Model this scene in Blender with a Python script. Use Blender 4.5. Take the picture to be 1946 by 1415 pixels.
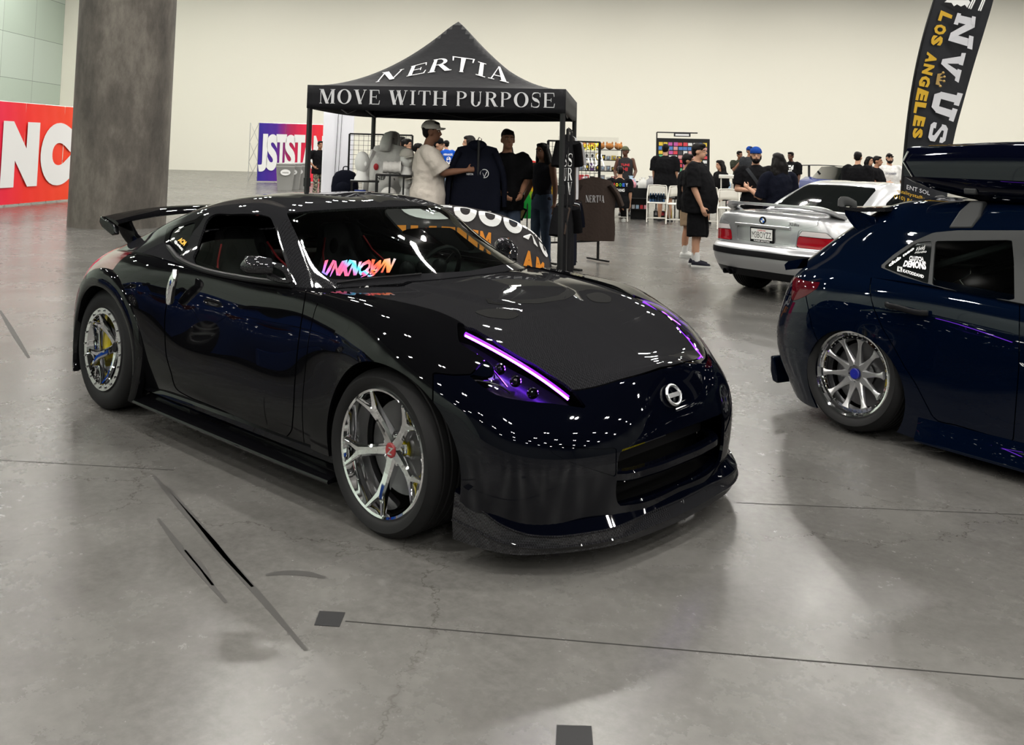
import bpy, bmesh, math, random
import numpy as np
from mathutils import Vector, Matrix
from math import sin, cos, pi, radians as rad
for _o in list(bpy.data.objects): bpy.data.objects.remove(_o)
random.seed(5)
SC = bpy.context.scene
COL = SC.collection
# ---------------------------------------------------------------- camera
IW, IH = 1946.0, 1415.0
CF, CX, CY = 1812.301, 947.488, 152.547
CAMP = np.array([3.0664, -3.5368, 1.5891])
_yaw, _pit, _rol = rad(133.0184), rad(4.1414), rad(1.4162)
CFW = np.array([cos(_pit)*cos(_yaw), cos(_pit)*sin(_yaw), sin(_pit)])
_rt = np.array([sin(_yaw), -cos(_yaw), 0.0]); _up = np.cross(_rt, CFW)
CRT = cos(_rol)*_rt + sin(_rol)*_up
CUP = -sin(_rol)*_rt + cos(_rol)*_up
def proj(P):
    d = np.asarray(P, float) - CAMP
    z = d @ CFW
    z = np.where(np.abs(z) < 1e-6, 1e-6, z)
    return np.stack([CX + CF*(d @ CRT)/z, CY - CF*(d @ CUP)/z], -1)
def ray(px): return CFW + CRT*(px[0]-CX)/CF - CUP*(px[1]-CY)/CF
def onX(px, x): d = ray(px); return CAMP + d*(x-CAMP[0])/d[0]
def onY(px, y): d = ray(px); return CAMP + d*(y-CAMP[1])/d[1]
def onZ(px, z=0.0): d = ray(px); return CAMP + d*(z-CAMP[2])/d[2]
cam = bpy.data.cameras.new('camera'); camo = bpy.data.objects.new('camera', cam); COL.objects.link(camo)
camo.matrix_world = Matrix(((CRT[0], CUP[0], -CFW[0], CAMP[0]), (CRT[1], CUP[1], -CFW[1], CAMP[1]), (CRT[2], CUP[2], -CFW[2], CAMP[2]), (0, 0, 0, 1)))
cam.sensor_fit = 'HORIZONTAL'; cam.sensor_width = 36.0; cam.lens = CF/IW*36.0
cam.shift_x = (IW/2-CX)/IW; cam.shift_y = (CY-IH/2)/IW
cam.clip_end = 300; cam.clip_start = 0.05
SC.camera = camo
# ---------------------------------------------------------------- world, exposure
W = bpy.data.worlds.new('world'); SC.world = W; W.use_nodes = True
W.node_tree.nodes['Background'].inputs[0].default_value = (0.9, 0.95, 1.0, 1)
W.node_tree.nodes['Background'].inputs[1].default_value = 0.02
SC.view_settings.view_transform = 'Standard'; SC.view_settings.look = 'None'
SC.view_settings.exposure = 0.0; SC.view_settings.gamma = 1.0; SC.view_settings.use_curve_mapping = False
SC.cycles.use_denoising = True
SC.cycles.max_bounces = 10; SC.cycles.diffuse_bounces = 4; SC.cycles.glossy_bounces = 5
SC.cycles.transmission_bounces = 6; SC.cycles.transparent_max_bounces = 10
SC.cycles.sample_clamp_indirect = 6.0
SC.cycles.caustics_reflective = False; SC.cycles.caustics_refractive = False
LAMP_RADIANCE = 700.0
# ---------------------------------------------------------------- materials
MATS = {}
def srgb(c):
    if isinstance(c, str):
        c = [int(c[i:i+2], 16)/255 for i in (0, 2, 4)]
    return tuple(((x/12.92) if x <= .04045 else ((x+.055)/1.055)**2.4) for x in c)
def mat(name, col, rough=.5, metal=0., coat=0., spec=.5, emit=None, estr=0., trans=0., alpha=1., ior=1.45, coatr=.02, sheen=0.):
    if name in MATS: return MATS[name]
    m = bpy.data.materials.new(name); m.use_nodes = True
    b = m.node_tree.nodes['Principled BSDF']; I = b.inputs
    c = srgb(col) if isinstance(col, str) else col
    I['Base Color'].default_value = (*c, 1); I['Roughness'].default_value = rough; I['Metallic'].default_value = metal
    I['Coat Weight'].default_value = coat; I['Coat Roughness'].default_value = coatr
    I['Specular IOR Level'].default_value = spec; I['Transmission Weight'].default_value = trans
    I['Alpha'].default_value = alpha; I['IOR'].default_value = ior; I['Sheen Weight'].default_value = sheen
    if emit is not None:
        I['Emission Color'].default_value = (*(srgb(emit) if isinstance(emit, str) else emit), 1); I['Emission Strength'].default_value = estr
    MATS[name] = m
    return m
def nodes(m): return m.node_tree.nodes, m.node_tree.links, m.node_tree.nodes['Principled BSDF']
def noise_bump(m, scale, strength, dist=.02, detail=4):
    N, L, b = nodes(m)
    tc = N.new('ShaderNodeTexCoord'); n = N.new('ShaderNodeTexNoise'); n.inputs['Scale'].default_value = scale; n.inputs['Detail'].default_value = detail
    bp = N.new('ShaderNodeBump'); bp.inputs['Strength'].default_value = strength; bp.inputs['Distance'].default_value = dist
    L.new(tc.outputs['Object'], n.inputs['Vector']); L.new(n.outputs['Fac'], bp.inputs['Height']); L.new(bp.outputs['Normal'], b.inputs['Normal'])
    return m
def ramp(N, stops):
    r = N.new('ShaderNodeValToRGB'); e = r.color_ramp.elements
    while len(e) < len(stops): e.new(.5)
    for k, (p, c) in enumerate(stops):
        e[k].position = p; e[k].color = (*(srgb(c) if isinstance(c, str) else c), 1)
    return r
def cloth(name, col, rough=.9):
    m = mat(name, col, rough, spec=.06)
    return m if m.node_tree.nodes.get('Bump') else noise_bump(m, 26, .35, .02, 3)
# ---------------------------------------------------------------- mesh builder
def rot(ax, a): return Matrix.Rotation(a, 3, ax)
class MB:
    def __init__(s): s.v = []; s.f = []; s.mi = []; s.cur = 0
    def add(s, vs, fs):
        o = len(s.v); s.v += [tuple(map(float, q)) for q in vs]; s.f += [tuple(o+i for i in g) for g in fs]; s.mi += [s.cur]*len(fs); return s
    def box(s, c, d, R=None):
        vs = []
        for i in (-1, 1):
            for j in (-1, 1):
                for k in (-1, 1):
                    q = Vector((i*d[0]/2, j*d[1]/2, k*d[2]/2))
                    if R is not None: q = R @ q
                    vs.append((q[0]+c[0], q[1]+c[1], q[2]+c[2]))
        return s.add(vs, [(0, 1, 3, 2), (4, 6, 7, 5), (0, 4, 5, 1), (2, 3, 7, 6), (0, 2, 6, 4), (1, 5, 7, 3)])
    def loft(s, rings, closed=True, caps=True):
        n = len(rings[0]); vs = [q for r in rings for q in r]; fs = []
        for i in range(len(rings)-1):
            for j in range(n if closed else n-1):
                a = i*n+j; b = i*n+(j+1) % n; fs.append((a, b, b+n, a+n))
        if caps and closed:
            fs.append(tuple(range(n-1, -1, -1))); k = (len(rings)-1)*n; fs.append(tuple(range(k, k+n)))
        return s.add(vs, fs)
    def tube(s, path, r, n=8, caps=True, flat=1.0):
        P = [Vector(q) for q in path]; m = len(P)
        rs = r if hasattr(r, '__len__') else [r]*m
        rings = []; prev = None
        for i in range(m):
            t = (P[min(i+1, m-1)]-P[max(i-1, 0)]).normalized()
            if prev is None:
                a = Vector((0, 0, 1)) if abs(t.z) < .9 else Vector((1, 0, 0))
                u = t.cross(a).normalized()
            else:
                u = (prev-t*prev.dot(t)).normalized()
            prev = u; w = t.cross(u)
            rings.append([P[i]+(u*cos(2*pi*k/n)+w*sin(2*pi*k/n)*flat)*rs[i] for k in range(n)])
        return s.loft(rings, True, caps)
    def lathe(s, prof, n=32, c=(0, 0, 0), axis='z', a0=0, a1=2*pi):
        full = abs(a1-a0-2*pi) < 1e-6; m = n if full else n+1; vs = []
        for k in range(m):
            a = a0+(a1-a0)*k/n
            for (r, h) in prof:
                x, y = r*cos(a), r*sin(a)
                q = (x, y, h) if axis == 'z' else ((x, h, y) if axis == 'y' else (h, x, y))
                vs.append((q[0]+c[0], q[1]+c[1], q[2]+c[2]))
        p = len(prof); fs = []
        for k in range(n):
            k2 = (k+1) % m
            for j in range(p-1):
                g = (k*p+j, k2*p+j, k2*p+j+1, k*p+j+1)
                fs.append(g if axis != 'y' else g[::-1])
        return s.add(vs, fs)
    def ball(s, c, r, n=12, m=8, R=None):
        rr = r if hasattr(r, '__len__') else (r, r, r); vs = []; fs = []
        for i in range(m+1):
            t = pi*i/m
            for j in range(n):
                a = 2*pi*j/n; q = Vector((rr[0]*sin(t)*cos(a), rr[1]*sin(t)*sin(a), rr[2]*cos(t)))
                if R is not None: q = R @ q
                vs.append((q[0]+c[0], q[1]+c[1], q[2]+c[2]))
        for i in range(m):
            for j in range(n):
                a = i*n+j; b = i*n+(j+1) % n; fs.append((a, a+n, b+n, b))
        return s.add(vs, fs)
    def prism(s, poly, fn0, fn1):
        n = len(poly); a = [fn0(*q) for q in poly]; b = [fn1(*q) for q in poly]
        return s.add(a+b, [tuple(range(n-1, -1, -1)), tuple(range(n, 2*n))]+[(i, (i+1) % n, n+(i+1) % n, n+i) for i in range(n)])
    def grid(s, P):
        m = len(P); n = len(P[0])
        return s.add([q for r in P for q in r], [(i*n+j, i*n+j+1, (i+1)*n+j+1, (i+1)*n+j) for i in range(m-1) for j in range(n-1)])
    def xf(s, fn):
        s.v = [tuple(fn(Vector(q))) for q in s.v]; return s
    def build(s, name, m, parent=None, ang=35, bevel=0, thick=0, sub=0):
        me = bpy.data.meshes.new(name); me.from_pydata(s.v, [], s.f)
        ms = m if isinstance(m, (list, tuple)) else [m]
        for q in ms: me.materials.append(q)
        if len(ms) > 1: me.polygons.foreach_set('material_index', s.mi)
        me.update()
        if ang: me.shade_smooth(); me.set_sharp_from_angle(angle=rad(ang))
        o = bpy.data.objects.new(name, me); COL.objects.link(o)
        if parent is not None: o.parent = parent
        if thick:
            d = o.modifiers.new('Solidify', 'SOLIDIFY'); d.thickness = thick; d.offset = 0
        if bevel:
            d = o.modifiers.new('Bevel', 'BEVEL'); d.width = bevel; d.segments = 2; d.limit_method = 'ANGLE'
        if sub:
            d = o.modifiers.new('Subdivision', 'SUBSURF'); d.levels = sub; d.render_levels = sub
        return o
def tag(o, label=None, cat=None, group=None, kind=None):
    if label: o['label'] = label
    if cat: o['category'] = cat
    if group: o['group'] = group
    if kind: o['kind'] = kind
    return o
def root(name, label, cat, loc=(0, 0, 0), rz=0, group=None):
    o = bpy.data.objects.new(name, None); COL.objects.link(o); o.empty_display_size = .1
    o.location = loc; o.rotation_euler = (0, 0, rz)
    return tag(o, label, cat, group)
def dup(o, parent=None):
    c = o.copy(); COL.objects.link(c)
    if parent is not None: c.parent = parent
    for ch in list(o.children): dup(ch, c)
    return c
def ell(z, w, d, y=0., n=20, x=0.): return [(x+w*cos(a), y+d*sin(a), z) for a in np.linspace(0, 2*pi, n, endpoint=False)]
def arc(c, r, a0, a1, n):
    return [(c[0]+r*cos(a0+(a1-a0)*i/n), c[1]+r*sin(a0+(a1-a0)*i/n)) for i in range(n+1)]
def spline(P, n):
    """uniform samples of a chord-length Catmull-Rom curve through P"""
    P = np.asarray(P, float); t = np.concatenate([[0], np.cumsum(np.linalg.norm(np.diff(P, axis=0), axis=1))])
    t = t/t[-1]
    return crom(t, P, np.linspace(0, 1, n))
def crom(t, P, q):
    m = len(t); d = np.zeros_like(P)
    for i in range(m):
        if i == 0: d[i] = (P[1]-P[0])/(t[1]-t[0])
        elif i == m-1: d[i] = (P[-1]-P[-2])/(t[-1]-t[-2])
        else:
            h0, h1 = t[i]-t[i-1], t[i+1]-t[i]
            d[i] = ((P[i]-P[i-1])/h0*h1+(P[i+1]-P[i])/h1*h0)/(h0+h1)
    k = np.clip(np.searchsorted(t, q, side='right')-1, 0, m-2)
    h = (t[k+1]-t[k]); s = (q-t[k])/h
    sh = (len(q),)+(1,)*(P.ndim-1); h = h.reshape(sh); s = s.reshape(sh)
    return (2*s**3-3*s**2+1)*P[k]+(s**3-2*s**2+s)*h*d[k]+(-2*s**3+3*s**2)*P[k+1]+(s**3-s**2)*h*d[k+1]
def text2d(s, size=1.0, off=0.0, align='CENTER', shear=0.0, spacing=1.0, res=2):
    c = bpy.data.curves.new('t', 'FONT'); c.body = s; c.size = size; c.offset = off; c.align_x = align; c.shear = shear
    c.space_character = spacing; c.resolution_u = res; c.fill_mode = 'FRONT'
    o = bpy.data.objects.new('t', c); COL.objects.link(o)
    bpy.context.view_layer.update()
    me = bpy.data.meshes.new_from_object(o.evaluated_get(bpy.context.evaluated_depsgraph_get()))
    v = [(q.co.x, q.co.y) for q in me.vertices]; f = [tuple(q.vertices) for q in me.polygons]
    bpy.data.objects.remove(o); bpy.data.curves.remove(c); bpy.data.meshes.remove(me)
    return v, f
# ---------------------------------------------------------------- the hall
def floor_mat():
    m = mat('polished_concrete', (.12, .112, .1), .3, spec=.38)
    N, L, b = nodes(m)
    tc = N.new('ShaderNodeTexCoord')
    def noise(sc, det=6, rgh=.6, dist=0., vec=None):
        n = N.new('ShaderNodeTexNoise'); n.inputs['Scale'].default_value = sc; n.inputs['Detail'].default_value = det
        n.inputs['Roughness'].default_value = rgh; n.inputs['Distortion'].default_value = dist
        L.new(vec or tc.outputs['Object'], n.inputs['Vector']); return n
    n1 = noise(.35, 8, .6, .0); n2 = noise(1.6, 10, .72, .0); n3 = noise(24, 6, .7)
    r1 = ramp(N, [(.3, (.078, .0755, .0715)), (.5, (.105, .102, .0972)), (.72, (.138, .134, .1285))])
    L.new(n1.outputs['Fac'], r1.inputs['Fac'])
    def mul(a, bb, f):
        x = N.new('ShaderNodeMix'); x.data_type = 'RGBA'; x.blend_type = 'MULTIPLY'; x.inputs['Factor'].default_value = f
        L.new(a, x.inputs[6]); L.new(bb, x.inputs[7]); return x.outputs[2]
    r2 = ramp(N, [(.28, (.68, .67, .655)), (.72, (1.2, 1.195, 1.185))]); L.new(n2.outputs['Fac'], r2.inputs['Fac'])
    r3 = ramp(N, [(.3, (.75, .75, .75)), (.7, (1.15, 1.15, 1.15))]); L.new(n3.outputs['Fac'], r3.inputs['Fac'])
    c = mul(r1.outputs[0], r2.outputs[0], .8); c = mul(c, r3.outputs[0], .7)
    # hairline cracks
    v = N.new('ShaderNodeTexVoronoi'); v.feature = 'DISTANCE_TO_EDGE'; v.inputs['Scale'].default_value = .42
    nd = noise(1.3, 6, .7); ad = N.new('ShaderNodeVectorMath'); ad.operation = 'MULTIPLY_ADD'
    ad.inputs[1].default_value = (.9, .9, .9); L.new(nd.outputs['Color'], ad.inputs[0]); L.new(tc.outputs['Object'], ad.inputs[2])
    L.new(ad.outputs[0], v.inputs['Vector'])
    rc = ramp(N, [(0, (.35, .33, .3)), (.004, (1, 1, 1))]); L.new(v.outputs['Distance'], rc.inputs['Fac'])
    c = mul(c, rc.outputs[0], .55)
    L.new(c, b.inputs['Base Color'])
    rr = N.new('ShaderNodeMapRange'); rr.inputs[1].default_value = .3; rr.inputs[2].default_value = .7; rr.inputs[3].default_value = .23; rr.inputs[4].default_value = .3
    L.new(n2.outputs['Fac'], rr.inputs[0]); L.new(rr.outputs[0], b.inputs['Roughness'])
    bp = N.new('ShaderNodeBump'); bp.inputs['Strength'].default_value = .03; bp.inputs['Distance'].default_value = .01
    L.new(n2.outputs['Fac'], bp.inputs['Height']); L.new(bp.outputs['Normal'], b.inputs['Normal'])
    return m
M_FLOOR = floor_mat()
# back wall runs along the line through the two seen floor-wall points
WA = onZ((318, 322)); WB = onZ((475, 326))
wd = np.array([0.731, 0.682, 0.0]); wd /= np.linalg.norm(wd)
WN = np.array([wd[1], -wd[0], 0.0])            # towards the camera
WC = WA*.5+WB*.5; WC[2] = 0
def hall(u, v, z=0.0):                          # u along the wall to the right, v away from it towards the camera
    q = WC+wd*u+WN*v; return (q[0], q[1], z)
HC = 15.0
U0, U1, V1 = -8.6, 62.0, 92.0
def slab(name, mt, c4, n, t=.25):
    b = MB(); n = Vector(n)*t
    vs = [Vector(q) for q in c4]; b.add(vs+[q+n for q in vs], [(0, 1, 2, 3), (7, 6, 5, 4), (0, 4, 5, 1), (1, 5, 6, 2), (2, 6, 7, 3), (3, 7, 4, 0)])
    return tag(b.build(name, mt, ang=0), kind='structure')
M_WALL = noise_bump(mat('cream_paint', (.84, .815, .725), .75, spec=.3), 3, .06)
M_CEIL = mat('dark_ceiling', (.05, .052, .055), .9)
def panel_mat():
    m = mat('pale_green_panels', (.55, .64, .58), .55)
    N, L, b = nodes(m); tc = N.new('ShaderNodeTexCoord'); br = N.new('ShaderNodeTexBrick')
    br.offset = 0; br.inputs['Color1'].default_value = (.50, .60, .52, 1); br.inputs['Color2'].default_value = (.57, .66, .60, 1)
    br.inputs['Mortar'].default_value = (.16, .2, .18, 1); br.inputs['Scale'].default_value = 1.0; br.inputs['Mortar Size'].default_value = .012
    br.inputs['Brick Width'].default_value = 3.3; br.inputs['Row Height'].default_value = 2.3
    L.new(tc.outputs['UV'], br.inputs['Vector']); L.new(br.outputs['Color'], b.inputs['Base Color'])
    return m
slab('floor', M_FLOOR, [hall(U0-.3, 0), hall(U0-.3, V1), hall(U1, V1), hall(U1, 0)][::-1], (0, 0, -1))
slab('wall_back', M_WALL, [hall(U0-.3, 0), hall(U1, 0), hall(U1, 0, HC), hall(U0-.3, 0, HC)][::-1], tuple(-WN))
wl = slab('wall_left', panel_mat(), [hall(U0, 0), hall(U0, V1), hall(U0, V1, HC), hall(U0, 0, HC)], tuple(-wd))
uv = wl.data.uv_layers.new(name='UVMap')
for lp in wl.data.loops:
    q = Vector(wl.data.vertices[lp.vertex_index].co); uv.data[lp.index].uv = ((q-Vector(hall(U0, 0))).dot(Vector(WN)), q.z)
slab('wall_right', mat('grey_paint', (.12, .13, .125), .8), [hall(U1, 0), hall(U1, V1), hall(U1, V1, HC), hall(U1, 0, HC)][::-1], tuple(wd))
M_FRONTW = mat('grey_paint', (.12, .13, .125), .8)
slab('wall_front', M_FRONTW, [hall(U0, V1), hall(U1, V1), hall(U1, V1, HC), hall(U0, V1, HC)], tuple(WN))
slab('ceiling', M_CEIL, [hall(U0-.3, 0, HC), hall(U0-.3, V1, HC), hall(U1, V1, HC), hall(U1, 0, HC)], (0, 0, 1))
# high-bay lamps in pairs under the ceiling
M_LAMP = mat('lamp_lens', (1, 1, 1), .4, emit=(1, .97, .9), estr=LAMP_RADIANCE)
M_HOUS = mat('lamp_housing', (.5, .5, .5), .4, metal=.8)
def lamp():
    r = root('high_bay_lamp', 'round high bay lamp of a pair hanging under the dark ceiling', 'lamp', group='high bay lamps under the ceiling')
    MB().lathe([(.001, .42), (.1, .42), (.1, .3), (.13, .28), (.23, .05), (.23, -.02), (.205, -.02), (.205, .0)], 16).build('housing', M_HOUS, r)
    MB().lathe([(.001, 0), (.205, 0)], 16).build('lens', M_LAMP, r)
    MB().tube([(0, 0, .42), (0, 0, 2.6)], .012, 6).build('hanger', M_HOUS, r)
    return r
_l0 = lamp(); _first = True
LZ = 12.6
for iu in range(9):
    for iv in range(11):
        for s in (-.36, .36):
            q = hall(-5+iu*7.9+s, 7.5+iv*7.9, LZ)
            o = _l0 if _first else dup(_l0)
            _first = False; o.location = q
# concrete column
M_COL = mat('raw_concrete', (.2, .18, .155), .8)
def colmat():
    N, L, b = nodes(M_COL); tc = N.new('ShaderNodeTexCoord')
    n = N.new('ShaderNodeTexNoise'); n.inputs['Scale'].default_value = 1.1; n.inputs['Detail'].default_value = 12; n.inputs['Roughness'].default_value = .72; n.inputs['Distortion'].default_value = .0
    mp = N.new('ShaderNodeMapping'); mp.inputs['Scale'].default_value = (1.3, 1.3, .55); L.new(tc.outputs['Object'], mp.inputs[0]); L.new(mp.outputs[0], n.inputs['Vector'])
    r = ramp(N, [(.36, (.05, .044, .038)), (.5, (.088, .078, .067)), (.66, (.16, .144, .125))]); L.new(n.outputs['Fac'], r.inputs[0]); L.new(r.outputs[0], b.inputs['Base Color'])
    bp = N.new('ShaderNodeBump'); bp.inputs['Strength'].default_value = .3; bp.inputs['Distance'].default_value = .03
    L.new(n.outputs['Fac'], bp.inputs['Height']); L.new(bp.outputs['Normal'], b.inputs['Normal'])
colmat()
cl, cr = onZ((132, 424)), onZ((306, 426))
cmid = onZ((222, 436)); cdir = (cmid-CAMP)*np.array([1, 1, 0]); cdir /= np.linalg.norm(cdir)
CRAD = .86
cc = cmid+cdir*CRAD
b = MB(); b.lathe([(CRAD, 0), (CRAD, 2), (CRAD, 4.3), (CRAD, 7), (CRAD, HC)], 64, (cc[0], cc[1], 0))
tag(b.build('column', M_COL), 'round raw concrete column behind the black coupe', 'column', kind='structure')
# ---------------------------------------------------------------- surface tools for bodywork
class Surf:
    """polygon mesh with smooth normals that can be cut along scalar fields"""
    def __init__(s, V, N, F): s.V = np.asarray(V, float); s.N = np.asarray(N, float); s.F = F
    def clip(s, d):
        """keep the side where d <= 0"""
        V = [tuple(q) for q in s.V]; keep = d <= 0
        NV, NN = list(s.V), list(s.N); cache = {}; F = []
        for g in s.F:
            k = [keep[i] for i in g]
            if all(k): F.append(g); continue
            if not any(k): continue
            out = []
            for a, b in zip(g, g[1:]+g[:1]):
                if keep[a]: out.append(a)
                if keep[a] != keep[b]:
                    e = (a, b) if a < b else (b, a)
                    if e not in cache:
                        i, j = e; t = d[i]/(d[i]-d[j]); t = min(max(t, 0), 1)
                        cache[e] = len(NV); NV.append(s.V[i]*(1-t)+s.V[j]*t)
                        q = s.N[i]*(1-t)+s.N[j]*t; NN.append(q/max(np.linalg.norm(q), 1e-9))
                    out.append(cache[e])
            if len(out) > 2: F.append(tuple(out))
        return Surf(NV, NN, F).compact()
    def compact(s):
        used = sorted({i for g in s.F for i in g}); mp = {o: n for n, o in enumerate(used)}
        if not used: return Surf(np.zeros((0, 3)), np.zeros((0, 3)), [])
        return Surf(s.V[used], s.N[used], [tuple(mp[i] for i in g) for g in s.F])
    def islands(s):
        par = list(range(len(s.V)))
        def find(i):
            while par[i] != i: par[i] = par[par[i]]; i = par[i]
            return i
        for g in s.F:
            a = find(g[0])
            for i in g[1:]: par[find(i)] = a
        G = {}
        for g in s.F: G.setdefault(find(g[0]), []).append(g)
        return [Surf(s.V, s.N, f).compact() for f in G.values() if len(f) > 6]
    def mirror(s):
        m = np.array([1, -1, 1.0]); return Surf(s.V*m, s.N*m, [g[::-1] for g in s.F])
    def join(s, o):
        n = len(s.V); return Surf(np.vstack([s.V, o.V]), np.vstack([s.N, o.N]), s.F+[tuple(i+n for i in g) for g in o.F])
    def both(s): return s.join(s.mirror())
    def offset(s, h):
        return Surf(s.V+s.N*(h if np.isscalar(h) else np.asarray(h)[:, None]), s.N, s.F)
    def build(s, name, m, parent=None, lip=.014, skip=None):
        """links the surface as an object; open edges get a folded-in flange of depth lip"""
        V, N, F = s.V, s.N, s.F; norm = [[tuple(N[i]) for i in g] for g in F]; V = [tuple(q) for q in V]; F = list(F)
        if lip:
            cnt = {}
            for g in F:
                for a, b in zip(g, g[1:]+g[:1]):
                    e = (a, b) if a < b else (b, a); cnt[e] = cnt.get(e, 0)+1 if e in cnt else 1
            dn = {}
            for g in list(F):
                for a, b in zip(g, g[1:]+g[:1]):
                    e = (a, b) if a < b else (b, a)
                    if cnt[e] == 1:
                        if abs(V[a][1]) < 1e-5 and abs(V[b][1]) < 1e-5: continue
                        for i in e:
                            if i not in dn: dn[i] = len(V); V.append(tuple(s.V[i]-s.N[i]*lip))
                        q = (b, a, dn[a], dn[b]); F.append(q)
                        fn = np.cross(s.V[b]-s.V[a], s.N[a]); fn = fn/max(np.linalg.norm(fn), 1e-9)
                        norm.append([tuple(fn)]*4)
        me = bpy.data.meshes.new(name); me.from_pydata(V, [], F); me.materials.append(m); me.update(); me.shade_smooth()
        me.normals_split_custom_set([q for g in norm for q in g])
        o = bpy.data.objects.new(name, me); COL.objects.link(o)
        if parent is not None: o.parent = parent
        return o
def gsm(P, sig, ax):
    r = int(3*sig)+1; k = np.exp(-.5*(np.arange(-r, r+1)/sig)**2); k /= k.sum(); P = np.moveaxis(P, ax, 0)
    lo = 2*P[0]-P[1:r+1][::-1]; hi = 2*P[-1]-P[-r-1:-1][::-1]
    Q = np.concatenate([lo, P, hi]); out = sum(w*Q[i:i+len(P)] for i, w in enumerate(k))
    return np.moveaxis(out, 0, ax)
def net(stations, nu, nv, sig=(3, 2), mir=True):
    """dense smooth surface through a net of control points [station][rail]; y given positive, returned on the right side (y<0)"""
    C = np.array(stations, float)
    du = np.linalg.norm(np.diff(C, axis=0), axis=2).mean(1); tu = np.concatenate([[0], np.cumsum(du)]); tu /= tu[-1]
    dv = np.linalg.norm(np.diff(C, axis=1), axis=2).mean(0); tv = np.concatenate([[0], np.cumsum(dv)]); tv /= tv[-1]
    P = crom(tu, C, np.linspace(0, 1, nu)); P = np.moveaxis(crom(tv, np.moveaxis(P, 1, 0), np.linspace(0, 1, nv)), 0, 1)
    if sig[0]: P = gsm(P, sig[0], 0)
    if sig[1]: P = gsm(P, sig[1], 1)
    if mir: P = P*np.array([1, -1, 1.0])
    return P
def gridsurf(P, flip=False, disp=None):
    nu, nv = P.shape[:2]
    def normals(P):
        a = np.gradient(P, axis=0); b = np.gradient(P, axis=1); n = np.cross(a, b)
        l = np.linalg.norm(n, axis=2, keepdims=True); n = n/np.maximum(l, 1e-12)
        bad = (l < 1e-9)[..., 0]
        if bad.any(): n[bad] = n[~bad].mean(0)
        return -n if flip else n
    N = normals(P)
    if disp is not None:
        d = disp(P.reshape(-1, 3), N.reshape(-1, 3)).reshape(nu, nv, 1); P = P+N*d; N = normals(P)
    F = []
    for i in range(nu-1):
        for j in range(nv-1):
            g = (i*nv+j, (i+1)*nv+j, (i+1)*nv+j+1, i*nv+j+1); F.append(g[::-1] if flip else g)
    return Surf(P.reshape(-1, 3), N.reshape(-1, 3), F)
def sdf(P, poly):
    """signed distance (negative inside) of 2-D points to a closed polygon"""
    P = np.asarray(P, float); A = np.asarray(poly, float); B = np.roll(A, -1, 0)
    d2 = np.full(len(P), 1e18); ins = np.zeros(len(P), bool)
    for a, b in zip(A, B):
        e = b-a; w = P-a; t = np.clip((w@e)/max(e@e, 1e-12), 0, 1); q = w-t[:, None]*e; d2 = np.minimum(d2, (q*q).sum(1))
        c = ((a[1] <= P[:, 1]) != (b[1] <= P[:, 1]))
        if abs(e[1]) > 1e-12:
            xx = a[0]+(P[:, 1]-a[1])*e[0]/e[1]; ins ^= c & (P[:, 0] < xx)
    d = np.sqrt(d2); return np.where(ins, -d, d)
def smooth_poly(pts, n=60, closed=True):
    P = list(pts); Q = P[-2:]+P+P[:3] if closed else P
    S = spline(Q, n*3)
    if not closed: return S
    Q = np.asarray(Q, float); t = np.concatenate([[0], np.cumsum(np.linalg.norm(np.diff(Q, axis=0), axis=1))]); t /= t[-1]
    u = np.linspace(0, 1, n*3); return S[(u >= t[2]) & (u < t[2+len(P)])]
def pxs(S, poly, sc=None, extra=None):
    """cut field of a surface against an outline measured in the photograph: approximate metres, negative inside"""
    d = sdf(proj(S.V), poly); z = (S.V-CAMP) @ CFW
    d = d*np.maximum(z, .3)/CF
    if extra is not None: d = np.where(extra(S.V), d, np.maximum(np.abs(d), .2))
    return d
def sstep(x, a, b): t = np.clip((x-a)/(b-a), 0, 1); return t*t*(3-2*t)
# ---------------------------------------------------------------- the black coupe (X forward, front axle at x=0)
M_BLK = mat('black_paint', (.002, .002, .0025), .3, coat=.62, spec=.0)
M_NAVY = mat('blue_black_paint', (.0007, .001, .0028), .3, coat=.7, spec=.0)
def carbon(name='carbon_fibre', sc=150.):
    if name in MATS: return MATS[name]
    m = mat(name, (.012, .012, .013), .35, coat=.8, spec=.0)
    N, L, b = nodes(m); tc = N.new('ShaderNodeTexCoord'); ck = N.new('ShaderNodeTexChecker'); ck.inputs['Scale'].default_value = sc
    ck.inputs[1].default_value = (.016, .016, .018, 1); ck.inputs[2].default_value = (.008, .008, .009, 1)
    L.new(tc.outputs['Object'], ck.inputs[0]); L.new(ck.outputs['Color'], b.inputs['Base Color']); return m
M_CARB = carbon()
M_TRIM = mat('black_trim', (.008, .008, .009), .35, spec=.1)
M_RUB = noise_bump(mat('tyre_rubber', (.010, .010, .0105), .6, spec=.2), 60, .1, .004)
M_CHR = mat('chrome', (.82, .82, .83), .045, metal=1)
M_DISC = mat('brake_iron', (.16, .16, .165), .35, metal=1)
M_YEL = mat('yellow_caliper', 'c8b400', .35, coat=.6)
M_WHT = mat('white_print', (.8, .8, .8), .5)
M_RED = mat('red_enamel', (.25, .01, .015), .25, coat=.8)
M_VOID = mat('dark_underside', (.004, .004, .004), .9, spec=.1)
M_CABIN = mat('dark_cabin_trim', (.012, .013, .013), .7)
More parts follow.
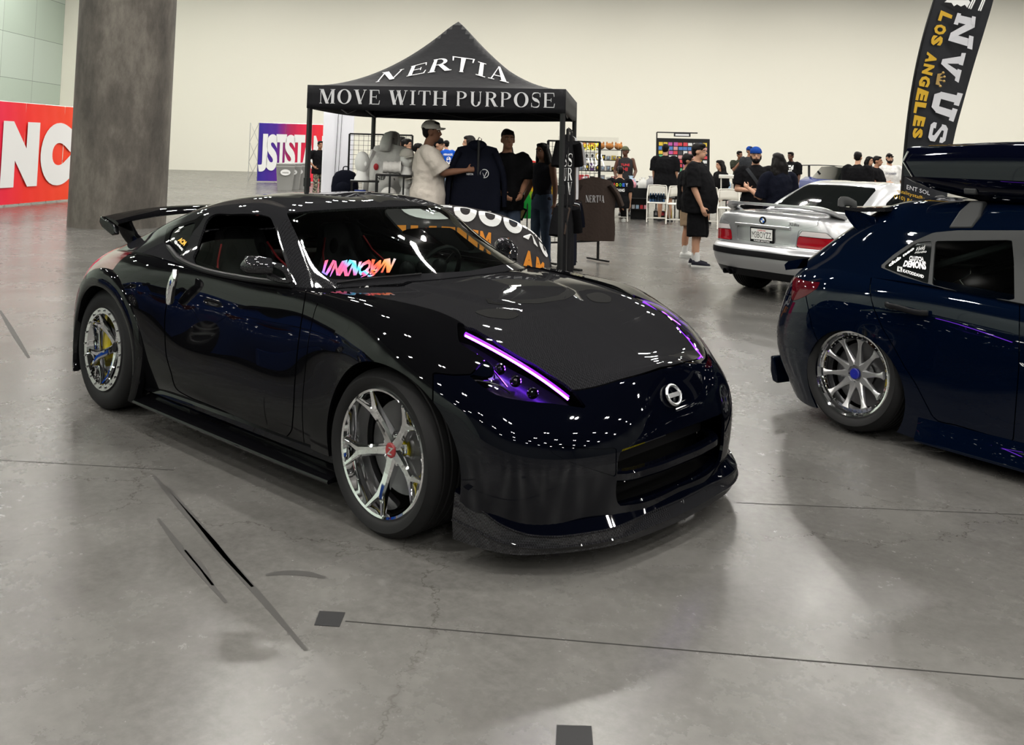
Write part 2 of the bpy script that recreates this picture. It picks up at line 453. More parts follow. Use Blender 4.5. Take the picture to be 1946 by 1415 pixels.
def glass(name, tint, a):
    """thin tinted pane: mostly see-through with a sharp reflection"""
    if name in MATS: return MATS[name]
    m = bpy.data.materials.new(name); m.use_nodes = True; N, L = m.node_tree.nodes, m.node_tree.links
    N.remove(N['Principled BSDF']); o = N['Material Output']
    t = N.new('ShaderNodeBsdfTransparent'); t.inputs[0].default_value = (*tint, 1)
    g = N.new('ShaderNodeBsdfGlossy'); g.inputs['Roughness'].default_value = .02; g.inputs[0].default_value = (1, 1, 1, 1)
    f = N.new('ShaderNodeFresnel'); f.inputs[0].default_value = 1.5
    x = N.new('ShaderNodeMixShader'); L.new(f.outputs[0], x.inputs[0]); L.new(t.outputs[0], x.inputs[1]); L.new(g.outputs[0], x.inputs[2])
    L.new(x.outputs[0], o.inputs[0]); MATS[name] = m; return m
M_GLASS = glass('clear_tinted_glass', (.62, .70, .66), .4)
M_DGLASS = mat('dark_tinted_glass', (.004, .005, .005), .04, coat=1.0)
car = root('sports_car', 'low black widebody coupe with lit purple headlight and chrome five-spoke wheels', 'car', (0, 0, 0))
ST = [
 [(.85, 0, .15), (.862, 0, .27), (.868, 0, .40), (.842, 0, .50), (.809, 0, .575), (.77, 0, .655), (.755, 0, .678), (.735, 0, .690), (.725, 0, .694)],
 [(.84, .30, .15), (.852, .30, .27), (.858, .30, .40), (.83, .30, .5), (.797, .29, .572), (.752, .28, .642), (.728, .25, .667), (.71, .15, .688), (.705, 0, .70)],
 [(.755, .57, .15), (.77, .58, .27), (.777, .58, .40), (.752, .57, .5), (.718, .54, .568), (.675, .50, .628), (.648, .43, .665), (.64, .22, .70), (.64, 0, .715)],
 [(.63, .76, .16), (.64, .775, .28), (.645, .78, .40), (.63, .77, .50), (.595, .74, .58), (.56, .68, .66), (.535, .58, .708), (.53, .30, .745), (.53, 0, .757)],
 [(.45, .86, .17), (.46, .875, .28), (.465, .88, .40), (.45, .88, .52), (.43, .865, .62), (.39, .79, .735), (.37, .66, .78), (.37, .35, .805), (.37, 0, .815)],
 [(.24, .90, .18), (.24, .91, .28), (.24, .925, .42), (.22, .935, .55), (.2, .93, .68), (.18, .84, .805), (.17, .68, .838), (.17, .36, .855), (.17, 0, .862)],
 [(0, .905, .18), (0, .91, .28), (0, .93, .43), (0, .945, .57), (0, .94, .72), (0, .85, .845), (0, .70, .868), (0, .38, .885), (0, 0, .89)],
 [(-.27, .885, .18), (-.27, .89, .28), (-.27, .90, .43), (-.27, .905, .58), (-.27, .90, .74), (-.27, .83, .875), (-.27, .69, .893), (-.24, .36, .91), (-.2, 0, .915)],
 [(-.58, .875, .18), (-.58, .897, .29), (-.58, .909, .43), (-.58, .898, .58), (-.58, .877, .75), (-.58, .826, .89), (-.58, .72, .905), (-.50, .37, .922), (-.40, 0, .93)],
 [(-1.15, .865, .18), (-1.15, .897, .29), (-1.15, .910, .43), (-1.15, .899, .58), (-1.15, .877, .75), (-1.15, .834, .88), (-1.15, .78, .90), (-1.1, .4, .88), (-1.1, 0, .88)],
 [(-1.70, .865, .18), (-1.70, .902, .29), (-1.70, .919, .44), (-1.70, .910, .6), (-1.70, .889, .76), (-1.70, .849, .89), (-1.70, .79, .92), (-1.7, .4, .9), (-1.7, 0, .9)],
 [(-2.1, .88, .18), (-2.1, .90, .29), (-2.1, .93, .44), (-2.1, .95, .6), (-2.1, .945, .76), (-2.1, .89, .90), (-2.1, .78, .955), (-2.1, .4, .95), (-2.1, 0, .95)],
 [(-2.5, .90, .2), (-2.5, .92, .3), (-2.5, .95, .45), (-2.5, .965, .60), (-2.5, .955, .75), (-2.5, .88, .88), (-2.5, .76, .94), (-2.5, .4, .955), (-2.5, 0, .955)],
 [(-2.88, .85, .2), (-2.88, .87, .31), (-2.88, .90, .45), (-2.88, .91, .59), (-2.88, .895, .72), (-2.87, .82, .84), (-2.86, .71, .905), (-2.86, .38, .935), (-2.86, 0, .94)],
 [(-3.12, .70, .22), (-3.15, .73, .33), (-3.17, .755, .46), (-3.17, .755, .60), (-3.14, .735, .72), (-3.09, .67, .82), (-3.06, .58, .87), (-3.06, .3, .895), (-3.06, 0, .90)],
 [(-3.26, .40, .24), (-3.30, .41, .34), (-3.33, .42, .47), (-3.32, .42, .60), (-3.28, .42, .72), (-3.20, .40, .82), (-3.16, .33, .86), (-3.15, .2, .872), (-3.15, 0, .876)],
 [(-3.30, 0, .25), (-3.35, 0, .35), (-3.38, 0, .48), (-3.37, 0, .61), (-3.32, 0, .73), (-3.24, 0, .83), (-3.20, 0, .858), (-3.19, 0, .862), (-3.18, 0, .864)],
]
VENTE = [(584.9, 560), (612, 583), (636, 602), (649.4, 616), (646, 626), (620.6, 663), (603, 700), (590, 760), (600, 900), (1000, 1000), (1000, 500), (650, 480)]
def zdisp(P, N):
    out = np.zeros(len(P))
    # raised power bulge on the bonnet
    x, y = P[:, 0], np.abs(P[:, 1]); top = N[:, 2] > .6
    e = sdf(np.stack([x, y], 1), [(-.6, 0), (-.6, .44), (-.25, .40), (0.02, .33), (.16, .22), (.2, .0), (.2, -.3), (-.6, -.3)])
    out += np.where(top & (x > -.6) & (x < .6), .016*sstep(-e, -.012, .05), 0.)
    return out
BASE = net(ST, 300, 130, (3.5, 2.2))
# blunt the degenerate rims so the two halves meet at y = 0
BASE[0, :, 1] = 0; BASE[-1, :, 1] = 0; BASE[:, -1, 1] = 0
LOW = gridsurf(BASE, True, zdisp)
LOW.V[:, 1] = np.minimum(LOW.V[:, 1], 0)
ARCF = (.02, .335, .372); ARCR = (-2.49, .315, .435)
def circ(S, c):
    dx = S.V[:, 0]-c[0]
    return np.where(S.V[:, 1] < -.45, np.hypot(np.where((dx > 0) & (c[0] > -1), dx/1.14, dx), S.V[:, 2]-c[1])-c[2], .5)
# wheel arches
LOW = LOW.clip(-circ(LOW, ARCF)); LOW = LOW.clip(-circ(LOW, ARCR))
# cabin hole under the greenhouse
hole = sdf(LOW.V[:, :2], [(-.50, .5), (-.50, -.25), (-.68, -.68), (-1.2, -.76), (-2.0, -.74), (-2.5, -.60), (-2.75, -.3), (-2.75, .5)])
LOW = LOW.clip(-np.where(LOW.V[:, 2] > .8, hole, .5))
G = .0028
def part(S, d, gap=G): return S.clip(d+gap), S.clip(-d+gap)
# headlight outline measured in the photograph
HL = [(860+x/6.739, 590+y/6.739) for x, y in [(62, 175), (200, 212), (280, 232), (450, 335), (650, 465), (850, 585), (1050, 688), (1230, 812), (1440, 938), (1545, 1030), (1640, 1140), (1715, 1245),
      (1500, 1215), (1300, 1185), (1000, 1160), (750, 1125), (600, 1090), (480, 1030), (350, 940), (195, 812), (300, 832), (430, 858), (520, 830), (548, 770), (500, 690), (400, 600), (280, 530), (150, 450), (88, 400), (70, 300)]]
front = lambda V: (V[:, 0] > -.15) & (V[:, 1] < -.25)
HEAD, LOW = part(LOW, pxs(LOW, HL, extra=front), .0015)
# mouth of the bumper, in the front view (y, z)
def mouthd(S):
    y = np.abs(S.V[:, 1]); d = sdf(np.stack([y, S.V[:, 2]], 1), smooth_poly([(-.5, .215), (-.2, .21), (.34, .208), (.385, .215), (.405, .25), (.41, .33), (.405, .40), (.39, .425), (.34, .432), (.2, .438), (-.2, .44), (-.5, .44)], 60))
    return np.where((S.V[:, 0] > .6), d, .3)
LOW = LOW.clip(-mouthd(LOW))
# bonnet: top view outline
HD = smooth_poly([(.758, .3), (.758, 0), (.742, -.2), (.69, -.42), (.658, -.495), (.60, -.56), (.50, -.625), (.40, -.655), (.29, -.665), (.20, -.622), (.05, -.636), (-.2, -.668), (-.45, -.70), (-.60, -.705), (-.60, -.68), (-.43, -.4), (-.36, 0), (-.36, .3)], 90)
HOOD, LOW = part(LOW, np.where(LOW.V[:, 2] > .6, sdf(LOW.V[:, :2], HD), .4))
# bumper / fender seam
BUMP = [(823, 708), (860, 712.5), (895, 711.5), (960, 640), (1500, 560), (1500, 1200), (700, 1200), (822, 800)]
db = np.where((LOW.V[:, 0] > .12), sdf(proj(LOW.V), BUMP)*3.6/CF, .3)
db = np.where((LOW.V[:, 0] > .12) & (LOW.V[:, 1] > -.46) & (LOW.V[:, 2] < .70), -.2, db)
BUMPER, LOW = part(LOW, db)
DOORP = smooth_poly([(583, 540), (578, 575), (566, 660), (560, 730), (556, 800), (554, 817), (545, 829), (500, 813), (409, 774), (352, 750), (338.5, 742), (324, 704), (317, 680), (313.5, 640), (313.5, 600), (320, 560), (330, 511), (341, 490), (360, 470), (420, 470), (520, 480), (575, 490)], 120)
sided = lambda V: (V[:, 0] < .0) & (V[:, 0] > -2.2) & (V[:, 1] < -.6)
DOOR, LOW = part(LOW, pxs(LOW, DOORP, extra=sided))
fen = np.where(LOW.V[:, 2] > .24, LOW.V[:, 0], -9)*-1-.545
FENDER, LOW = part(LOW, np.where(LOW.V[:, 1] < -.0, fen, .3))
# tail lights
TL = [(226, 462), (262, 474), (240, 500), (200, 520), (165, 548), (155, 560), (140, 560), (150, 520), (190, 470)]
TAIL, LOW = part(LOW, pxs(LOW, TL, extra=lambda V: (V[:, 0] < -2.4)))
body = LOW.both().build('body', M_BLK, car)
HOOD.both().build('hood', M_CARB, car)
INTK = [(1034, 843), (1060, 845), (1100, 850), (1145, 853), (1172, 850), (1171, 906), (1126, 892), (1085, 878), (1052, 862)]
INT_, BUMPER = part(BUMPER, pxs(BUMPER, INTK, extra=lambda V: (V[:, 0] > .5) & (V[:, 1] < 0)), .0005)
BUMPER.both().build('front_bumper', M_NAVY, car)
for q in (INT_, INT_.mirror()): q.offset(-.003).build('intake_cover', M_NAVY, car, .004)
SIDES = (('right', 1), ('left', -1))
def two(S, name, m, parent=None, lip=.014):
    a = S.build(name, m, parent or car, lip); b_ = S.mirror().build(name, m, parent or car, lip); return a, b_
FLARE, REARF = part(FENDER, pxs(FENDER, VENTE), .0012)
fend = two(FLARE.offset(.018*(1-sstep(FLARE.V[:, 0], .02, .28))*sstep(FLARE.V[:, 2]*-1, -.95, -.86)), 'front_fender', M_BLK)
two(REARF, 'fender_panel', M_BLK)
doors = two(DOOR, 'door', M_BLK)
# ---- greenhouse
GH = [
 [(-.70, .80, .86), (-.69, .755, .885), (-.665, .705, .905), (-.60, .655, .915), (-.43, .35, .932), (-.36, 0, .935)],
 [(-.86, .80, .88), (-.85, .745, .945), (-.835, .69, .985), (-.76, .62, .995), (-.61, .34, 1.025), (-.55, 0, 1.03)],
 [(-1.05, .81, .89), (-1.04, .735, 1.0), (-1.02, .655, 1.085), (-.95, .585, 1.10), (-.84, .33, 1.145), (-.78, 0, 1.155)],
 [(-1.30, .82, .89), (-1.28, .72, 1.06), (-1.25, .63, 1.185), (-1.19, .575, 1.222), (-1.10, .32, 1.255), (-1.07, 0, 1.262)],
 [(-1.50, .83, .89), (-1.48, .72, 1.07), (-1.46, .63, 1.21), (-1.42, .55, 1.262), (-1.38, .32, 1.297), (-1.36, 0, 1.298)],
 [(-1.85, .84, .92), (-1.85, .72, 1.07), (-1.85, .625, 1.20), (-1.83, .54, 1.25), (-1.80, .32, 1.292), (-1.78, 0, 1.297)],
 [(-2.20, .84, .94), (-2.20, .72, 1.04), (-2.20, .62, 1.145), (-2.20, .52, 1.185), (-2.18, .32, 1.222), (-2.16, 0, 1.235)],
 [(-2.55, .80, .925), (-2.55, .70, .98), (-2.55, .61, 1.04), (-2.55, .50, 1.07), (-2.55, .3, 1.105), (-2.54, 0, 1.12)],
 [(-2.86, .74, .88), (-2.87, .67, .91), (-2.88, .59, .93), (-2.89, .48, .945), (-2.90, .3, .965), (-2.90, 0, .98)],
 [(-3.06, .64, .84), (-3.07, .58, .86), (-3.09, .52, .868), (-3.10, .44, .875), (-3.11, .3, .885), (-3.12, 0, .89)],
]
GP = net(GH, 200, 90, (3, 1.6)); GP[:, -1, 1] = 0
GHS = gridsurf(GP, True)
WS = [(544.9, 405), (600, 400.2), (641.8, 397.4), (690, 395), (736.4, 393.2), (790, 392), (845, 391), (1000, 480), (1000, 507), (900, 514), (783.7, 520), (712.7, 527.5), (660, 530.5), (635, 530), (618, 525.5), (608, 516), (596, 500), (571, 460)]
WIND, GHS = part(GHS, pxs(GHS, WS, extra=lambda V: (V[:, 0] > -1.32)), .0015)
SW = smooth_poly([(400, 411), (442, 407), (479, 406.6), (500, 409), (513, 413.5), (519, 425), (533, 470), (549, 521), (552, 533), (530, 533), (473, 523), (442, 518.5), (410, 512.5), (388, 506), (372, 500), (367.5, 494), (374, 471), (385, 438), (393, 418)], 110)
near = lambda V: (V[:, 1] < -.45)
SIDEW, GHS = part(GHS, pxs(GHS, SW, extra=near), .001)
QW = smooth_poly([(330, 434), (348, 429), (370, 424), (364, 442), (352, 478), (347, 487), (338, 478), (326, 462), (321.5, 456), (323, 447)], 60)
QUART, GHS = part(GHS, pxs(GHS, QW, extra=near), .001)
BWP = [(-1.80, .3), (-1.80, -.40), (-2.2, -.47), (-2.55, -.45), (-2.80, -.42), (-2.86, -.3), (-2.86, .3)]
BACKW, GHS = part(GHS, np.where(GHS.V[:, 2] > .9, sdf(GHS.V[:, :2], BWP), .3), .0015)
# surround of the side windows, in satin black
FR = [(312, 459), (318, 432.5), (372, 416.5), (385, 406), (442, 400), (520, 402), (562, 480), (590, 545), (540, 545), (440, 535), (372, 512), (340, 494)]
TRIM, GHS = part(GHS, pxs(GHS, FR, extra=lambda V: (V[:, 1] < -.45) & (V[:, 2] < 1.2) & (V[:, 0] < -1.9)), .0005)
GHS.both().build('roof', M_CARB, car)
for q in TRIM.islands(): two(q, 'window_trim', M_BLK)
ws = WIND.both().build('windshield', M_GLASS, car, 0)
# half-lowered door glass
GL = [(380, 460), (400, 454.5), (430, 452), (470, 451.5), (497, 452), (503, 457), (510, 478), (519, 505), (570, 545), (330, 520)]
DG = SIDEW.clip(pxs(SIDEW, GL))
for S, d in ((DG, doors[0]), (DG.mirror(), doors[1])): S.offset(-.012).build('side_window', M_GLASS, d, 0)
two(QUART.offset(-.006), 'quarter_window', M_DGLASS, None, 0)
BACKW.both().offset(-.003).build('rear_window', M_DGLASS, car, 0)
# belt moulding along the bottom of the side windows
def tubes(name, pts, r, m, parent, n=8, both=True, flat=1):
    P = spline(pts, 26); out = []
    for s in ((1, -1) if both else (1,)):
        out.append(MB().tube([(q[0], q[1]*s, q[2]) for q in P], r, n, flat=flat).build(name, m, parent[0] if s == 1 and isinstance(parent, tuple) else (parent[1] if isinstance(parent, tuple) else parent)))
    return out
belt = [onY(q, y) for q, y in [((317, 437), -.66), ((313.5, 458), -.725), ((325, 474), -.79), ((341, 493), -.825), ((366, 505.5), -.83), ((390, 513.5), -.83), ((442, 525), -.825), ((500, 534), -.815), ((556, 541), -.80)]]
tubes('belt_moulding', belt, .015, M_TRIM, car)
# ---------------------------------------------------------------- the coupe: running gear, aero, lamps, cabin
def bar(b, path, w, t, up):
    """rounded rectangular bar along a path; w across, t along the 'up' vector"""
    P = [Vector(q) for q in path]; m = len(P); U = Vector(up); rings = []
    w = w if hasattr(w, '__len__') else [w]*m; t = t if hasattr(t, '__len__') else [t]*m
    for i in range(m):
        d = (P[min(i+1, m-1)]-P[max(i-1, 0)]).normalized(); s = d.cross(U).normalized(); u = s.cross(d).normalized()
        a, c = w[i]/2, t[i]/2
        rings.append([P[i]+s*x*a+u*y*c for x, y in ((-1, -.6), (-.75, -1), (.75, -1), (1, -.6), (1, .6), (.6, 1), (-.6, 1), (-1, .6))])
    return b.loft(rings)
def wheel_parts(par, R, rr, wid, face, style, mrim, n=5, a0=0., side_w=None, disc=True):
    """wheel centred on the axle with its outer side towards -y; face = y of the rim lip. Everything hangs on the tyre part"""
    wy = face; tw = wid; tr = R-rr
    prof = [(rr-.006, wy+.012), (rr+.004, wy-.004), (rr+tr*.25, wy-.016), (rr+tr*.6, wy-.02), (R-.022, wy-.008), (R-.006, wy+.008), (R, wy+.03)]
    g = []
    for k in range(5):
        y = wy+.03+(tw-.06)*(k+.5)/5; g += [(R, y-.018), (R-.007, y-.014), (R-.007, y-.009), (R, y-.005)] if style != 'slick' else [(R, y)]
    prof = prof+g+[(R, wy+tw-.03), (R-.02, wy+tw), (rr+.01, wy+tw)]
    w = MB().lathe(prof, 72, axis='y').build('wheel', M_RUB, par, 50)
    lip = [(rr-.004, wy+.012), (rr+.002, wy-.001), (rr-.004, wy-.006), (rr-.013, wy-.002), (rr-.017, wy+.012), (rr-.03, wy+.05), (rr-.04, wy+.10), (rr-.045, wy+tw-.03), (rr, wy+tw-.01)]
    MB().lathe(lip, 72, axis='y').build('rim', mrim, w, 40)
    conc = {'y': .075, 'slick': .085, 'mesh': .055}[style]; hub = wy+conc
    def dep(r): return wy+.006+conc*(1-(r/(rr-.02))**1.6)
    for k in range(n):
        a = a0+2*pi*k/n
        def pt(r, off, dy=0.): return (r*cos(a)-off*sin(a), dep(r)+dy, r*sin(a)+off*cos(a))
        b = MB(); rs = rr-.016
        if style in ('y', 'slick'):
            f = rs*.74
            for s in (-1, 1):
                pts = [pt(.03, 0), pt(rs*.32, 0), pt(rs*.54, s*.001), pt(f, s*.009), pt(rs*.86, s*.03), pt(rs, s*.052)]
                bar(b, pts, [.056, .046, .042, .034, .02, .017], [.05, .045, .038, .034, .026, .02], (0, -1, 0))
        else:
            bar(b, [pt(.05, 0), pt(rs*.4, 0), pt(rs*.62, 0), pt(rs*.78, 0), pt(rs*.87, 0)], [.06, .034, .022, .027, .045], [.05, .036, .026, .02, .014], (0, -1, 0))
        b.build('spoke', mrim if style != 'mesh' else M_SILVER_RIM, w, 40)
    hm = mrim if style != 'mesh' else M_SILVER_RIM
    MB().lathe([(.001, hub-.018), (.03, hub-.018), (.034, hub-.004), (.066, hub-.004), (.074, hub+.008), (.074, hub+.06)], 32, axis='y').build('hub', hm, w)
    for k in range(5):
        a = a0+pi/5+2*pi*k/5; MB().lathe([(.001, hub-.012), (.008, hub-.012), (.0095, hub-.004), (.0095, hub+.006)], 6, (.054*cos(a), 0, .054*sin(a)), axis='y').build('lug_nut', M_CHR if style != 'mesh' else M_TRIM, w)
    MB().lathe([(.001, hub-.028), (.026, hub-.028), (.031, hub-.024), (.032, hub-.012)], 24, axis='y').build('center_cap', {'y': M_RED, 'slick': M_TRIM, 'mesh': M_BLUECAP}[style], w)
    if style == 'y':
        v, f = text2d('Z', .042, .0012, shear=.3); MB().add([(x, hub-.0295, y-.015) for x, y in v], f).build('cap_badge', M_CHR, w)
    if style == 'slick':
        MB().lathe([(rr+.004, wy-.004), (rr+.002, wy-.016), (rr-.03, wy-.016), (rr-.034, wy-.004)], 64, axis='y').build('beadlock_ring', M_CHR, w)
        for k in range(20):
            a = 2*pi*k/20; MB().lathe([(.001, wy-.024), (.006, wy-.024), (.008, wy-.02), (.008, wy-.012)], 6, ((rr-.014)*cos(a), 0, (rr-.014)*sin(a)), axis='y').build('ring_bolt', M_CHR, w)
    if style == 'mesh':
        MB().lathe([(rr-.014, wy+.004), (rr-.024, wy+.03), (rr-.028, wy+.034), (rr-.046, wy+.034), (rr-.05, wy+.05), (rr-.052, wy+.09)], 64, axis='y').build('rim_lip', mrim, w, 40)
        for k in range(40):
            a = 2*pi*k/40; MB().ball(((rr-.037)*cos(a), wy+.032, (rr-.037)*sin(a)), .0042, 6, 4).build('rim_rivet', M_CHR, w)
    if disc:
        MB().lathe([(.06, wy+.15), (.06, wy+.128), (.075, wy+.122), (rr*.74, wy+.122), (rr*.74, wy+.15)], 48, axis='y').build('brake_disc', M_DISC, w)
        MB().lathe([(.001, wy+.16), (rr-.05, wy+.16)], 40, axis='y').build('hub_carrier', M_VOID, w)
    return w
M_SILVER_RIM = mat('silver_wheel_paint', (.5, .5, .51), .3, metal=.85, coat=.5)
M_BLUECAP = mat('blue_enamel', (.01, .015, .22), .3, coat=.6)
def caliper(w, rr, wy, a0, a1, lett=True):
    r0, r1 = rr*.58, rr*.87; b = MB(); n = 10; rings = []
    for k in range(n+1):
        a = a0+(a1-a0)*k/n; q = .6+.4*sin(pi*k/n)**.5 if 0 < k < n else .55; m = (r0+r1)/2; h = (r1-r0)/2*q
        rings.append([((m+sx*h)*cos(a), wy+.085+yy, (m+sx*h)*sin(a)) for sx, yy in ((-1, .06), (-1, .014), (-.7, 0), (.7, 0), (1, .014), (1, .06))])
    c = b.loft(rings).build('brake_caliper', M_YEL, w)
    if lett:
        v, f = text2d('akebono', .034, .0006); am = (a0+a1)/2; m = (r0+r1)/2
        MB().add([((m-(y-.01))*cos(am-x/m), wy+.0835, (m-(y-.01))*sin(am-x/m)) for x, y in v], f).build('caliper_lettering', M_WHT, c)
    return c
for cx_, R, rr, face, wid, st, a0 in ((0., .3346, .2592, -.904, .265, 'y', pi+rad(11)), (-2.55, .352, .237, -.888, .33, 'slick', rad(60))):
    for s in (1, -1):
        w = wheel_parts(car, R, rr, wid, face, st, M_CHR, a0=a0)
        caliper(w, rr, face, rad(-36) if cx_ == 0 else rad(150), rad(38) if cx_ == 0 else rad(215), cx_ == 0)
        w.location = (cx_, 0, R); w.rotation_euler = (0, 0, 0 if s == 1 else pi)
# dark inner arches and floor pan
for cx_, r in ((.03, .44), (-2.49, .46)):
    for s in (-1, 1):
        b = MB(); b.lathe([(.001, -.50), (r, -.50), (r, -.86)], 32, (0, 0, 0), 'y', rad(-18), rad(198))
        o = b.build('wheel_well', M_VOID, car); o.location = (cx_, 0, .33); o.rotation_euler = (0, 0, 0 if s == -1 else pi)
b = MB(); b.box((-1.25, 0, .165), (1.62, 1.66, .03)); b.build('floor_pan', M_VOID, car)
b = MB(); b.box((-1.25, 0, .17), (4.0, .98, .03)); b.build('underbody', M_VOID, car)
b = MB(); b.box((.62, 0, .33), (.03, 1.0, .32)); b.build('bumper_backing', M_VOID, car)
# arch flares at the rear
def flare():
    c = ARCR; rings = []
    for k in range(41):
        a = rad(-22)+rad(222)*k/40; r = c[2]
        yb = np.interp(c[0]+r*cos(a), [-2.95, -2.8, -2.5, -2.2, -2.0], [.885, .925, .966, .952, .93]); zz = .4+.6*sstep(np.array(sin(a)), -.2, .6)
        rings.append([(c[0]+(r+dr*zz)*cos(a), -(yb+dy), c[1]+(r+dr*zz)*sin(a)) for dr, dy in ((.085, -.035), (.085, -.01), (.078, .004), (.03, .016), (-.004, .02), (-.016, .014), (-.016, -.10))])
    return rings
FL = flare()
for s in (1, -1):
    MB().loft([[(x, y*s, z) for x, y, z in r][::s] for r in FL], False, False).build('arch_flare', M_BLK, car, 60)
# front splitter
LB = np.array([(.40, -.872, .10), (.52, -.845, .092), (.625, -.798, .088), (.742, -.657, .086), (.839, -.458, .086), (.882, -.19, .086), (.89, 0, .086)])
LT = np.array([onY((864, 938), -.885), onZ((905, 963.5), .235), onZ((950, 998), .185), onZ((985, 1013), .16), (.80, -.50, .155), (.86, -.2, .152), (.868, 0, .152)])
LT[4] = onZ((1140, 1011), .15)
LI = np.array([(.40, -.862, .285), (.50, -.84, .255), (.60, -.775, .225), (.72, -.58, .215), (.79, -.40, .208), (.835, -.15, .205), (.84, 0, .205)])
n = 40; A, B_, Cc_ = spline(LB, n), spline(LT, n), spline(LI, n)
def rowset():
    mid = A*.55+B_*.45; o = mid-np.array([.3, 0, .12]); o[:, 2] = 0; o = o/np.linalg.norm(o, axis=1)[:, None]
    mid = mid+o*.010
    return [Cc_-o*.03, Cc_, B_+np.array([0, 0, .004]), B_, mid, A+np.array([0, 0, .008]), A, A-o*.2]
RS = rowset(); full = [np.vstack([r, (r*np.array([1, -1, 1]))[::-1][1:]]) for r in RS]
fsp = MB().grid(full[2:]).build('front_splitter', M_CARB, car, 25)
MB().grid(full[:3]).build('splitter_plate', M_NAVY, fsp, 25)
MB().tube([tuple(q) for q in full[2]], .004, 6).build('splitter_edge', M_CARB, fsp)
MB().tube([tuple(q) for q in full[4]], .006, 6).build('splitter_ridge', M_CARB, fsp)
# blade across the mouth, radiator and intercooler behind it
bl = [(.73, -.41, .318), (.80, -.36, .318), (.838, -.2, .318), (.845, 0, .318), (.838, .2, .318), (.80, .36, .318), (.73, .41, .318)]
P = spline(bl, 25); b = MB(); bar(b, P, .05, .04, (0, 0, 1)); b.build('grille_blade', M_NAVY, car)
MB().box((.70, 0, .385), (.03, .80, .12)).build('intercooler', M_TRIM, car)
M_FIN = mat('yellow_fins', 'c9b81e', .4, metal=.3)
M_FIN2 = mat('grey_fins', (.3, .3, .3), .4, metal=.8)
ic = bpy.data.objects['intercooler']
for k in range(34):
    y = -.26+.0105*k
    MB().box((.722, y, .392), (.012, .0045, .05)).build('cooler_fin', M_FIN if 3 <= k <= 18 else M_FIN2, ic)
# side skirts
for s in (1, -1):
    xs = np.linspace(-2.06, -.30, 30); rings = []
    for x in xs:
        e = np.interp(x, [-2.06, -1.3, -.6, -.30], [.945, .948, .945, .938]); q = np.interp(x, [-2.06, -1.8, -.6, -.3], [.22, .24, .255, .262])
        rings.append([(x, -s*y, z) for y, z in ((.84, q+.012), (.884, q+.004), (.896, q-.012), (.898, .215), (.872, .19), (.876, .172), (e, .158), (e+.004, .150), (e, .142), (.82, .142))][::s])
    MB().loft(rings, True, True).build('side_skirt', M_BLK, car, 30)
# rear wing on two legs
def wing():
    ys = np.linspace(-.74, .74, 41); rings = []
    for y in ys:
        t = abs(y)/.74; xc = -2.98+.11*t**2; z = 1.128-.05*t**2.4; ch = .21; rings.append([(xc+ch*(u-.5), y, z+h) for u, h in ((0, .012), (.05, .022), (.3, .02), (.65, .012), (.95, -.004), (1, -.012), (.95, -.02), (.6, -.018), (.3, -.01), (.05, .0))])
    return rings
wg = MB().loft(wing()).build('rear_wing', M_BLK, car, 40)
for s in (-1, 1):
    rings = []
    for x, z, l, h in ((-3.0, 1.10, .0, 0), (-2.86, 1.105, .0, 0)): pass
    b = MB(); pr = [(-3.0, 1.10), (-2.84, 1.065), (-2.80, 1.045), (-2.78, 1.0), (-2.82, .99), (-2.97, 1.03), (-3.01, 1.06)]
    b.prism(pr, lambda x, z: (x, s*.72, z), lambda x, z: (x, s*.755, z)); b.build('end_plate', M_BLK, wg, bevel=.008)
    b = MB(); bar(b, spline([(-2.86, s*.66, 1.07), (-2.84, s*.645, 1.02), (-2.80, s*.62, .965), (-2.70, s*.60, .955), (-2.6, s*.585, .99)], 14), [.03]*14, np.interp(range(14), [0, 5, 8, 13], [.12, .10, .05, .02]), (.5, 0, .86))
    b.build('wing_leg', M_BLK, wg)
# lamps
M_LENS = glass('lamp_lens_clear', (.93, .93, .95), .1)
M_BUCK = mat('lamp_bucket', (.04, .03, .06), .22, metal=.8)
M_PUR = mat('purple_light_strip', (.2, .05, .4), .4, emit=(.30, .06, 1.0), estr=20)
M_PURHALO = mat('purple_glow_halo', (.1, .02, .3), .4, emit=(.16, .008, 1.0), estr=4)  # emissive colour imitating the violet glow around the strip
from mathutils.bvhtree import BVHTree
def bvh(S): return BVHTree.FromPolygons([tuple(q) for q in S.V], S.F)
def cast(T, px, off=.0):
    d = Vector(ray(px)).normalized(); q = T.ray_cast(Vector(CAMP), d)
    if q[0] is None:
        # nearest surface point to the ray
        best = None
        for t in np.linspace(1.0, 9, 120):
            r = T.find_nearest(Vector(CAMP)+d*t)
            if r[0] is not None and (best is None or r[3] < best[3]): best = r
        q = best
    n = q[1] if q[1].dot(d) < 0 else -q[1]
    return q[0]+n*off
TH = bvh(HEAD)
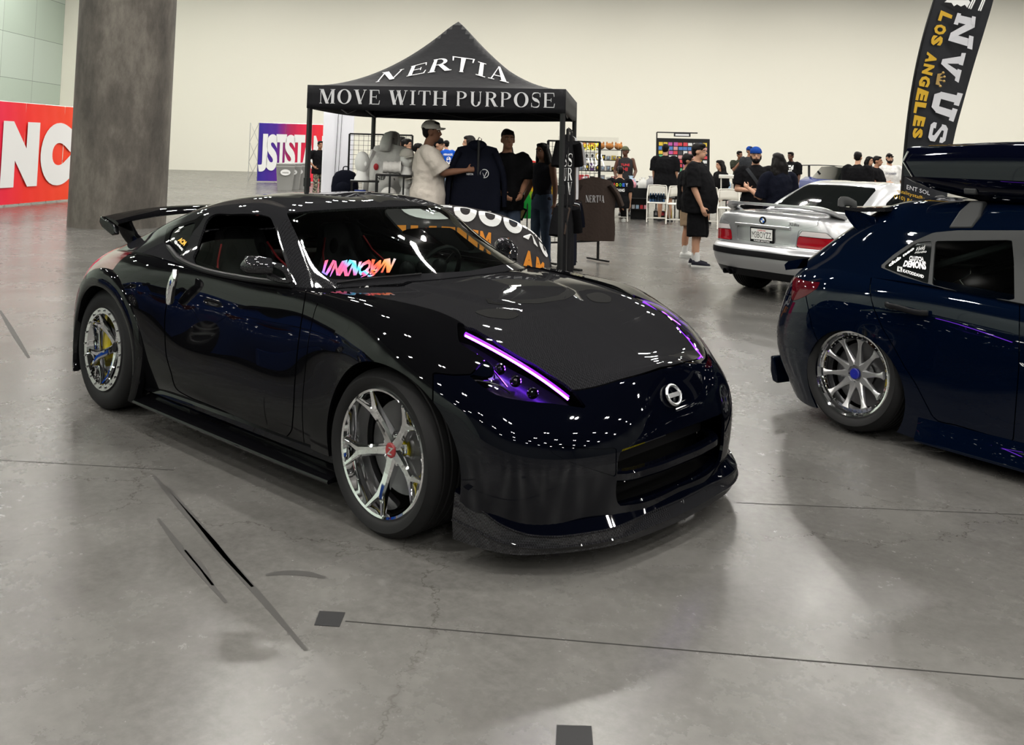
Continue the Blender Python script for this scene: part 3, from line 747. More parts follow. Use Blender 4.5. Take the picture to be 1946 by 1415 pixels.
def headlight(s):
    f = lambda p: (p[0], p[1]*s, p[2])
    S = HEAD if s == 1 else HEAD.mirror()
    bk = S.offset(-.075).build('headlight', M_BUCK, car, 0)
    S.build('lens_cover', M_LENS, bk, 0)
    ctl = np.array([cast(TH, q, -.016) for q in [(889, 634), (915, 645), (945, 660), (975, 679), (1010, 701), (1040, 722), (1062, 738), (1078, 750)]]); tq = np.linspace(0, 1, 8)
    cv = np.stack([np.polyval(np.polyfit(tq, ctl[:, i], 2), np.linspace(0, 1, 40)) for i in range(3)], 1)
    MB().tube([f(q) for q in cv], .0055, 8).build('light_strip', M_PUR, bk)
    MB().tube([f(q+np.array([-.006, .006, .004])) for q in cv], .0095, 8).build('glow_halo', M_PURHALO, bk)  # added wider tube: the strip's halo as glowing geometry, not a lamp part
    for q in ((952, 684), (983, 708), (1016, 732)):
        c = cast(TH, q, -.045); d = (Vector((1, -.55, .15))).normalized(); R = d.to_track_quat('Z', 'Y').to_matrix()
        b = MB(); b.lathe([(.016, 0), (.022, .004), (.024, .012), (.023, .02), (.019, .022), (.017, .012)], 20); b.xf(lambda p: Vector(f(c+R @ p))); pr = b.build('projector_ring', M_CHR, bk)
        b = MB(); b.ball((0, 0, .008), (.016, .016, .01), 14, 8); b.xf(lambda p: Vector(f(c+R @ p))); b.build('projector_lens', M_DGLASS, pr)
    for nm, pts in (('chrome_trim', [(876, 652), (905, 668), (932, 690), (952, 712), (966, 730)]), ('chrome_trim', [(898, 716), (925, 720), (950, 727), (972, 741)]), ('chrome_trim', [(905, 678), (925, 695), (938, 708), (940, 716), (920, 719)])):
        P = spline([cast(TH, q, -.02) for q in pts], 16); MB().tube([f(q) for q in P], .0035, 6).build(nm, M_CHR, bk)
    if s == 1: tag(bk, 'headlight lit purple')
headlight(1); headlight(-1)
M_TAIL = mat('red_lamp_plastic', (.12, .005, .012), .1, coat=1)
two(TAIL, 'tail_light', M_TAIL, None, .01)
# badge on the nose
TB = bvh(BUMPER)
def badge():
    c = cast(TB, (1275.7, 751.5), .013); n = Vector(BUMPER.N[np.argmin(np.linalg.norm(BUMPER.V-np.array(c), axis=1))]); n.y = 0; n.normalize()
    R = n.to_track_quat('Z', 'Y').to_matrix()
    up = R.inverted() @ Vector((0, 0, 1)); an = math.atan2(up.y, up.x)-pi/2; c = c-n*.004
    R = R @ Matrix.Rotation(an, 3, 'Z'); b = MB()
    b.tube([(.046*cos(2*pi*k/32), .04*sin(2*pi*k/32), .004) for k in range(33)], .007, 8); b.box((0, 0, .006), (.105, .018, .008))
    b.xf(lambda p: c+R @ p); b.build('badge', mat('satin_chrome', (.75, .75, .77), .3, metal=1), car)
badge()
# chrome upright door handles, mirrors
for s, d in ((1, doors[0]), (-1, doors[1])):
    P = spline([(q[0], q[1]*s, q[2]) for q in (onY((334, 513), -.925), onY((330, 528), -.945), onY((324, 552), -.945), onY((322, 576), -.935))], 12)
    b = MB(); bar(b, P, [.012, .03, .042, .05, .055, .058, .06, .06, .058, .055, .05, .03], .03, (0, -s, 0)); b.build('door_handle', M_CHR, d, 60)
    mb = [onY((553, 534), -.80), onY((533, 520), -.83), onY((514, 513), -.85), onY((490, 511), -.885), onY((467, 510), -.93), onY((459, 510), -.945)]
    rings = []
    for q, rz_, rx_ in zip(mb[2:], (.05, .058, .055, .02), (.05, .062, .055, .02)):
        rings.append([(q[0]+rx_*cos(2*pi*k/20), (q[1]-.02*cos(2*pi*k/20))*s, q[2]+.012+rz_*.9*sin(2*pi*k/20)*(1 if sin(2*pi*k/20) > 0 else .75)) for k in range(20)][::s])
    mm = MB().loft(rings).build('mirror', M_CARB, d, 60)
    for dz, dx in ((.03, .02), (-.028, -.01)):
        b = MB(); bar(b, spline([mb[0]*[1, s, 1], mb[1]*[1, s, 1]+[dx, 0, dz], mb[2]*[1, s, 1]+[dx*.6, 0, dz]], 8), .045, .022, (0, 0, 1)); b.build('mirror_arm', M_CARB, mm)
# vents let into the wings and bonnet
TF = bvh(FENDER)
TH2 = bvh(HOOD)
def px_panel(T, poly, off, name, m, parent, side=1, th=0):
    c = np.mean(poly, axis=0); pts = [cast(T, q, off) for q in poly]; ctr = cast(T, tuple(c), off)
    b = MB(); b.add([(q[0], q[1]*side, q[2]) for q in pts]+[(ctr[0], ctr[1]*side, ctr[2])], [(i, (i+1) % len(pts), len(pts))[::side] for i in range(len(pts))]); return b.build(name, m, parent)
def px_bar(T, pts, off, r, name, m, parent, side=1, n=12):
    P = spline([cast(T, q, off) for q in pts], n); return MB().tube([(q[0], q[1]*side, q[2]) for q in P], r, 6).build(name, m, parent)
for s, fo in ((1, fend[0]), (-1, fend[1])):
    for poly in ([(697, 622), (730, 619), (752, 623), (735, 640), (712, 641), (697, 640)], [(752, 624), (790, 629), (823, 644), (800, 649), (760, 646), (740, 641)], [(657, 655), (685, 643), (700, 645), (680, 655)]):
        v = px_panel(TF, smooth_poly(poly, 24), .002, 'fender_vent', M_VOID, fo, s)
        c = np.mean(poly, axis=0)
        for t in (.15, .5, .85):
            a, e = np.array(poly[0])*(1-t)+np.array(poly[1])*t, np.array(poly[-1])*(1-t)+np.array(poly[-2])*t
            px_bar(TF, [tuple(a), tuple((a+e)/2), tuple(e)], .004, .004, 'vent_louver', M_BLK, v, s, 6)
ho = bpy.data.objects['hood']
for s in (1, -1):
    px_panel(TH2, smooth_poly([(903, 593), (925, 588), (952, 588), (985, 600), (978, 604), (945, 605), (918, 600)], 24), .002, 'hood_vent', M_VOID, ho, s)
hv = [(.155, -.02), (.15, -.10), (.12, -.20), (.07, -.28), (.03, -.315), (.0, -.30), (.06, -.2), (.1, -.1), (.11, 0)]
def hood_z(x, y):
    q = TH2.ray_cast(Vector((x, min(y, -.0005), 2)), Vector((0, 0, -1))); return q[0].z if q[0] is not None else .85
b = MB(); pts = [(x, y) for x, y in hv]+[(x, -y) for x, y in hv[::-1]]
o_ = [(x, y, hood_z(x, -abs(y))+.002) for x, y in pts]; k = len(hv)
b.add(o_, [(i, i+1, k*2-2-i, k*2-1-i) if False else (i, i+1, 2*k-2-i, 2*k-1-i) for i in range(0)])
outer = [o_[i] for i in range(0, 5)][::-1]+[o_[2*k-1-i] for i in range(1, 5)]
inner = [o_[i] for i in (5, 5, 6, 7, 8)]; inner = inner+[(x, -y, z) for x, y, z in inner[::-1][1:]]
b = MB(); b.grid([outer, inner]); b.build('hood_scoop_gap', M_VOID, ho)
b = MB(); b.tube(spline([(x, y, z+.006) for x, y, z in inner], 30), .007, 6); b.build('scoop_lip', M_CARB, ho)
# wiper
px_bar(bvh(GHS), [(640, 541), (700, 533), (757, 528), (800, 524)], .012, .006, 'wiper', M_TRIM, car)
# ---- cabin
def two_tone(): pass
b = MB(); b.box((-1.75, 0, .34), (2.2, 1.5, .04)); b.build('cabin_floor', M_CABIN, car)
b = MB(); b.grid([[(x, y, z) for y in np.linspace(-.70, .70, 15)] for x, z in ((-.42, .90), (-.62, .885), (-.85, .875), (-.95, .84), (-.98, .74), (-.93, .5), (-.9, .36))]); b.build('dashboard', mat('dash_vinyl', (.03, .042, .038), .45), car)
for s in (1, -1):
    b = MB(); b.grid([[(x, s*y, z) for x in np.linspace(-.8, -2.6, 12)] for y, z in ((.79, .90), (.76, .885), (.72, .80), (.74, .36))]); b.build('door_card', mat('door_vinyl', (.035, .05, .045), .5), car)
for px in ((774, 509), (805, 506), (835, 503)):
    c = onX(px, -.80); b = MB(); b.ball((c[0], c[1], c[2]-.012), (.04, .048, .05), 18, 10); b.build('gauge_pod', M_TRIM, car)
cw = Vector((-1.03, .36, .86)); Rw = Vector((-.88, 0, .42)).to_track_quat('Z', 'Y').to_matrix()
sw = MB().tube([cw+Rw @ Vector((.17*cos(2*pi*k/36), .17*sin(2*pi*k/36), 0)) for k in range(37)], .015, 8).build('steering_wheel', M_TRIM, car)
for a in (0, 2.2, 4.1): MB().tube([cw, cw+Rw @ Vector((.165*cos(a), .165*sin(a), 0))], .012, 6).build('wheel_spoke', M_TRIM, sw)
M_SEAT = noise_bump(mat('seat_fabric', (.008, .008, .01), .85), 200, .1)
M_PIPE = mat('red_piping', (.35, .01, .015), .6)
for y in (-.37, .37):
    b = MB(); rings = []
    for z, w, x, d in ((.40, .25, -1.75, .10), (.55, .27, -1.80, .10), (.72, .27, -1.87, .09), (.83, .25, -1.92, .08), (.90, .19, -1.95, .07), (.99, .16, -1.98, .07), (1.06, .145, -2.0, .06), (1.085, .10, -2.01, .05)):
        rings.append([(x+dx*d, y+dy*w, z) for dx, dy in ((.9, -1), (-.2, -.96), (-.9, -.6), (-1, 0), (-.9, .6), (-.2, .96), (.9, 1), (.75, .82), (.05, .66), (-.1, 0), (.05, -.66), (.75, -.82))])
    st = MB().loft(rings).build('bucket_seat', M_SEAT, car, 50)
    b = MB(); bar(b, [(-1.2, y, .48), (-1.5, y, .46), (-1.78, y, .42)], .5, .16, (0, 0, 1)); b.build('seat_cushion', M_SEAT, st)
    for s in (-1, 1):
        MB().tube([(-1.78, y+s*.25, .83), (-1.87, y+s*.20, .91), (-1.915, y+s*.155, 1.0)], .006, 6).build('seat_piping', M_PIPE, st)
        b = MB(); b.ball((-1.89, y+s*.10, .95), (.012, .035, .05), 12, 8); b.build('harness_hole', M_VOID, st)
# windscreen lettering and stickers, lying on the glass
TW = bvh(WIND)
def decal(T, S, string, box, name, m, parent, off=.003, bold=.012, shear=0., fn=None, side=1):
    """string fitted into the quad box (px: left-bottom, right-bottom, right-top, left-top) and laid onto a surface"""
    v, f = text2d(string, 1, bold, shear=shear); v = np.array(v); lo, hi = v.min(0), v.max(0); uv_ = (v-lo)/(hi-lo); pts = []
    for (u, w) in uv_:
        if fn: u, w = fn(u, w)
        q = (np.array(box[0])*(1-u)+np.array(box[1])*u)*(1-w)+(np.array(box[3])*(1-u)+np.array(box[2])*u)*w
        p = cast(T, q, off); pts.append((p[0], p[1]*side, p[2]))
    return MB().add(pts, f).build(name, m, parent, 0)
m = mat('prism_vinyl', (1, 1, 1), .4)
N, L, bb = nodes(m); tc = N.new('ShaderNodeTexCoord'); sx = N.new('ShaderNodeSeparateXYZ'); L.new(tc.outputs['Generated'], sx.inputs[0])
rp = ramp(N, [(0, '4a5cff'), (.16, 'ff4a6a'), (.3, 'b04a90'), (.42, '28c8ff'), (.55, 'ff6a80'), (.66, 'ff3a10'), (.8, 'ff7a30'), (1, '9aa0a8')]); L.new(sx.outputs[1], rp.inputs[0]); L.new(rp.outputs[0], bb.inputs['Base Color'])
L.new(rp.outputs[0], bb.inputs['Emission Color']); bb.inputs['Emission Strength'].default_value = 0.0
MGR = m
wob = lambda u, w: (u+.012*sin(u*40+w*3), w+.09*sin(u*22)*(w-.3)+.04*sin(u*9))
decal(TW, WIND, 'UNKNOWN', ((609, 529), (746, 519), (754, 493), (615, 497)), 'windscreen_lettering', MGR, ws, .004, .06, .35, wob)
decal(TW, WIND, '95', ((684, 531), (715, 526), (717, 513), (688, 516)), 'windscreen_lettering', MGR, ws, .006, .04, .2)
px_panel(TW, [(853, 406), (862, 406), (881, 422), (870, 421)], .003, 'inspection_sticker', mat('pink_paper', (.55, .22, .25), .6), ws)
TQ = bvh(QUART); qw = bpy.data.objects['quarter_window']
decal(TQ, QUART, 'Z', ((331.5, 443), (343, 439.5), (350.5, 430), (338.5, 432.5)), 'window_sticker', M_WHT, qw, .003, .03, .2)
decal(TQ, QUART, 'ACM', ((338, 458), (350, 468), (356, 459.5), (345, 451)), 'window_sticker', mat('yellow_print', 'e0a010', .5), qw, .003, .04)
decal(TQ, QUART, '@unknz', ((331, 461), (346, 479), (350, 472), (334, 455.5)), 'window_sticker', M_WHT, qw, .003, .02)
# ---------------------------------------------------------------- the dark blue hatchback with roof box
def place(O, h):
    c, s = cos(h), sin(h)
    def toW(P): P = np.asarray(P, float); return np.stack([O[0]+c*P[..., 0]-s*P[..., 1], O[1]+s*P[..., 0]+c*P[..., 1], P[..., 2]], -1)
    def plane(px, y):                                   # point of the plane y = const of this car seen at a pixel, in car coordinates
        n = np.array([-s, c, 0]); o = np.array([O[0], O[1], 0])+n*y; d = ray(px); q = CAMP+d*(((o-CAMP) @ n)/(d @ n))-np.array([O[0], O[1], 0])
        return np.array([c*q[0]+s*q[1], -s*q[0]+c*q[1], q[2]])
    return toW, plane
def lpx(S, toW, poly, ok):
    W_ = toW(S.V); d = sdf(proj(W_), poly)*np.maximum((W_-CAMP) @ CFW, .3)/CF
    return np.where(ok(S.V), d, np.maximum(np.abs(d), .2))
HO, HH = (.923, 2.889), rad(-12)
hW, hP = place(HO, HH)
M_BLUE = mat('deep_blue_paint', (.0004, .0021, .008), .3, metal=.0, coat=.85, spec=.0)
M_TAILD = mat('dark_red_lamp', (.05, .002, .005), .3, coat=.6, spec=.0)
M_PLAS = mat('grey_plastic', (.026, .027, .028), .5, spec=.25)
def build_hatch(name, label, cat, O, h, paint, full=True):
    r = root(name, label, cat, (O[0], O[1], 0), h)
    ST = [
     [(-.70, 0, .14), (-.76, 0, .30), (-.78, 0, .50), (-.74, 0, .68), (-.70, 0, .83), (-.66, 0, .88), (-.6, 0, .90)],
     [(-.67, .45, .14), (-.735, .46, .30), (-.755, .46, .50), (-.71, .46, .68), (-.66, .45, .83), (-.60, .40, .89), (-.5, 0, .91)],
     [(-.52, .74, .12), (-.60, .765, .28), (-.63, .775, .48), (-.58, .765, .68), (-.52, .73, .83), (-.45, .66, .91), (-.4, 0, .92)],
     [(-.34, .85, .08), (-.36, .875, .26), (-.36, .89, .5), (-.33, .885, .70), (-.28, .83, .86), (-.25, .72, .93), (-.2, 0, .93)],
     [(0, .88, .1), (0, .90, .28), (0, .92, .5), (0, .915, .70), (0, .86, .87), (0, .75, .94), (0, 0, .93)],
     [(.4, .88, .07), (.4, .89, .26), (.4, .90, .5), (.4, .90, .70), (.4, .865, .86), (.4, .78, .915), (.4, 0, .91)],
     [(1.0, .87, .07), (1.0, .875, .26), (1.0, .885, .5), (1.0, .89, .68), (1.0, .86, .83), (1.0, .79, .88), (1, 0, .89)],
     [(1.8, .87, .07), (1.8, .875, .26), (1.8, .885, .5), (1.8, .885, .68), (1.8, .86, .81), (1.8, .80, .86), (1.8, 0, .88)],
     [(2.64, .87, .1), (2.64, .88, .28), (2.64, .905, .5), (2.64, .90, .67), (2.64, .84, .80), (2.64, .72, .86), (2.6, 0, .93)],
     [(3.2, .79, .12), (3.22, .81, .28), (3.23, .82, .48), (3.2, .79, .62), (3.14, .70, .72), (3.08, .58, .77), (3.0, 0, .84)],
     [(3.42, .55, .12), (3.46, .56, .28), (3.47, .56, .46), (3.42, .54, .60), (3.35, .48, .68), (3.28, .40, .72), (3.2, 0, .79)],
     [(3.52, 0, .12), (3.56, 0, .28), (3.57, 0, .46), (3.52, 0, .58), (3.44, 0, .68), (3.34, 0, .73), (3.26, 0, .76)]]
    B = net(ST, 220, 80, (2.5, 2)); B[0, :, 1] = 0; B[-1, :, 1] = 0; B[:, -1, 1] = 0
    S = gridsurf(B, False); S.V[:, 1] = np.minimum(S.V[:, 1], 0)
    cir = lambda S, cx, cz, R: np.where(S.V[:, 1] < -.45, np.hypot(S.V[:, 0]-cx, S.V[:, 2]-cz)-R, .5)
    S = S.clip(-cir(S, .02, .265, .325)); S = S.clip(-cir(S, 2.66, .265, .33))
    S = S.clip(-np.where(S.V[:, 2] > .8, sdf(S.V[:, :2], [(2.4, .3), (2.3, -.62), (1.2, -.74), (.2, -.74), (-.2, -.66), (-.5, -.4), (-.5, .3)]), .5))
    rs = lambda V: V[:, 1] < -.4
    toW = hW
    Z = lambda x, y: (1440+x/5.897, 380+y/5.897)
    TLP = [Z(*q) for q in ((395, 860), (430, 862), (520, 900), (620, 915), (700, 918), (665, 990), (540, 1075), (430, 1122), (372, 1130), (380, 1000))]
    TLs, S = S.clip(lpx(S, toW, TLP, rs)+.001), S.clip(.001-lpx(S, toW, TLP, rs))
    DR = [(1660, 500), (1656, 525), (1652.8, 548), (1656, 570), (1662, 590), (1677, 624), (1692, 648), (1719, 697), (1740, 729), (1760, 768), (1772, 791), (1784, 801), (1815, 807), (1925, 840), (1936, 700), (1938, 560), (1800, 500)]
    ok = lambda V: (V[:, 1] < -.5) & (V[:, 2] > .15)
    D1, S = S.clip(lpx(S, toW, DR, ok)+.003), S.clip(.003-lpx(S, toW, DR, ok))
    FD = lambda S: np.where((S.V[:, 1] < -.5) & (S.V[:, 2] > .2), np.maximum(1.02-S.V[:, 0], S.V[:, 0]-2.1), .3)
    D2, S = S.clip(FD(S)+.003), S.clip(.003-FD(S))
    BM = [(1531, 560), (1534, 575), (1541.7, 617), (1551, 642), (1560, 660), (1600, 900), (1400, 900), (1400, 560)]
    bd = lambda S: np.where(S.V[:, 0] < .0, np.where(S.V[:, 1] < -.55, sdf(proj(toW(S.V)), BM)*5/CF, np.where(S.V[:, 2] < .62, -.2, .3)), .3)
    BP, S = S.clip(bd(S)+.0025), S.clip(.0025-bd(S))
    S.both().build('body', paint, r); BP.both().build('rear_bumper', paint, r)
    ds = []
    for X in (D1, D2):
        for q in (X, X.mirror()): ds.append(q.build('door', paint, r))
    for q in (TLs, TLs.mirror()): q.build('tail_light', M_TAILD, r)
    GH = [
     [(-.40, .76, .86), (-.45, .69, .915), (-.50, .60, .94), (-.53, .50, .95), (-.56, .3, .955), (-.57, 0, .957)],
     [(-.16, .80, .88), (-.21, .70, 1.01), (-.27, .61, 1.09), (-.32, .52, 1.105), (-.36, .3, 1.12), (-.38, 0, 1.125)],
     [(.08, .82, .90), (.06, .71, 1.06), (.02, .635, 1.20), (-.02, .55, 1.265), (-.06, .32, 1.31), (-.08, 0, 1.32)],
     [(.45, .83, .90), (.45, .71, 1.07), (.45, .64, 1.22), (.45, .56, 1.315), (.45, .33, 1.37), (.45, 0, 1.38)],
     [(1.1, .83, .87), (1.1, .715, 1.06), (1.1, .645, 1.24), (1.1, .57, 1.335), (1.1, .33, 1.385), (1.1, 0, 1.395)],
     [(1.75, .83, .86), (1.72, .72, 1.04), (1.70, .635, 1.21), (1.66, .55, 1.29), (1.64, .32, 1.34), (1.62, 0, 1.35)],
     [(2.3, .83, .85), (2.28, .76, .95), (2.24, .69, 1.02), (2.18, .6, 1.06), (2.12, .3, 1.11), (2.1, 0, 1.12)],
     [(2.66, .80, .83), (2.66, .76, .85), (2.64, .72, .87), (2.62, .6, .89), (2.62, .3, .915), (2.62, 0, .925)]]
    Pg = net(GH, 150, 70, (2.5, 1.6)); Pg[:, -1, 1] = 0; Gs = gridsurf(Pg, False)
    Z4 = lambda x, y: (1660+x/5.44, 380+y/5.44)
    QP = [Z4(*q) for q in ((100, 692), (250, 578), (430, 452), (500, 432), (603, 424), (585, 640), (562, 862), (300, 770))]
    RW = [Z4(*q) for q in ((640, 424), (1430, 414), (1450, 640), (1455, 1040), (1200, 1005), (900, 945), (606, 872), (622, 640))]
    def take(poly, okf, g=.001):
        nonlocal Gs
        d = lpx(Gs, toW, poly, okf); a = Gs.clip(d+g); Gs = Gs.clip(g-d); return a
    Qs, Rs = take(QP, rs), take(RW, rs)
    def takexz(f):
        nonlocal Gs
        d = f(Gs); a = Gs.clip(d+.001); Gs = Gs.clip(.001-d); return a
    Fs = takexz(lambda g: np.where(g.V[:, 1] < -.5, sdf(g.V[:, [0, 2]], [(1.06, .90), (1.06, 1.2), (1.6, 1.19), (1.78, 1.12), (2.25, .93), (2.2, .90)]), .3))
    Bs = takexz(lambda g: np.where((g.V[:, 0] < .1) & (g.V[:, 2] > .93), sdf(g.V[:, :2], [(-.08, .3), (-.08, -.44), (-.3, -.47), (-.52, -.49), (-.545, .3)]), .3))
    Ws = takexz(lambda g: np.where(g.V[:, 0] > 1.5, sdf(g.V[:, :2], [(1.67, .3), (1.70, -.5), (2.2, -.58), (2.58, -.6), (2.6, .3)]), .3))
    TRM = [Z4(*q) for q in ((60, 690), (210, 560), (400, 430), (620, 335), (860, 312), (1700, 312), (1700, 1110), (1556, 1092), (1200, 1035), (700, 905), (300, 790))]
    tr_ = take(TRM, lambda V: (V[:, 1] < -.4) & (V[:, 2] < 1.26), .0005)
    Gs.both().build('roof', paint, r)
    for q in (tr_, tr_.mirror()): q.build('window_trim', M_PLAS, r)
    qws = []
    for q in (Qs, Qs.mirror()): qws.append(q.offset(-.004).build('quarter_window', M_DGLASS, r, 0))
    for X in (Rs, Fs):
        for q in (X, X.mirror()): q.offset(-.006).build('side_window', M_GLASS, r, 0)
    Bs.both().offset(-.002).build('rear_window', M_DGLASS, r, 0); Ws.both().offset(-.002).build('windshield', M_GLASS, r, 0)
    for cx_ in (0, 2.64):
        for s in (1, -1):
            w = wheel_parts(r, .318, .244, .235, -.118, 'mesh', M_CHR, n=10, a0=rad(8))
            w.location = (cx_, -.765*s, .325); w.rotation_euler = (rad(-7) if s == 1 else rad(-7), 0, 0 if s == 1 else pi)
            b = MB(); b.lathe([(.001, -.44), (.36, -.44), (.36, -.80)], 28, (0, 0, 0), 'y', rad(-20), rad(200)); o = b.build('wheel_well', M_VOID, r); o.location = (cx_+.02, 0, .32); o.rotation_euler = (0, 0, 0 if s == 1 else pi)
    MB().box((1.35, 0, .12), (4.0, .86, .03)).build('floor_pan', M_VOID, r)
    MB().box((1.33, 0, .11), (1.8, 1.7, .03)).build('underbody', M_VOID, r)
    MB().box((.95, 0, .55), (2.6, 1.40, .1)).build('cabin_floor', M_CABIN, r)
    for y in (-.62, .62):
        b = MB()
        b.tube([(.86, y, .6), (.90, y, 1.0), (.92, y*.88, 1.2), (.92, 0, 1.28)], .022, 8); b.tube([(.0, y*.9, .85), (.9, y*.9, 1.2)], .02, 8); b.build('roll_bar', M_PLAS, r)
    return r, ds, qws, Qs, tr_
hatch, hdoors, hq, HQS, HTR = build_hatch('hatchback', 'dark blue hatchback with a roof box and polished ten-spoke wheel', 'car', HO, HH, M_BLUE)
def toL(q):                                             # world point to hatchback coordinates
    d = np.asarray(q)-np.array([HO[0], HO[1], 0]); c, s = cos(HH), sin(HH); return np.array([c*d[0]+s*d[1], -s*d[0]+c*d[1], d[2]])
Zc = lambda x, y: (1440+x/5.897, 380+y/5.897)
Zd = lambda x, y: (1660+x/5.44, 380+y/5.44)
# big roof-edge wing, ducktail, handle, side skirt, bumper canard
wp = [hP(Zc(*q), -.62) for q in ((960, 70), (1320, 200), (1338, 300), (1290, 360), (1212, 440), (1160, 385), (1095, 320), (1030, 240), (985, 170))]
rw = MB().loft([[(-.27, y, 1.268), (-.25, y, 1.285), (-.1, y, 1.285), (.06, y, 1.30), (.06, y, 1.275), (-.1, y, 1.262)] for y in np.linspace(-.63, .63, 13)]).build('roof_wing', M_CARB, hatch, 40)
for s in (1, -1):
    b = MB(); b.prism([(q[0], q[2]) for q in wp], lambda x, z: (x, -.625*s, z), lambda x, z: (x, -.60*s, z)); b.build('end_plate', M_BLUE, rw, bevel=.004)
    b = MB(); bar(b, spline([(-.255, s*.615, 1.275), (-.27, s*.59, 1.312), (-.272, s*.53, 1.318), (-.268, s*.44, 1.292)], 14), np.linspace(.06, .05, 14), .012, (1, 0, .3)); b.build('wing_lip', M_PLAS, rw)
b = MB(); b.loft([[(-.67-.02*(1-(y/.6)**2), y, .90), (-.70-.03*(1-(y/.6)**2), y, .875), (-.69-.02*(1-(y/.6)**2), y, .84), (-.6, y, .86), (-.55, y, .93)] for y in np.linspace(-.6, .6, 15)]); b.build('ducktail_spoiler', M_BLUE, hatch, 40)
b = MB(); hb_ = [hP(Zd(*q), -.905)+np.array([0, -.025*k, 0]) for q, k in (((130, 1075), 0), ((180, 1085), 1), ((300, 1110), 1.2), ((420, 1145), 1.2), ((520, 1165), .8), ((560, 1168), 0))]
bar(b, spline(hb_, 14), .03, .018, (0, -1, 0)); b.build('door_handle', M_TRIM, hdoors[0], 60)
for s in (1, -1):
    b = MB(); b.loft([[(x, -s*y, z) for y, z in ((.84, .20), (.893, .19), (.90, .15), (.93, .09), (.93, .07), (.84, .065))][::s] for x in np.linspace(.42, 2.22, 16)]); b.build('side_skirt', M_BLUE, hatch, 30)
cn = [hP((1440+x/5.44, 600+y/5.44), -.70) for x, y in ((130, 410), (165, 420), (195, 620), (200, 700), (150, 670), (128, 560))]
b = MB(); b.prism([(q[0], q[2]) for q in cn], lambda x, z: (x, -.70, z), lambda x, z: (x+.03, -.42, z)); b.build('bumper_fin', M_BLUE, hatch, bevel=.008)
# window stickers
THQ = BVHTree.FromPolygons([tuple(q) for q in hW(HQS.V)], HQS.F)
def hdecal(string, box, name, bold=.02, shear=0):
    o = decal(THQ, HQS, string, box, name, M_WHT, hq[0], .003, bold, shear)
    for v in o.data.vertices: v.co = toL(v.co)
    return o
hdecal('club neo', (Zd(165, 695), Zd(425, 510), Zd(420, 480), Zd(155, 662)), 'window_sticker', .05)
hdecal('Vivid', (Zd(440, 530), Zd(545, 510), Zd(535, 465), Zd(455, 490)), 'window_sticker', .0, .4)
hdecal('studio', (Zd(425, 553), Zd(553, 545), Zd(548, 520), Zd(435, 530)), 'window_sticker', .0, .4)
hdecal('CLUTCH', (Zd(370, 625), Zd(525, 640), Zd(510, 590), Zd(375, 578)), 'window_sticker', .04, .1)
hdecal('DEMONS', (Zd(305, 690), Zd(550, 725), Zd(540, 635), Zd(325, 625)), 'window_sticker', .05, .1)
hdecal('KATODDAVID', (Zd(305, 748), Zd(520, 812), Zd(525, 780), Zd(312, 715)), 'window_sticker', .03)
ic_ = [cast(THQ, Zd(*q), .003) for q in ((252, 735), (292, 745), (296, 700), (256, 690))]
b = MB(); b.tube([toL(q) for q in ic_+ic_[:1]], .003, 6); b.build('window_sticker', M_WHT, hq[0])
c0 = toL(cast(THQ, Zd(273, 717), .003)); b = MB(); b.tube([c0+np.array([.008*cos(t), 0, .008*sin(t)]) for t in np.linspace(0, 2*pi, 14)], .002, 6); b.build('window_sticker', M_WHT, hq[0])
# roof rack: two bars, four feet; the box on it is its own thing
RX = (.56, 1.26)
zt = 1.44
fo = [hP(Zd(*q), -.60) for q in ((810, 290), (1062, 290), (1105, 165), (1092, 15), (965, 8), (880, 110))]
rk = root('roof_rack', 'grey clamp-on roof rack feet and bars under the dark roof box', 'roof rack', hatch.location, HH)
for k, x in enumerate(RX):
    MB().box((x, 0, zt-.02), (.07, 1.2, .035)).build('crossbar', M_PLAS, rk, bevel=.008)
    for s in (1, -1):
        x0 = np.mean([q[0] for q in fo]); z0 = min(q[2] for q in fo)
        b = MB(); b.prism([(q[0]-x0+x, max(q[2], z0)) for q in fo], lambda a, z: (a, -s*(.655-.10*(z-z0)/.2), z), lambda a, z: (a, -s*(.56-.06*(z-z0)/.2), z)); b.build('rack_foot', M_PLAS, rk, bevel=.012)
bx = root('roof_box', 'long glossy dark blue roof box strapped above the blue hatchback', 'roof box', hatch.location, HH)
Z7 = lambda x, y: (1660+x/3.37, y/3.37)
bp = [hP(Z7(*q), -.58) for q in ((205, 935), (197, 985), (270, 1110), (300, 1190), (380, 1268), (520, 1300), (900, 1312))]
zb, ztop = bp[-1][2], bp[0][2]
x0, x1 = bp[1][0], bp[1][0]+2.05
M_BOX = mat('box_gloss_blue', (.0006, .001, .005), .3, coat=.85, spec=.0)
xs = np.concatenate([[bp[0][0]], np.linspace(bp[0][0]+.04, x1-.3, 14), [x1-.12, x1]])
def sect(x, lo, hi, grow):
    t = np.clip((x-x0)/(x1-x0), 0, 1); nar = 1-.45*sstep(np.array(t), .72, 1.0); dr = .22*sstep(np.array(t), .6, 1.0)*(hi-lo > .01)
    yc, hw = -.22, (.38+grow)*nar; return yc, hw, dr
zs = zb+.42*(ztop-zb)
def xrear(z): return float(np.interp(z, [q[2] for q in bp[::-1]], [q[0] for q in bp[::-1]]))
rings = []
for x in xs:
    yc, hw, dr = sect(x, zs, ztop, 0); t = (x-xs[0])/(xs[-1]-xs[0]); hi = ztop+.035*sin(pi*min(1, t*1.2))-dr*.8
    sh = 0 if t > .05 else 1
    rings.append([(x+(0 if not sh else .0), yc+hw*a, zs+(hi-zs)*c) for a, c in ((-1, 0), (-1.0, .3), (-.97, .7), (-.9, .92), (-.75, 1), (0, 1.03), (.75, 1), (.9, .92), (.97, .7), (1, .3), (1, 0))])
MB().loft(rings, True, True).build('lid', M_BOX, bx, 40, bevel=.01)
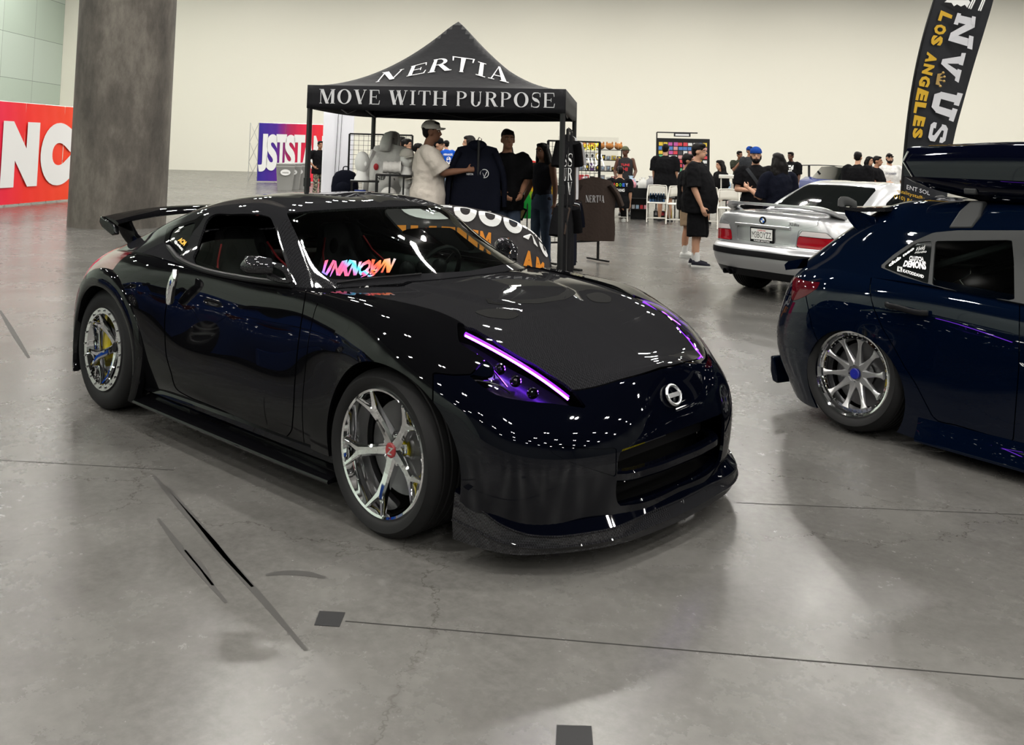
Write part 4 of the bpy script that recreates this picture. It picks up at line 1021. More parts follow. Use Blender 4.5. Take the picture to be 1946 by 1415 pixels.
rings = []
for x in xs:
    yc, hw, dr = sect(x, zb, zs, 0); q = np.clip((x-xs[0])/.45, 0, 1); lo = zb+(zs-zb)*(1-q**.5)*.95
    rings.append([(x, yc+hw*a, lo+(zs-lo)*c) for a, c in ((-1, 1), (-.98, .6), (-.86, .12), (-.7, 0), (.7, 0), (.86, .12), (.98, .6), (1, 1))])
MB().loft(rings, True, True).build('tray', M_BOX, bx, 40)
MB().box((bp[0][0]+1.25, -.605, zs-.03), (.5, .02, .07)).build('latch_panel', M_PLAS, bx, bevel=.01)
MB().tube([(bp[0][0]+.03, -.60, ztop-.03), (bp[0][0]+.0, -.605, ztop-.09), (bp[0][0]+.06, -.605, zs)], .006, 6).build('edge_trim', M_CHR, bx)
# ---------------------------------------------------------------- the silver coupe seen from behind
BO, BH = (-1.89, 7.03), rad(78.5)
bW, bP = place(BO, BH)
M_SIL = mat('silver_paint', (.46, .465, .48), .32, metal=.75, coat=1.0, spec=.5)
M_REDL = mat('red_lens', (.28, .004, .01), .12, coat=1, emit=(.5, .005, .01), estr=.0)
M_CLRL = mat('clear_lens', (.55, .5, .5), .1, coat=1)
bmw = root('silver_coupe', 'silver coupe parked with its boot and numberplate towards the viewer', 'car', (BO[0], BO[1], 0), BH)
ST = [
 [(-.74, 0, .24), (-.80, 0, .36), (-.83, 0, .47), (-.82, 0, .55), (-.775, 0, .60), (-.765, 0, .78), (-.735, 0, .925), (-.69, 0, .955), (-.5, 0, .965), (-.2, 0, .965)],
 [(-.72, .45, .24), (-.785, .46, .36), (-.815, .46, .47), (-.805, .46, .55), (-.755, .45, .60), (-.745, .45, .78), (-.715, .44, .925), (-.67, .42, .952), (-.48, .3, .963), (-.2, .0, .965)],
 [(-.58, .74, .24), (-.65, .77, .36), (-.68, .785, .47), (-.67, .785, .55), (-.63, .775, .60), (-.63, .76, .77), (-.62, .70, .91), (-.58, .65, .94), (-.4, .45, .955), (-.15, 0, .965)],
 [(-.36, .80, .24), (-.38, .825, .36), (-.39, .84, .47), (-.38, .845, .56), (-.37, .84, .62), (-.36, .83, .78), (-.34, .75, .91), (-.3, .68, .94), (-.2, .45, .955), (0, 0, .96)],
 [(0, .82, .2), (0, .84, .34), (0, .855, .46), (0, .86, .56), (0, .86, .63), (0, .845, .79), (0, .76, .915), (0, .69, .94), (.1, .4, .95), (.2, 0, .955)],
 [(.8, .81, .2), (.8, .83, .33), (.8, .85, .46), (.8, .855, .56), (.8, .855, .64), (.8, .84, .79), (.8, .77, .89), (.8, .70, .92), (.8, .4, .93), (.8, 0, .93)],
 [(1.8, .81, .2), (1.8, .83, .33), (1.8, .85, .46), (1.8, .855, .56), (1.8, .855, .64), (1.8, .835, .78), (1.8, .77, .87), (1.8, .70, .90), (1.8, .4, .92), (1.8, 0, .93)],
 [(2.7, .81, .2), (2.7, .83, .33), (2.7, .85, .46), (2.7, .855, .56), (2.7, .85, .63), (2.7, .81, .74), (2.7, .73, .81), (2.7, .66, .84), (2.7, .4, .87), (2.7, 0, .88)],
 [(3.2, .74, .22), (3.23, .77, .34), (3.25, .78, .46), (3.22, .77, .55), (3.2, .76, .60), (3.18, .73, .68), (3.15, .66, .74), (3.12, .6, .76), (3.1, .4, .78), (3.1, 0, .79)],
 [(3.42, .4, .22), (3.46, .42, .34), (3.48, .42, .46), (3.44, .42, .55), (3.42, .42, .60), (3.40, .42, .66), (3.36, .40, .71), (3.3, .36, .73), (3.26, .25, .74), (3.24, 0, .75)],
 [(3.46, 0, .22), (3.50, 0, .34), (3.52, 0, .46), (3.48, 0, .55), (3.46, 0, .60), (3.44, 0, .66), (3.40, 0, .71), (3.34, 0, .73), (3.3, 0, .74), (3.28, 0, .75)]]
B = net(ST, 200, 84, (1.6, 1.2)); B[0, :, 1] = 0; B[-1, :, 1] = 0; B[:, -1, 1] = 0
S = gridsurf(B, False); S.V[:, 1] = np.minimum(S.V[:, 1], 0)
cir = lambda S, cx, cz, R: np.where(S.V[:, 1] < -.45, np.hypot(S.V[:, 0]-cx, S.V[:, 2]-cz)-R, .5)
S = S.clip(-cir(S, 0, .30, .33)); S = S.clip(-cir(S, 2.7, .30, .33))
S = S.clip(-np.where(S.V[:, 2] > .85, sdf(S.V[:, :2], [(.12, .3), (.12, -.55), (.5, -.66), (2.0, -.66), (2.4, -.5), (2.4, .3)]), .5))
rear = lambda S, yz: np.where((S.V[:, 0] < -.4), sdf(np.stack([-S.V[:, 1], S.V[:, 2]], 1), yz), .3)
def cut(f, g=.002):
    global S
    d = f(S); a = S.clip(d+g); S = S.clip(g-d); return a
LR = cut(lambda S: rear(S, [(.44, .622), (.46, .742), (.80, .732), (.84, .70), (.845, .612)]))
LC = cut(lambda S: rear(S, [(.465, .745), (.50, .80), (.74, .795), (.79, .735)]))
NT = cut(lambda S: rear(S, [(-.3, .64), (.36, .64), (.36, .785), (.34, .80), (-.3, .80)]), .001)
LID = cut(lambda S: np.where((S.V[:, 0] < .08) & (S.V[:, 2] > .605), np.maximum(-S.V[:, 1]-np.interp(S.V[:, 2], [.6, .62, .81, .86, .97], [.43, .43, .47, .66, .64]), np.maximum(.612-S.V[:, 2], S.V[:, 0]-.06)), .3))
STRIP = cut(lambda S: np.where(S.V[:, 0] < .6, np.maximum(np.abs(S.V[:, 2]-.505)-.032, S.V[:, 0]+.36), .3), .001)
BUMP_ = cut(lambda S: np.maximum(S.V[:, 2]-.60, S.V[:, 0]+.335))
DIF = cut(lambda S: np.maximum(S.V[:, 2]-.30, S.V[:, 0]-.1))
DO = cut(lambda S: np.where((S.V[:, 1] < -.5), np.maximum(np.maximum(.75-S.V[:, 0], S.V[:, 0]-2.05), np.maximum(S.V[:, 2]-.9, .3-S.V[:, 2])), .3))
LOWB = BUMP_.clip(BUMP_.V[:, 2]-.325); BUMP_ = BUMP_.clip(.325-BUMP_.V[:, 2])
S.both().build('body', M_SIL, bmw); lid = LID.both().build('boot_lid', M_SIL, bmw); BUMP_.both().build('rear_bumper', M_SIL, bmw); LOWB.both().build('bumper_valance', M_TRIM, bmw)
STRIP.both().offset(.006).build('bumper_strip', M_TRIM, bmw); NT.both().offset(-.012).build('plate_recess', M_SIL, lid)
for q in (DO, DO.mirror()): q.build('door', M_SIL, bmw)
for a, c in ((LR, LC), (LR.mirror(), LC.mirror())):
    t_ = a.build('tail_light', M_REDL, bmw); c.build('reverse_lens', M_CLRL, t_)
GH = [
 [(.12, .74, .91), (.12, .70, .935), (.12, .64, .955), (.12, .58, .965), (.10, .3, .968), (.09, 0, .97)],
 [(.40, .76, .90), (.42, .70, 1.02), (.42, .62, 1.12), (.40, .555, 1.135), (.37, .3, 1.15), (.36, 0, 1.155)],
 [(.74, .77, .89), (.74, .70, 1.06), (.74, .61, 1.235), (.72, .53, 1.285), (.68, .3, 1.305), (.67, 0, 1.31)],
 [(1.25, .77, .89), (1.25, .70, 1.06), (1.25, .61, 1.26), (1.25, .53, 1.325), (1.25, .3, 1.35), (1.25, 0, 1.355)],
 [(1.75, .77, .88), (1.73, .70, 1.04), (1.68, .61, 1.235), (1.64, .53, 1.29), (1.62, .3, 1.315), (1.60, 0, 1.32)],
 [(2.15, .77, .87), (2.12, .71, .98), (2.05, .64, 1.09), (1.98, .57, 1.11), (1.95, .3, 1.13), (1.94, 0, 1.135)],
 [(2.45, .75, .84), (2.43, .70, .88), (2.4, .66, .90), (2.36, .6, .91), (2.35, .3, .925), (2.35, 0, .93)]]
Pg = net(GH, 120, 60, (1.8, 1.3)); Pg[:, -1, 1] = 0; Pg[..., 2] = .9+(Pg[..., 2]-.9)*.89; Gb = gridsurf(Pg, False)
def cutg(f, g=.001):
    global Gb
    d = f(Gb); a = Gb.clip(d+g); Gb = Gb.clip(g-d); return a
RWb = cutg(lambda g: np.where(g.V[:, 0] < .72, sdf(g.V[:, :2], [(.13, .3), (.13, -.55), (.2, -.57), (.62, -.50), (.67, -.46), (.67, .3)]), .3))
WSb = cutg(lambda g: np.where(g.V[:, 0] > 1.5, sdf(g.V[:, :2], [(1.64, .3), (1.66, -.5), (2.3, -.60), (2.34, -.5), (2.34, .3)]), .3))
SWa = cutg(lambda g: np.where(g.V[:, 1] < -.5, sdf(g.V[:, [0, 2]], [(.40, .95), (.58, 1.09), (.78, 1.172), (.92, 1.19), (.92, .935)]), .3))
SWb_ = cutg(lambda g: np.where(g.V[:, 1] < -.5, sdf(g.V[:, [0, 2]], [(.95, .935), (.95, 1.195), (1.6, 1.188), (2.1, .99), (2.15, .915)]), .3))
Gb.both().build('roof', M_SIL, bmw)
RWb.both().offset(-.004).build('rear_window', M_DGLASS, bmw, 0); WSb.both().build('windshield', M_DGLASS, bmw, 0)
for X in (SWa, SWb_):
    for q in (X, X.mirror()): q.offset(-.004).build('side_window', M_DGLASS, bmw, 0)
P = spline([(-.30, -.70, .935), (-.40, -.685, .965), (-.50, -.655, 1.01), (-.58, -.56, 1.035), (-.645, -.3, 1.045), (-.66, 0, 1.048), (-.645, .3, 1.045), (-.58, .56, 1.035), (-.50, .655, 1.01), (-.40, .685, .965), (-.30, .70, .935)], 61)
b = MB(); bar(b, P, .13, np.interp(np.arange(61), [0, 10, 18, 42, 50, 60], [.03, .06, .028, .028, .06, .03]), (.15, 0, 1)); b.build('boot_spoiler', M_SIL, bmw, 50)
tb = BVHTree.FromPolygons([tuple(q) for q in np.vstack([LID.both().V, NT.both().offset(-.012).V])], LID.both().F+[tuple(i+len(LID.both().V) for i in g) for g in NT.both().F])
def rearx(y, z):
    q = tb.ray_cast(Vector((-3, y, z)), Vector((1, 0, 0))); return q[0].x if q[0] is not None else -.76
bar_b = MB(); bar(bar_b, [(rearx(y, .81)-.012, y, .815) for y in np.linspace(-.37, .37, 9)], .03, .035, (0, 0, 1)); bar_b.build('number_plate_light', M_SIL, lid)
px_ = rearx(0, .72)-.012
pl = MB().box((px_, 0, .715), (.012, .325, .165)).build('number_plate', M_TRIM, bmw, bevel=.006)
MB().box((px_-.007, 0, .722), (.004, .29, .118)).build('plate_face', mat('plate_white', (.75, .75, .73), .4), pl)
def flat(string, cx_, cy, cz, w, h_, name, m, parent, bold=.02, shear=0.):
    v, f = text2d(string, 1, bold, shear=shear); v = np.array(v); lo, hi = v.min(0), v.max(0); q = (v-(lo+hi)/2)/(hi-lo)
    return MB().add([(cx_, cy-u*w, cz+z*h_) for u, z in q], f).build(name, m, parent, 0)
M_INK = mat('plate_ink', (.01, .01, .012), .5)
flat('M3BOYZZ', px_-.0105, 0, .715, .265, .07, 'plate_number', M_INK, pl, .0)
flat('California', px_-.0105, 0, .767, .11, .02, 'plate_state', mat('plate_red', (.5, .02, .03), .5), pl, .01, .3)
flat('TUNER MOTORS', px_-.0075, 0, .648, .22, .016, 'plate_frame_text', M_WHT, pl, .03)
flat('328is', rearx(-.34, .86)-.006, -.415, .862, .14, .032, 'model_badge', mat('badge_grey', (.08, .08, .085), .3, metal=.6), lid, .01, .2)
ex = rearx(0, .875)-.006; R = Vector((-1, 0, .18)).normalized()
em = MB().lathe([(.001, 0), (.038, 0), (.041, .004), (.044, -.006)], 32).xf(lambda p: Vector((ex-p.z, p.y, .876+p.x))).build('round_badge', M_TRIM, lid)
for k in range(4):
    a0_ = pi/2*k; b = MB(); pts = [(0, 0)]+[(.026*cos(a0_+pi/2*t/6), .026*sin(a0_+pi/2*t/6)) for t in range(7)]
    b.add([(ex-.0015, y, .876+z) for y, z in pts], [tuple(range(8))]); b.build('badge_quarter', M_WHT if k % 2 else mat('badge_blue', (.02, .12, .5), .4), em)
for cx_ in (0, 2.7):
    for s in (1, -1):
        w = wheel_parts(bmw, .305, .222, .235, -.118, 'mesh', M_CHR, n=10); w.location = (cx_, -.735*s, .305); w.rotation_euler = (0, 0, 0 if s == 1 else pi)
        b = MB(); b.lathe([(.001, -.42), (.335, -.42), (.335, -.76)], 28, (0, 0, 0), 'y', rad(-20), rad(200)); o = b.build('wheel_well', M_VOID, bmw); o.location = (cx_, 0, .30); o.rotation_euler = (0, 0, 0 if s == 1 else pi)
MB().box((1.36, 0, .24), (4.0, .82, .04)).build('floor_pan', M_VOID, bmw)
for y in (.50, .42):
    MB().lathe([(.024, -.78), (.03, -.80), (.03, -.5), (.001, -.5)], 16, (0, 0, 0), 'x').xf(lambda p: Vector((p.x, p.y+y, p.z+.27))).build('exhaust_tip', M_TRIM, bmw)
# ---------------------------------------------------------------- canopy tent and what is in it
def at(px, D): return CAMP+ray(px)*D
def gnd(px, D): q = at(px, D); return np.array([q[0], q[1], 0.0])
def face_cam(p, extra=0.):                              # rz so that local -y looks at the camera
    d = CAMP-np.asarray(p); return math.atan2(d[1], d[0])+pi/2+extra
def zat(px, D): return float(at(px, D)[2])
VDIR = np.array([CFW[0], CFW[1], 0]); VDIR /= np.linalg.norm(VDIR)
RDIR = np.array([VDIR[1], -VDIR[0], 0])
def serif(ch):
    T, h, s = .20, .045, .06; R = lambda x0, y0, x1, y1: [(x0, y0), (x1, y0), (x1, y1), (x0, y1)]
    D = lambda x0, y0, x1, y1, w: [(x0, y0), (x0+w, y0), (x1+w, y1), (x1, y1)]
    ft = lambda x, y, w=T: R(x-s, y, x+w+s, y+h*.8)
    stem = lambda x, w=T: [R(x, 0, x+w, 1), ft(x, 0, w), ft(x, 1-h*.8, w)]
    def ring(cx_, cy, rx, ry, ix, iy, a0, a1, n=18):
        o = []
        for k in range(n):
            a, b_ = a0+(a1-a0)*k/n, a0+(a1-a0)*(k+1)/n
            o.append([(cx_+ix*cos(a), cy+iy*sin(a)), (cx_+rx*cos(a), cy+ry*sin(a)), (cx_+rx*cos(b_), cy+ry*sin(b_)), (cx_+ix*cos(b_), cy+iy*sin(b_))])
        return o
    if ch == 'I': return [R(.3, 0, .7, 1), R(.05, 0, .95, h), R(.05, 1-h, .95, 1)]
    if ch == 'O': return ring(.5, .5, .5, .515, .29, .47, 0, 2*pi, 28)
    if ch == 'E': return stem(.1)+[R(.1, 0, .95, h), R(.1, 1-h, .9, 1), R(.1, .49, .68, .49+h), [(.88, 0), (.95, 0), (1.0, .28), (.96, .28)], [(.85, 1), (.92, 1), (.95, .74), (.91, .74)], R(.66, .38, .70, .64)]
    if ch == 'T': return [R(.40, 0, .40+T, 1), ft(.40, 0), R(.03, 1-h, .97, 1), [(.03, 1), (.10, 1), (.05, .72), (.0, .72)], [(.90, 1), (.97, 1), (1.0, .72), (.95, .72)]]
    if ch == 'H': return stem(.08)+stem(.72)+[R(.08, .48, .9, .48+h)]
    if ch == 'P': return stem(.1)+ring(.42, .745, .53, .255, .30, .21, -pi/2, pi/2)+[R(.1, 1-h, .45, 1), R(.1, .49, .45, .49+h)]
    if ch == 'R': return stem(.08, .19)+ring(.40, .755, .46, .245, .25, .20, -pi/2, pi/2)+[R(.1, 1-h, .42, 1), R(.1, .51, .42, .51+h), D(.72, 0, .38, .53, .24), R(.72, 0, 1.0, h)]
    if ch == 'S':
        o = []; P = spline([(.93, .74), (.86, .93), (.52, .985), (.2, .90), (.12, .72), (.3, .56), (.7, .44), (.88, .27), (.78, .09), (.46, .015), (.14, .08), (.05, .28)], 40)
        w = [.05+.19*max(0, 1-abs(k-19.5)/13) for k in range(40)]
        for k in range(39): o.append([(P[k][0], P[k][1]-w[k]/2), (P[k+1][0], P[k+1][1]-w[k+1]/2), (P[k+1][0], P[k+1][1]+w[k+1]/2), (P[k][0], P[k][1]+w[k]/2)])
        return o+[R(.9, .70, .95, .98), R(.04, .02, .09, .30)]
    if ch == 'U': return [R(.12, .3, .12+T, 1), ft(.12, 1-h*.8), R(.78, .3, .84, 1), ft(.78, 1-h*.8, .06)]+ring(.48, .32, .36, .335, .18, .28, pi, 2*pi)
    if ch == 'N': return [R(.1, 0, .16, 1), ft(.1, 0, .06), R(.82, 0, .88, 1), ft(.82, 1-h*.8, .06), D(.72, 0, .04, 1, .24), R(.0, 1-h*.8, .2, 1)]
    if ch == 'M': return [R(.08, 0, .12, 1), ft(.08, 0, .04), R(.76, 0, .94, 1), ft(.76, 0, .18), ft(.76, 1-h*.8, .18), D(.42, 0, .06, 1, .2), D(.46, 0, .78, 1, .06), R(.0, 1-h*.8, .2, 1)]
    if ch == 'V': return [D(.42, 0, .08, 1, .24), D(.47, 0, .86, 1, .06), R(.0, 1-h*.8, .4, 1), R(.74, 1-h*.8, 1.0, 1)]
    if ch == 'W': return [D(.24, 0, .04, 1, .17), D(.30, 0, .50, 1, .04), D(.62, 0, .42, 1, .17), D(.69, 0, .90, 1, .04), R(0, 1-h*.8, .28, 1), R(.4, 1-h*.8, .64, 1), R(.82, 1-h*.8, 1.0, 1)]
    if ch == 'A': return [D(.66, 0, .36, 1, .24), D(.12, 0, .44, 1, .06), R(.0, 0, .3, h*.8), R(.58, 0, 1.0, h*.8), R(.24, .30, .72, .30+h)]
    return []
SW_ = dict(M=1.12, O=.98, V=.9, E=.78, W=1.3, I=.42, T=.85, H=.98, P=.76, U=.9, R=.86, S=.66, N=.92, A=.9)
def serif_line(txt, gap=.16):
    out = []; x = 0
    for ch in txt:
        if ch == ' ': x += .45; continue
        out += [[(x+u*SW_[ch], v) for u, v in p] for p in serif(ch)]; x += SW_[ch]+gap
    return out, x-gap
M_CANV = noise_bump(mat('black_canopy_fabric', (.011, .011, .013), .6, spec=.12), 9, .25, .03)
M_CANU = mat('canopy_lining', (.2, .18, .17), .9)
M_STEEL = mat('black_steel', (.012, .012, .013), .4, metal=.3)
M_SILT = mat('silver_print', (.55, .55, .57), .5)
TL_, TR_ = gnd((586, 162), 11.3), gnd((1074, 171), 10.92)
ta = TR_-TL_; TWID = float(np.linalg.norm(ta)); ta /= TWID; tb_ = np.array([-ta[1], ta[0], 0])
ZE, ZV, ZP = zat((586, 162), 11.3), zat((586, 162), 11.3)-.27, 3.30
tent = root('canopy_tent', 'black pop-up canopy tent with white lettering on roof and valance', 'tent', tuple(TL_+ta*TWID/2+tb_*TWID/2))
TO = np.array(tent.location)
def tl(u, v, z): return (ta*(u*TWID/2)+tb_*(v*TWID/2))[0], (ta*(u*TWID/2)+tb_*(v*TWID/2))[1], z
def tz(u, v): t = 1-max(abs(u), abs(v)); return ZE+(ZP-ZE)*(.06*t+.94*t**1.9)-(.03*max(0, t-.94)/.06)
n = 49; us = np.linspace(-1, 1, n)
cb = MB(); cb.grid([[tl(u, v, tz(u, v)) for u in us] for v in us]); canopy = cb.build('canopy', M_CANV, tent, 30)
b = MB(); b.grid([[tl(u, v, tz(u, v)-.02) for u in us] for v in us]); b.build('lining', M_CANU, canopy, 30)
for k, (p0, p1) in enumerate((((-1, -1), (1, -1)), ((1, -1), (1, 1)), ((1, 1), (-1, 1)), ((-1, 1), (-1, -1)))):
    cols = []
    for t in np.linspace(0, 1, 41):
        u, v = p0[0]+(p1[0]-p0[0])*t, p0[1]+(p1[1]-p0[1])*t; sc = 0.014*sin(pi*t)
        cols.append([tl(u*1.004, v*1.004, z) for z in (ZE+.005, ZE-.1, ZV-sc+.06, ZV-sc*1.5)])
    MB().grid(cols).build('valance', M_CANV, tent, 30, thick=.004)
for u in (-1, 1):
    for v in (-1, 1):
        b = MB(); b.box(tl(u*.985, v*.985, ZE/2), (.045, .045, ZE)); b.box(tl(u*.985, v*.985, .006), (.11, .11, .012)); b.box(tl(u*.985, v*.985, 1.15), (.06, .06, .1)); b.build('leg', M_STEEL, tent)
for (p0, p1) in (((-1, -1), (1, -1)), ((1, -1), (1, 1)), ((1, 1), (-1, 1)), ((-1, 1), (-1, -1))):
    f = lambda t, z: tl((p0[0]+(p1[0]-p0[0])*t)*.97, (p0[1]+(p1[1]-p0[1])*t)*.97, z)
    for i in range(2):
        a, e = i*.5, i*.5+.5
        MB().tube([f(a, ZE-.03), f(e, ZV-.0)], .011, 6).build('truss_bar', M_STEEL, tent); MB().tube([f(a, ZV-.0), f(e, ZE-.03)], .011, 6).build('truss_bar', M_STEEL, tent)
# lettering on valance and roof
polys, wd_ = serif_line('MOVE WITH PURPOSE')
x0_, x1_ = -.905, .925; zl0, zl1 = ZV+.058, ZV+.228; off_ = 0.
for word in ('MOVE', 'WITH', 'PURPOSE'):
    wp_, ww_ = serif_line(word); b = MB()
    for p in wp_: b.add([tl(x0_+(x1_-x0_)*(x+off_)/wd_, -1.012, zl0+(zl1-zl0)*y) for x, y in p], [tuple(range(len(p)))])
    b.build('valance_lettering', M_SILT, tent, 0); off_ += ww_+.16+.45
Tcan = BVHTree.FromPolygons([tuple(Vector(q)+Vector(TO)) for q in cb.v], cb.f)
NQ = dict(N=((712.5, 158), (751, 151), (771, 132), (727, 139.5)), E=((771, 147), (808, 140), (814, 119), (780, 128)), R=((812, 140), (858, 134.5), (854, 110), (824, 115)), T=((864, 137), (889, 139.5), (904, 114), (859, 108)), I=((903, 143), (923, 149), (925, 123), (908, 118)), A=((927, 149.5), (967, 159), (957, 130), (941, 126)))
b = MB()
for ch, q in NQ.items():
    q = np.array(q, float)
    for p in serif(ch):
        pts = []
        for u, v in p:
            px = (q[0]*(1-u)+q[1]*u)*(1-v)+(q[3]*(1-u)+q[2]*u)*v; w = cast(Tcan, px, .012); pts.append(tuple(w-Vector(TO)))
        b.add(pts, [tuple(range(len(pts)))])
b.build('roof_lettering', M_WHT, tent, 0)
b = MB(); b.box(tl(1.016, -.35, ZV+.135), (.01, .01, .01)); 
# white curtain on the left side of the tent
M_CURT = mat('white_banner_cloth', (.85, .85, .92), .8)
cg = gnd((640, 340), 15.6); czt = 2.25; cw_ = .5
cu = root('white_banner', 'tall plain white banner standing behind the left side of the black tent', 'banner', tuple(cg), face_cam(cg, rad(6)))
MB().grid([[(x, .012*sin(x*14)+.01*sin(z*3), z) for z in np.linspace(.06, czt, 14)] for x in np.linspace(-cw_/2, cw_/2, 16)]).build('cloth', M_CURT, cu, 60, thick=.004)
MB().box((0, .02, .03), (cw_+.06, .2, .06)).build('base', M_STEEL, cu)
MB().tube([(-cw_/2, .01, czt), (cw_/2, .01, czt)], .012, 6).build('top_rail', M_STEEL, cu)
for x in (-.04, .02): MB().tube([(x+.03, -.03, czt-.02), (x-.03, -.03, .1)], .004, 5).build('cord', M_STEEL, cu)
# ---- clothes: a flat garment with sleeves, hanging on a hanger
def hanger(b, w, z0):
    b.tube([(-w/2, 0, z0-.06), (0, 0, z0), (w/2, 0, z0-.06)], .007, 6); b.tube([(0, 0, z0), (0, 0, z0+.05), (.02, 0, z0+.09), (.05, 0, z0+.07), (.045, 0, z0+.05)], .003, 6)
def garment(name, label, cat, loc, rz, H, Wd, m, sleeve=.35, longs=False, group=None, dep=.05, hood=False):
    """hanging top: local x across, z=0 at the hanger hook"""
    r = root(name, label, cat, loc, rz, group); b = MB(); rings = []
    for t in np.linspace(0, 1, 9):
        z = -.10-H*t; w = Wd/2*(.80+.2*min(1, t*4))*(1+.03*sin(t*9)); d = dep*(.5+.5*min(1, t*3))
        rings.append([(w*cos(a)*(1+.02*sin(7*a+t*5)), d*sin(a)*(1+.25*sin(5*a+t*4)), z+(.05*(1-abs(cos(a))**1.3) if t == 0 else 0)) for a in np.linspace(0, 2*pi, 28, endpoint=False)])
    b.loft(rings); b.build('torso', m, r, 50)
    for s in (-1, 1):
        L = (.62 if longs else .26)*H/.72; P = [(s*Wd*.36, 0, -.15), (s*(Wd*.5+.02), 0, -.2-L*.3), (s*(Wd*.5+(.05 if longs else .09)), 0, -.14-L*1.02)]
        MB().tube(spline(P, 8), np.linspace(.085, .075 if not longs else .055, 8)*H/.72, 12, flat=.5).build('sleeve', m, r, 50)
    hb = MB(); hanger(hb, Wd*.7, -.06); hb.build('hanger', M_STEEL, r)
    if hood:
        MB().ball((0, .0, -.075), (.12, .07, .07), 14, 10).build('hood', m, r)
    return r
def gprint(o, string, y, z, w, h_, m, bold=.03, ser=False, name='print', xoff=0.):
    if ser:
        polys, L_ = serif_line(string, .14); b = MB()
        for p in polys: b.add([((x/L_-.5)*w+xoff, y, z+(v-.5)*h_) for x, v in p], [tuple(range(len(p)))])
        return b.build(name, m, o, 0)
    v, f = text2d(string, 1, bold); v = np.array(v); lo, hi = v.min(0), v.max(0); q = (v-(lo+hi)/2)/(hi-lo)
    return MB().add([(a*w+xoff, y, z+c*h_) for a, c in q], f).build(name, m, o, 0)
C_NAVY = cloth('navy_cloth', (.006, .007, .013)); C_BLK = cloth('black_cloth', (.007, .007, .008)); C_BRN = cloth('brown_cloth', (.045, .033, .028)); C_GRY = cloth('light_grey_cloth', (.72, .71, .69)); C_LGT = cloth('pale_cloth', (.5, .5, .52))
# rail of dark jackets in the middle of the tent
def rail(name, label, p0, p1, z, cat='clothes rail'):
    c = (np.asarray(p0)+np.asarray(p1))/2; r = root(name, label, cat, (c[0], c[1], 0)); a, e = np.asarray(p0)-c, np.asarray(p1)-c
    for q in (a, e):
        MB().tube([(q[0], q[1], 0.02), (q[0], q[1], z)], .016, 8).build('post', M_STEEL, r)
        MB().tube([(q[0]-VDIR[0]*.22, q[1]-VDIR[1]*.22, .02), (q[0]+VDIR[0]*.22, q[1]+VDIR[1]*.22, .02)], .016, 8).build('foot', M_STEEL, r)
    MB().tube([(a[0], a[1], z), (e[0], e[1], z)], .014, 8).build('top_bar', M_STEEL, r); return r
JP = gnd((905, 350), 11.6); zj = zat((905, 268), 11.6)
rail('clothes_rail', 'black rail carrying the dark jackets under the tent', JP+VDIR*.5+RDIR*.02, JP-VDIR*.06+RDIR*.02, zj)
jk = garment('jacket', 'dark navy jacket with a round white emblem, front of the rail', 'jacket', (JP[0], JP[1], zj+.02), face_cam(JP), .76, .60, C_NAVY, longs=True, hood=True, group=None, dep=.07)
gprint(jk, 'NERTIA', -.075, -.42, .085, .024, M_SILT, .02, name='chest_print', xoff=-.08)
b = MB(); b.tube([(.095+.05*cos(t), -.076, -.41+.05*sin(t)) for t in np.linspace(0, 2*pi, 28)], .0045, 6); b.tube([(.065, -.076, -.385), (.095, -.076, -.45), (.125, -.076, -.385)], .006, 6); b.build('round_emblem', M_WHT, jk)
for k in range(1, 4):
    q = JP+VDIR*.11*k
    g = garment('jacket', '', 'jacket', (q[0], q[1], zj+.02), face_cam(q)+(.06 if k % 2 else -.04), .76-.02*(k % 3), .60, (C_NAVY, C_BLK)[k % 2], longs=True, dep=.045, group='jackets behind the emblem jacket'); g['label'] = 'dark jacket hanging behind the emblem jacket on the tent rail'
# rail of shirts along the right side of the tent, two rows
SP = gnd((1076, 400), 11.35); SQ = gnd((1084, 400), 12.9); zt_ = zat((1068, 246), 11.6); sd = (SQ-SP)/np.linalg.norm(SQ-SP); ln = float(np.linalg.norm(SQ-SP))
r_ = root('clothes_rail', 'black two-row rail of shirts at the right side of the tent', 'clothes rail', tuple((SP+SQ)/2)); a = (SP-SQ)/2
for s in (1, -1): MB().tube([(a[0]*s, a[1]*s, .02), (a[0]*s, a[1]*s, zt_)], .018, 8).build('post', M_STEEL, r_); MB().box((a[0]*s, a[1]*s, .012), (.4, .06, .024)).build('foot', M_STEEL, r_)
for z in (zt_, 1.06): MB().tube([(a[0], a[1], z), (-a[0], -a[1], z)], .014, 8).build('rail_bar', M_STEEL, r_)
srz = face_cam(SP, rad(68))
cols_ = [C_BLK, C_BLK, C_BLK, C_BLK, C_BRN, C_BLK, C_LGT, C_NAVY, C_BRN, C_BLK]
for row, (z, H) in enumerate(((zt_, .80), (1.06, .84))):
    for k in range(7):
        q = SP+sd*(.06+ln*.14*k); c = cols_[(k+row*3) % 10]
        nm = {C_BLK: 'black', C_LGT: 'pale', C_BRN: 'brown', C_NAVY: 'navy'}[c]
        g = garment('hanging_shirt', f'{nm} shirt on the {"upper" if row == 0 else "lower"} row of the right tent rail', 'shirt', (q[0], q[1], z-.005), srz+random.uniform(-.08, .08), H, .46, c, dep=.03, group=f'{nm} shirts on the {"upper" if row == 0 else "lower"} row of the right rail')
        if row == 0 and k == 0:
            g['label'] = 'nearest black shirt with tall white letters on the right tent rail'; del g['group']
            for i, ch in enumerate('SRV'): gprint(g, ch, -.036, -.36-.17*i, .16, .15, M_WHT, ser=True, name='back_letter')
            for i, ch in enumerate('SU'): gprint(g, ch, -.036, -.36-.17*i, .10, .15, M_WHT, ser=True, name='back_letter', xoff=-.16)
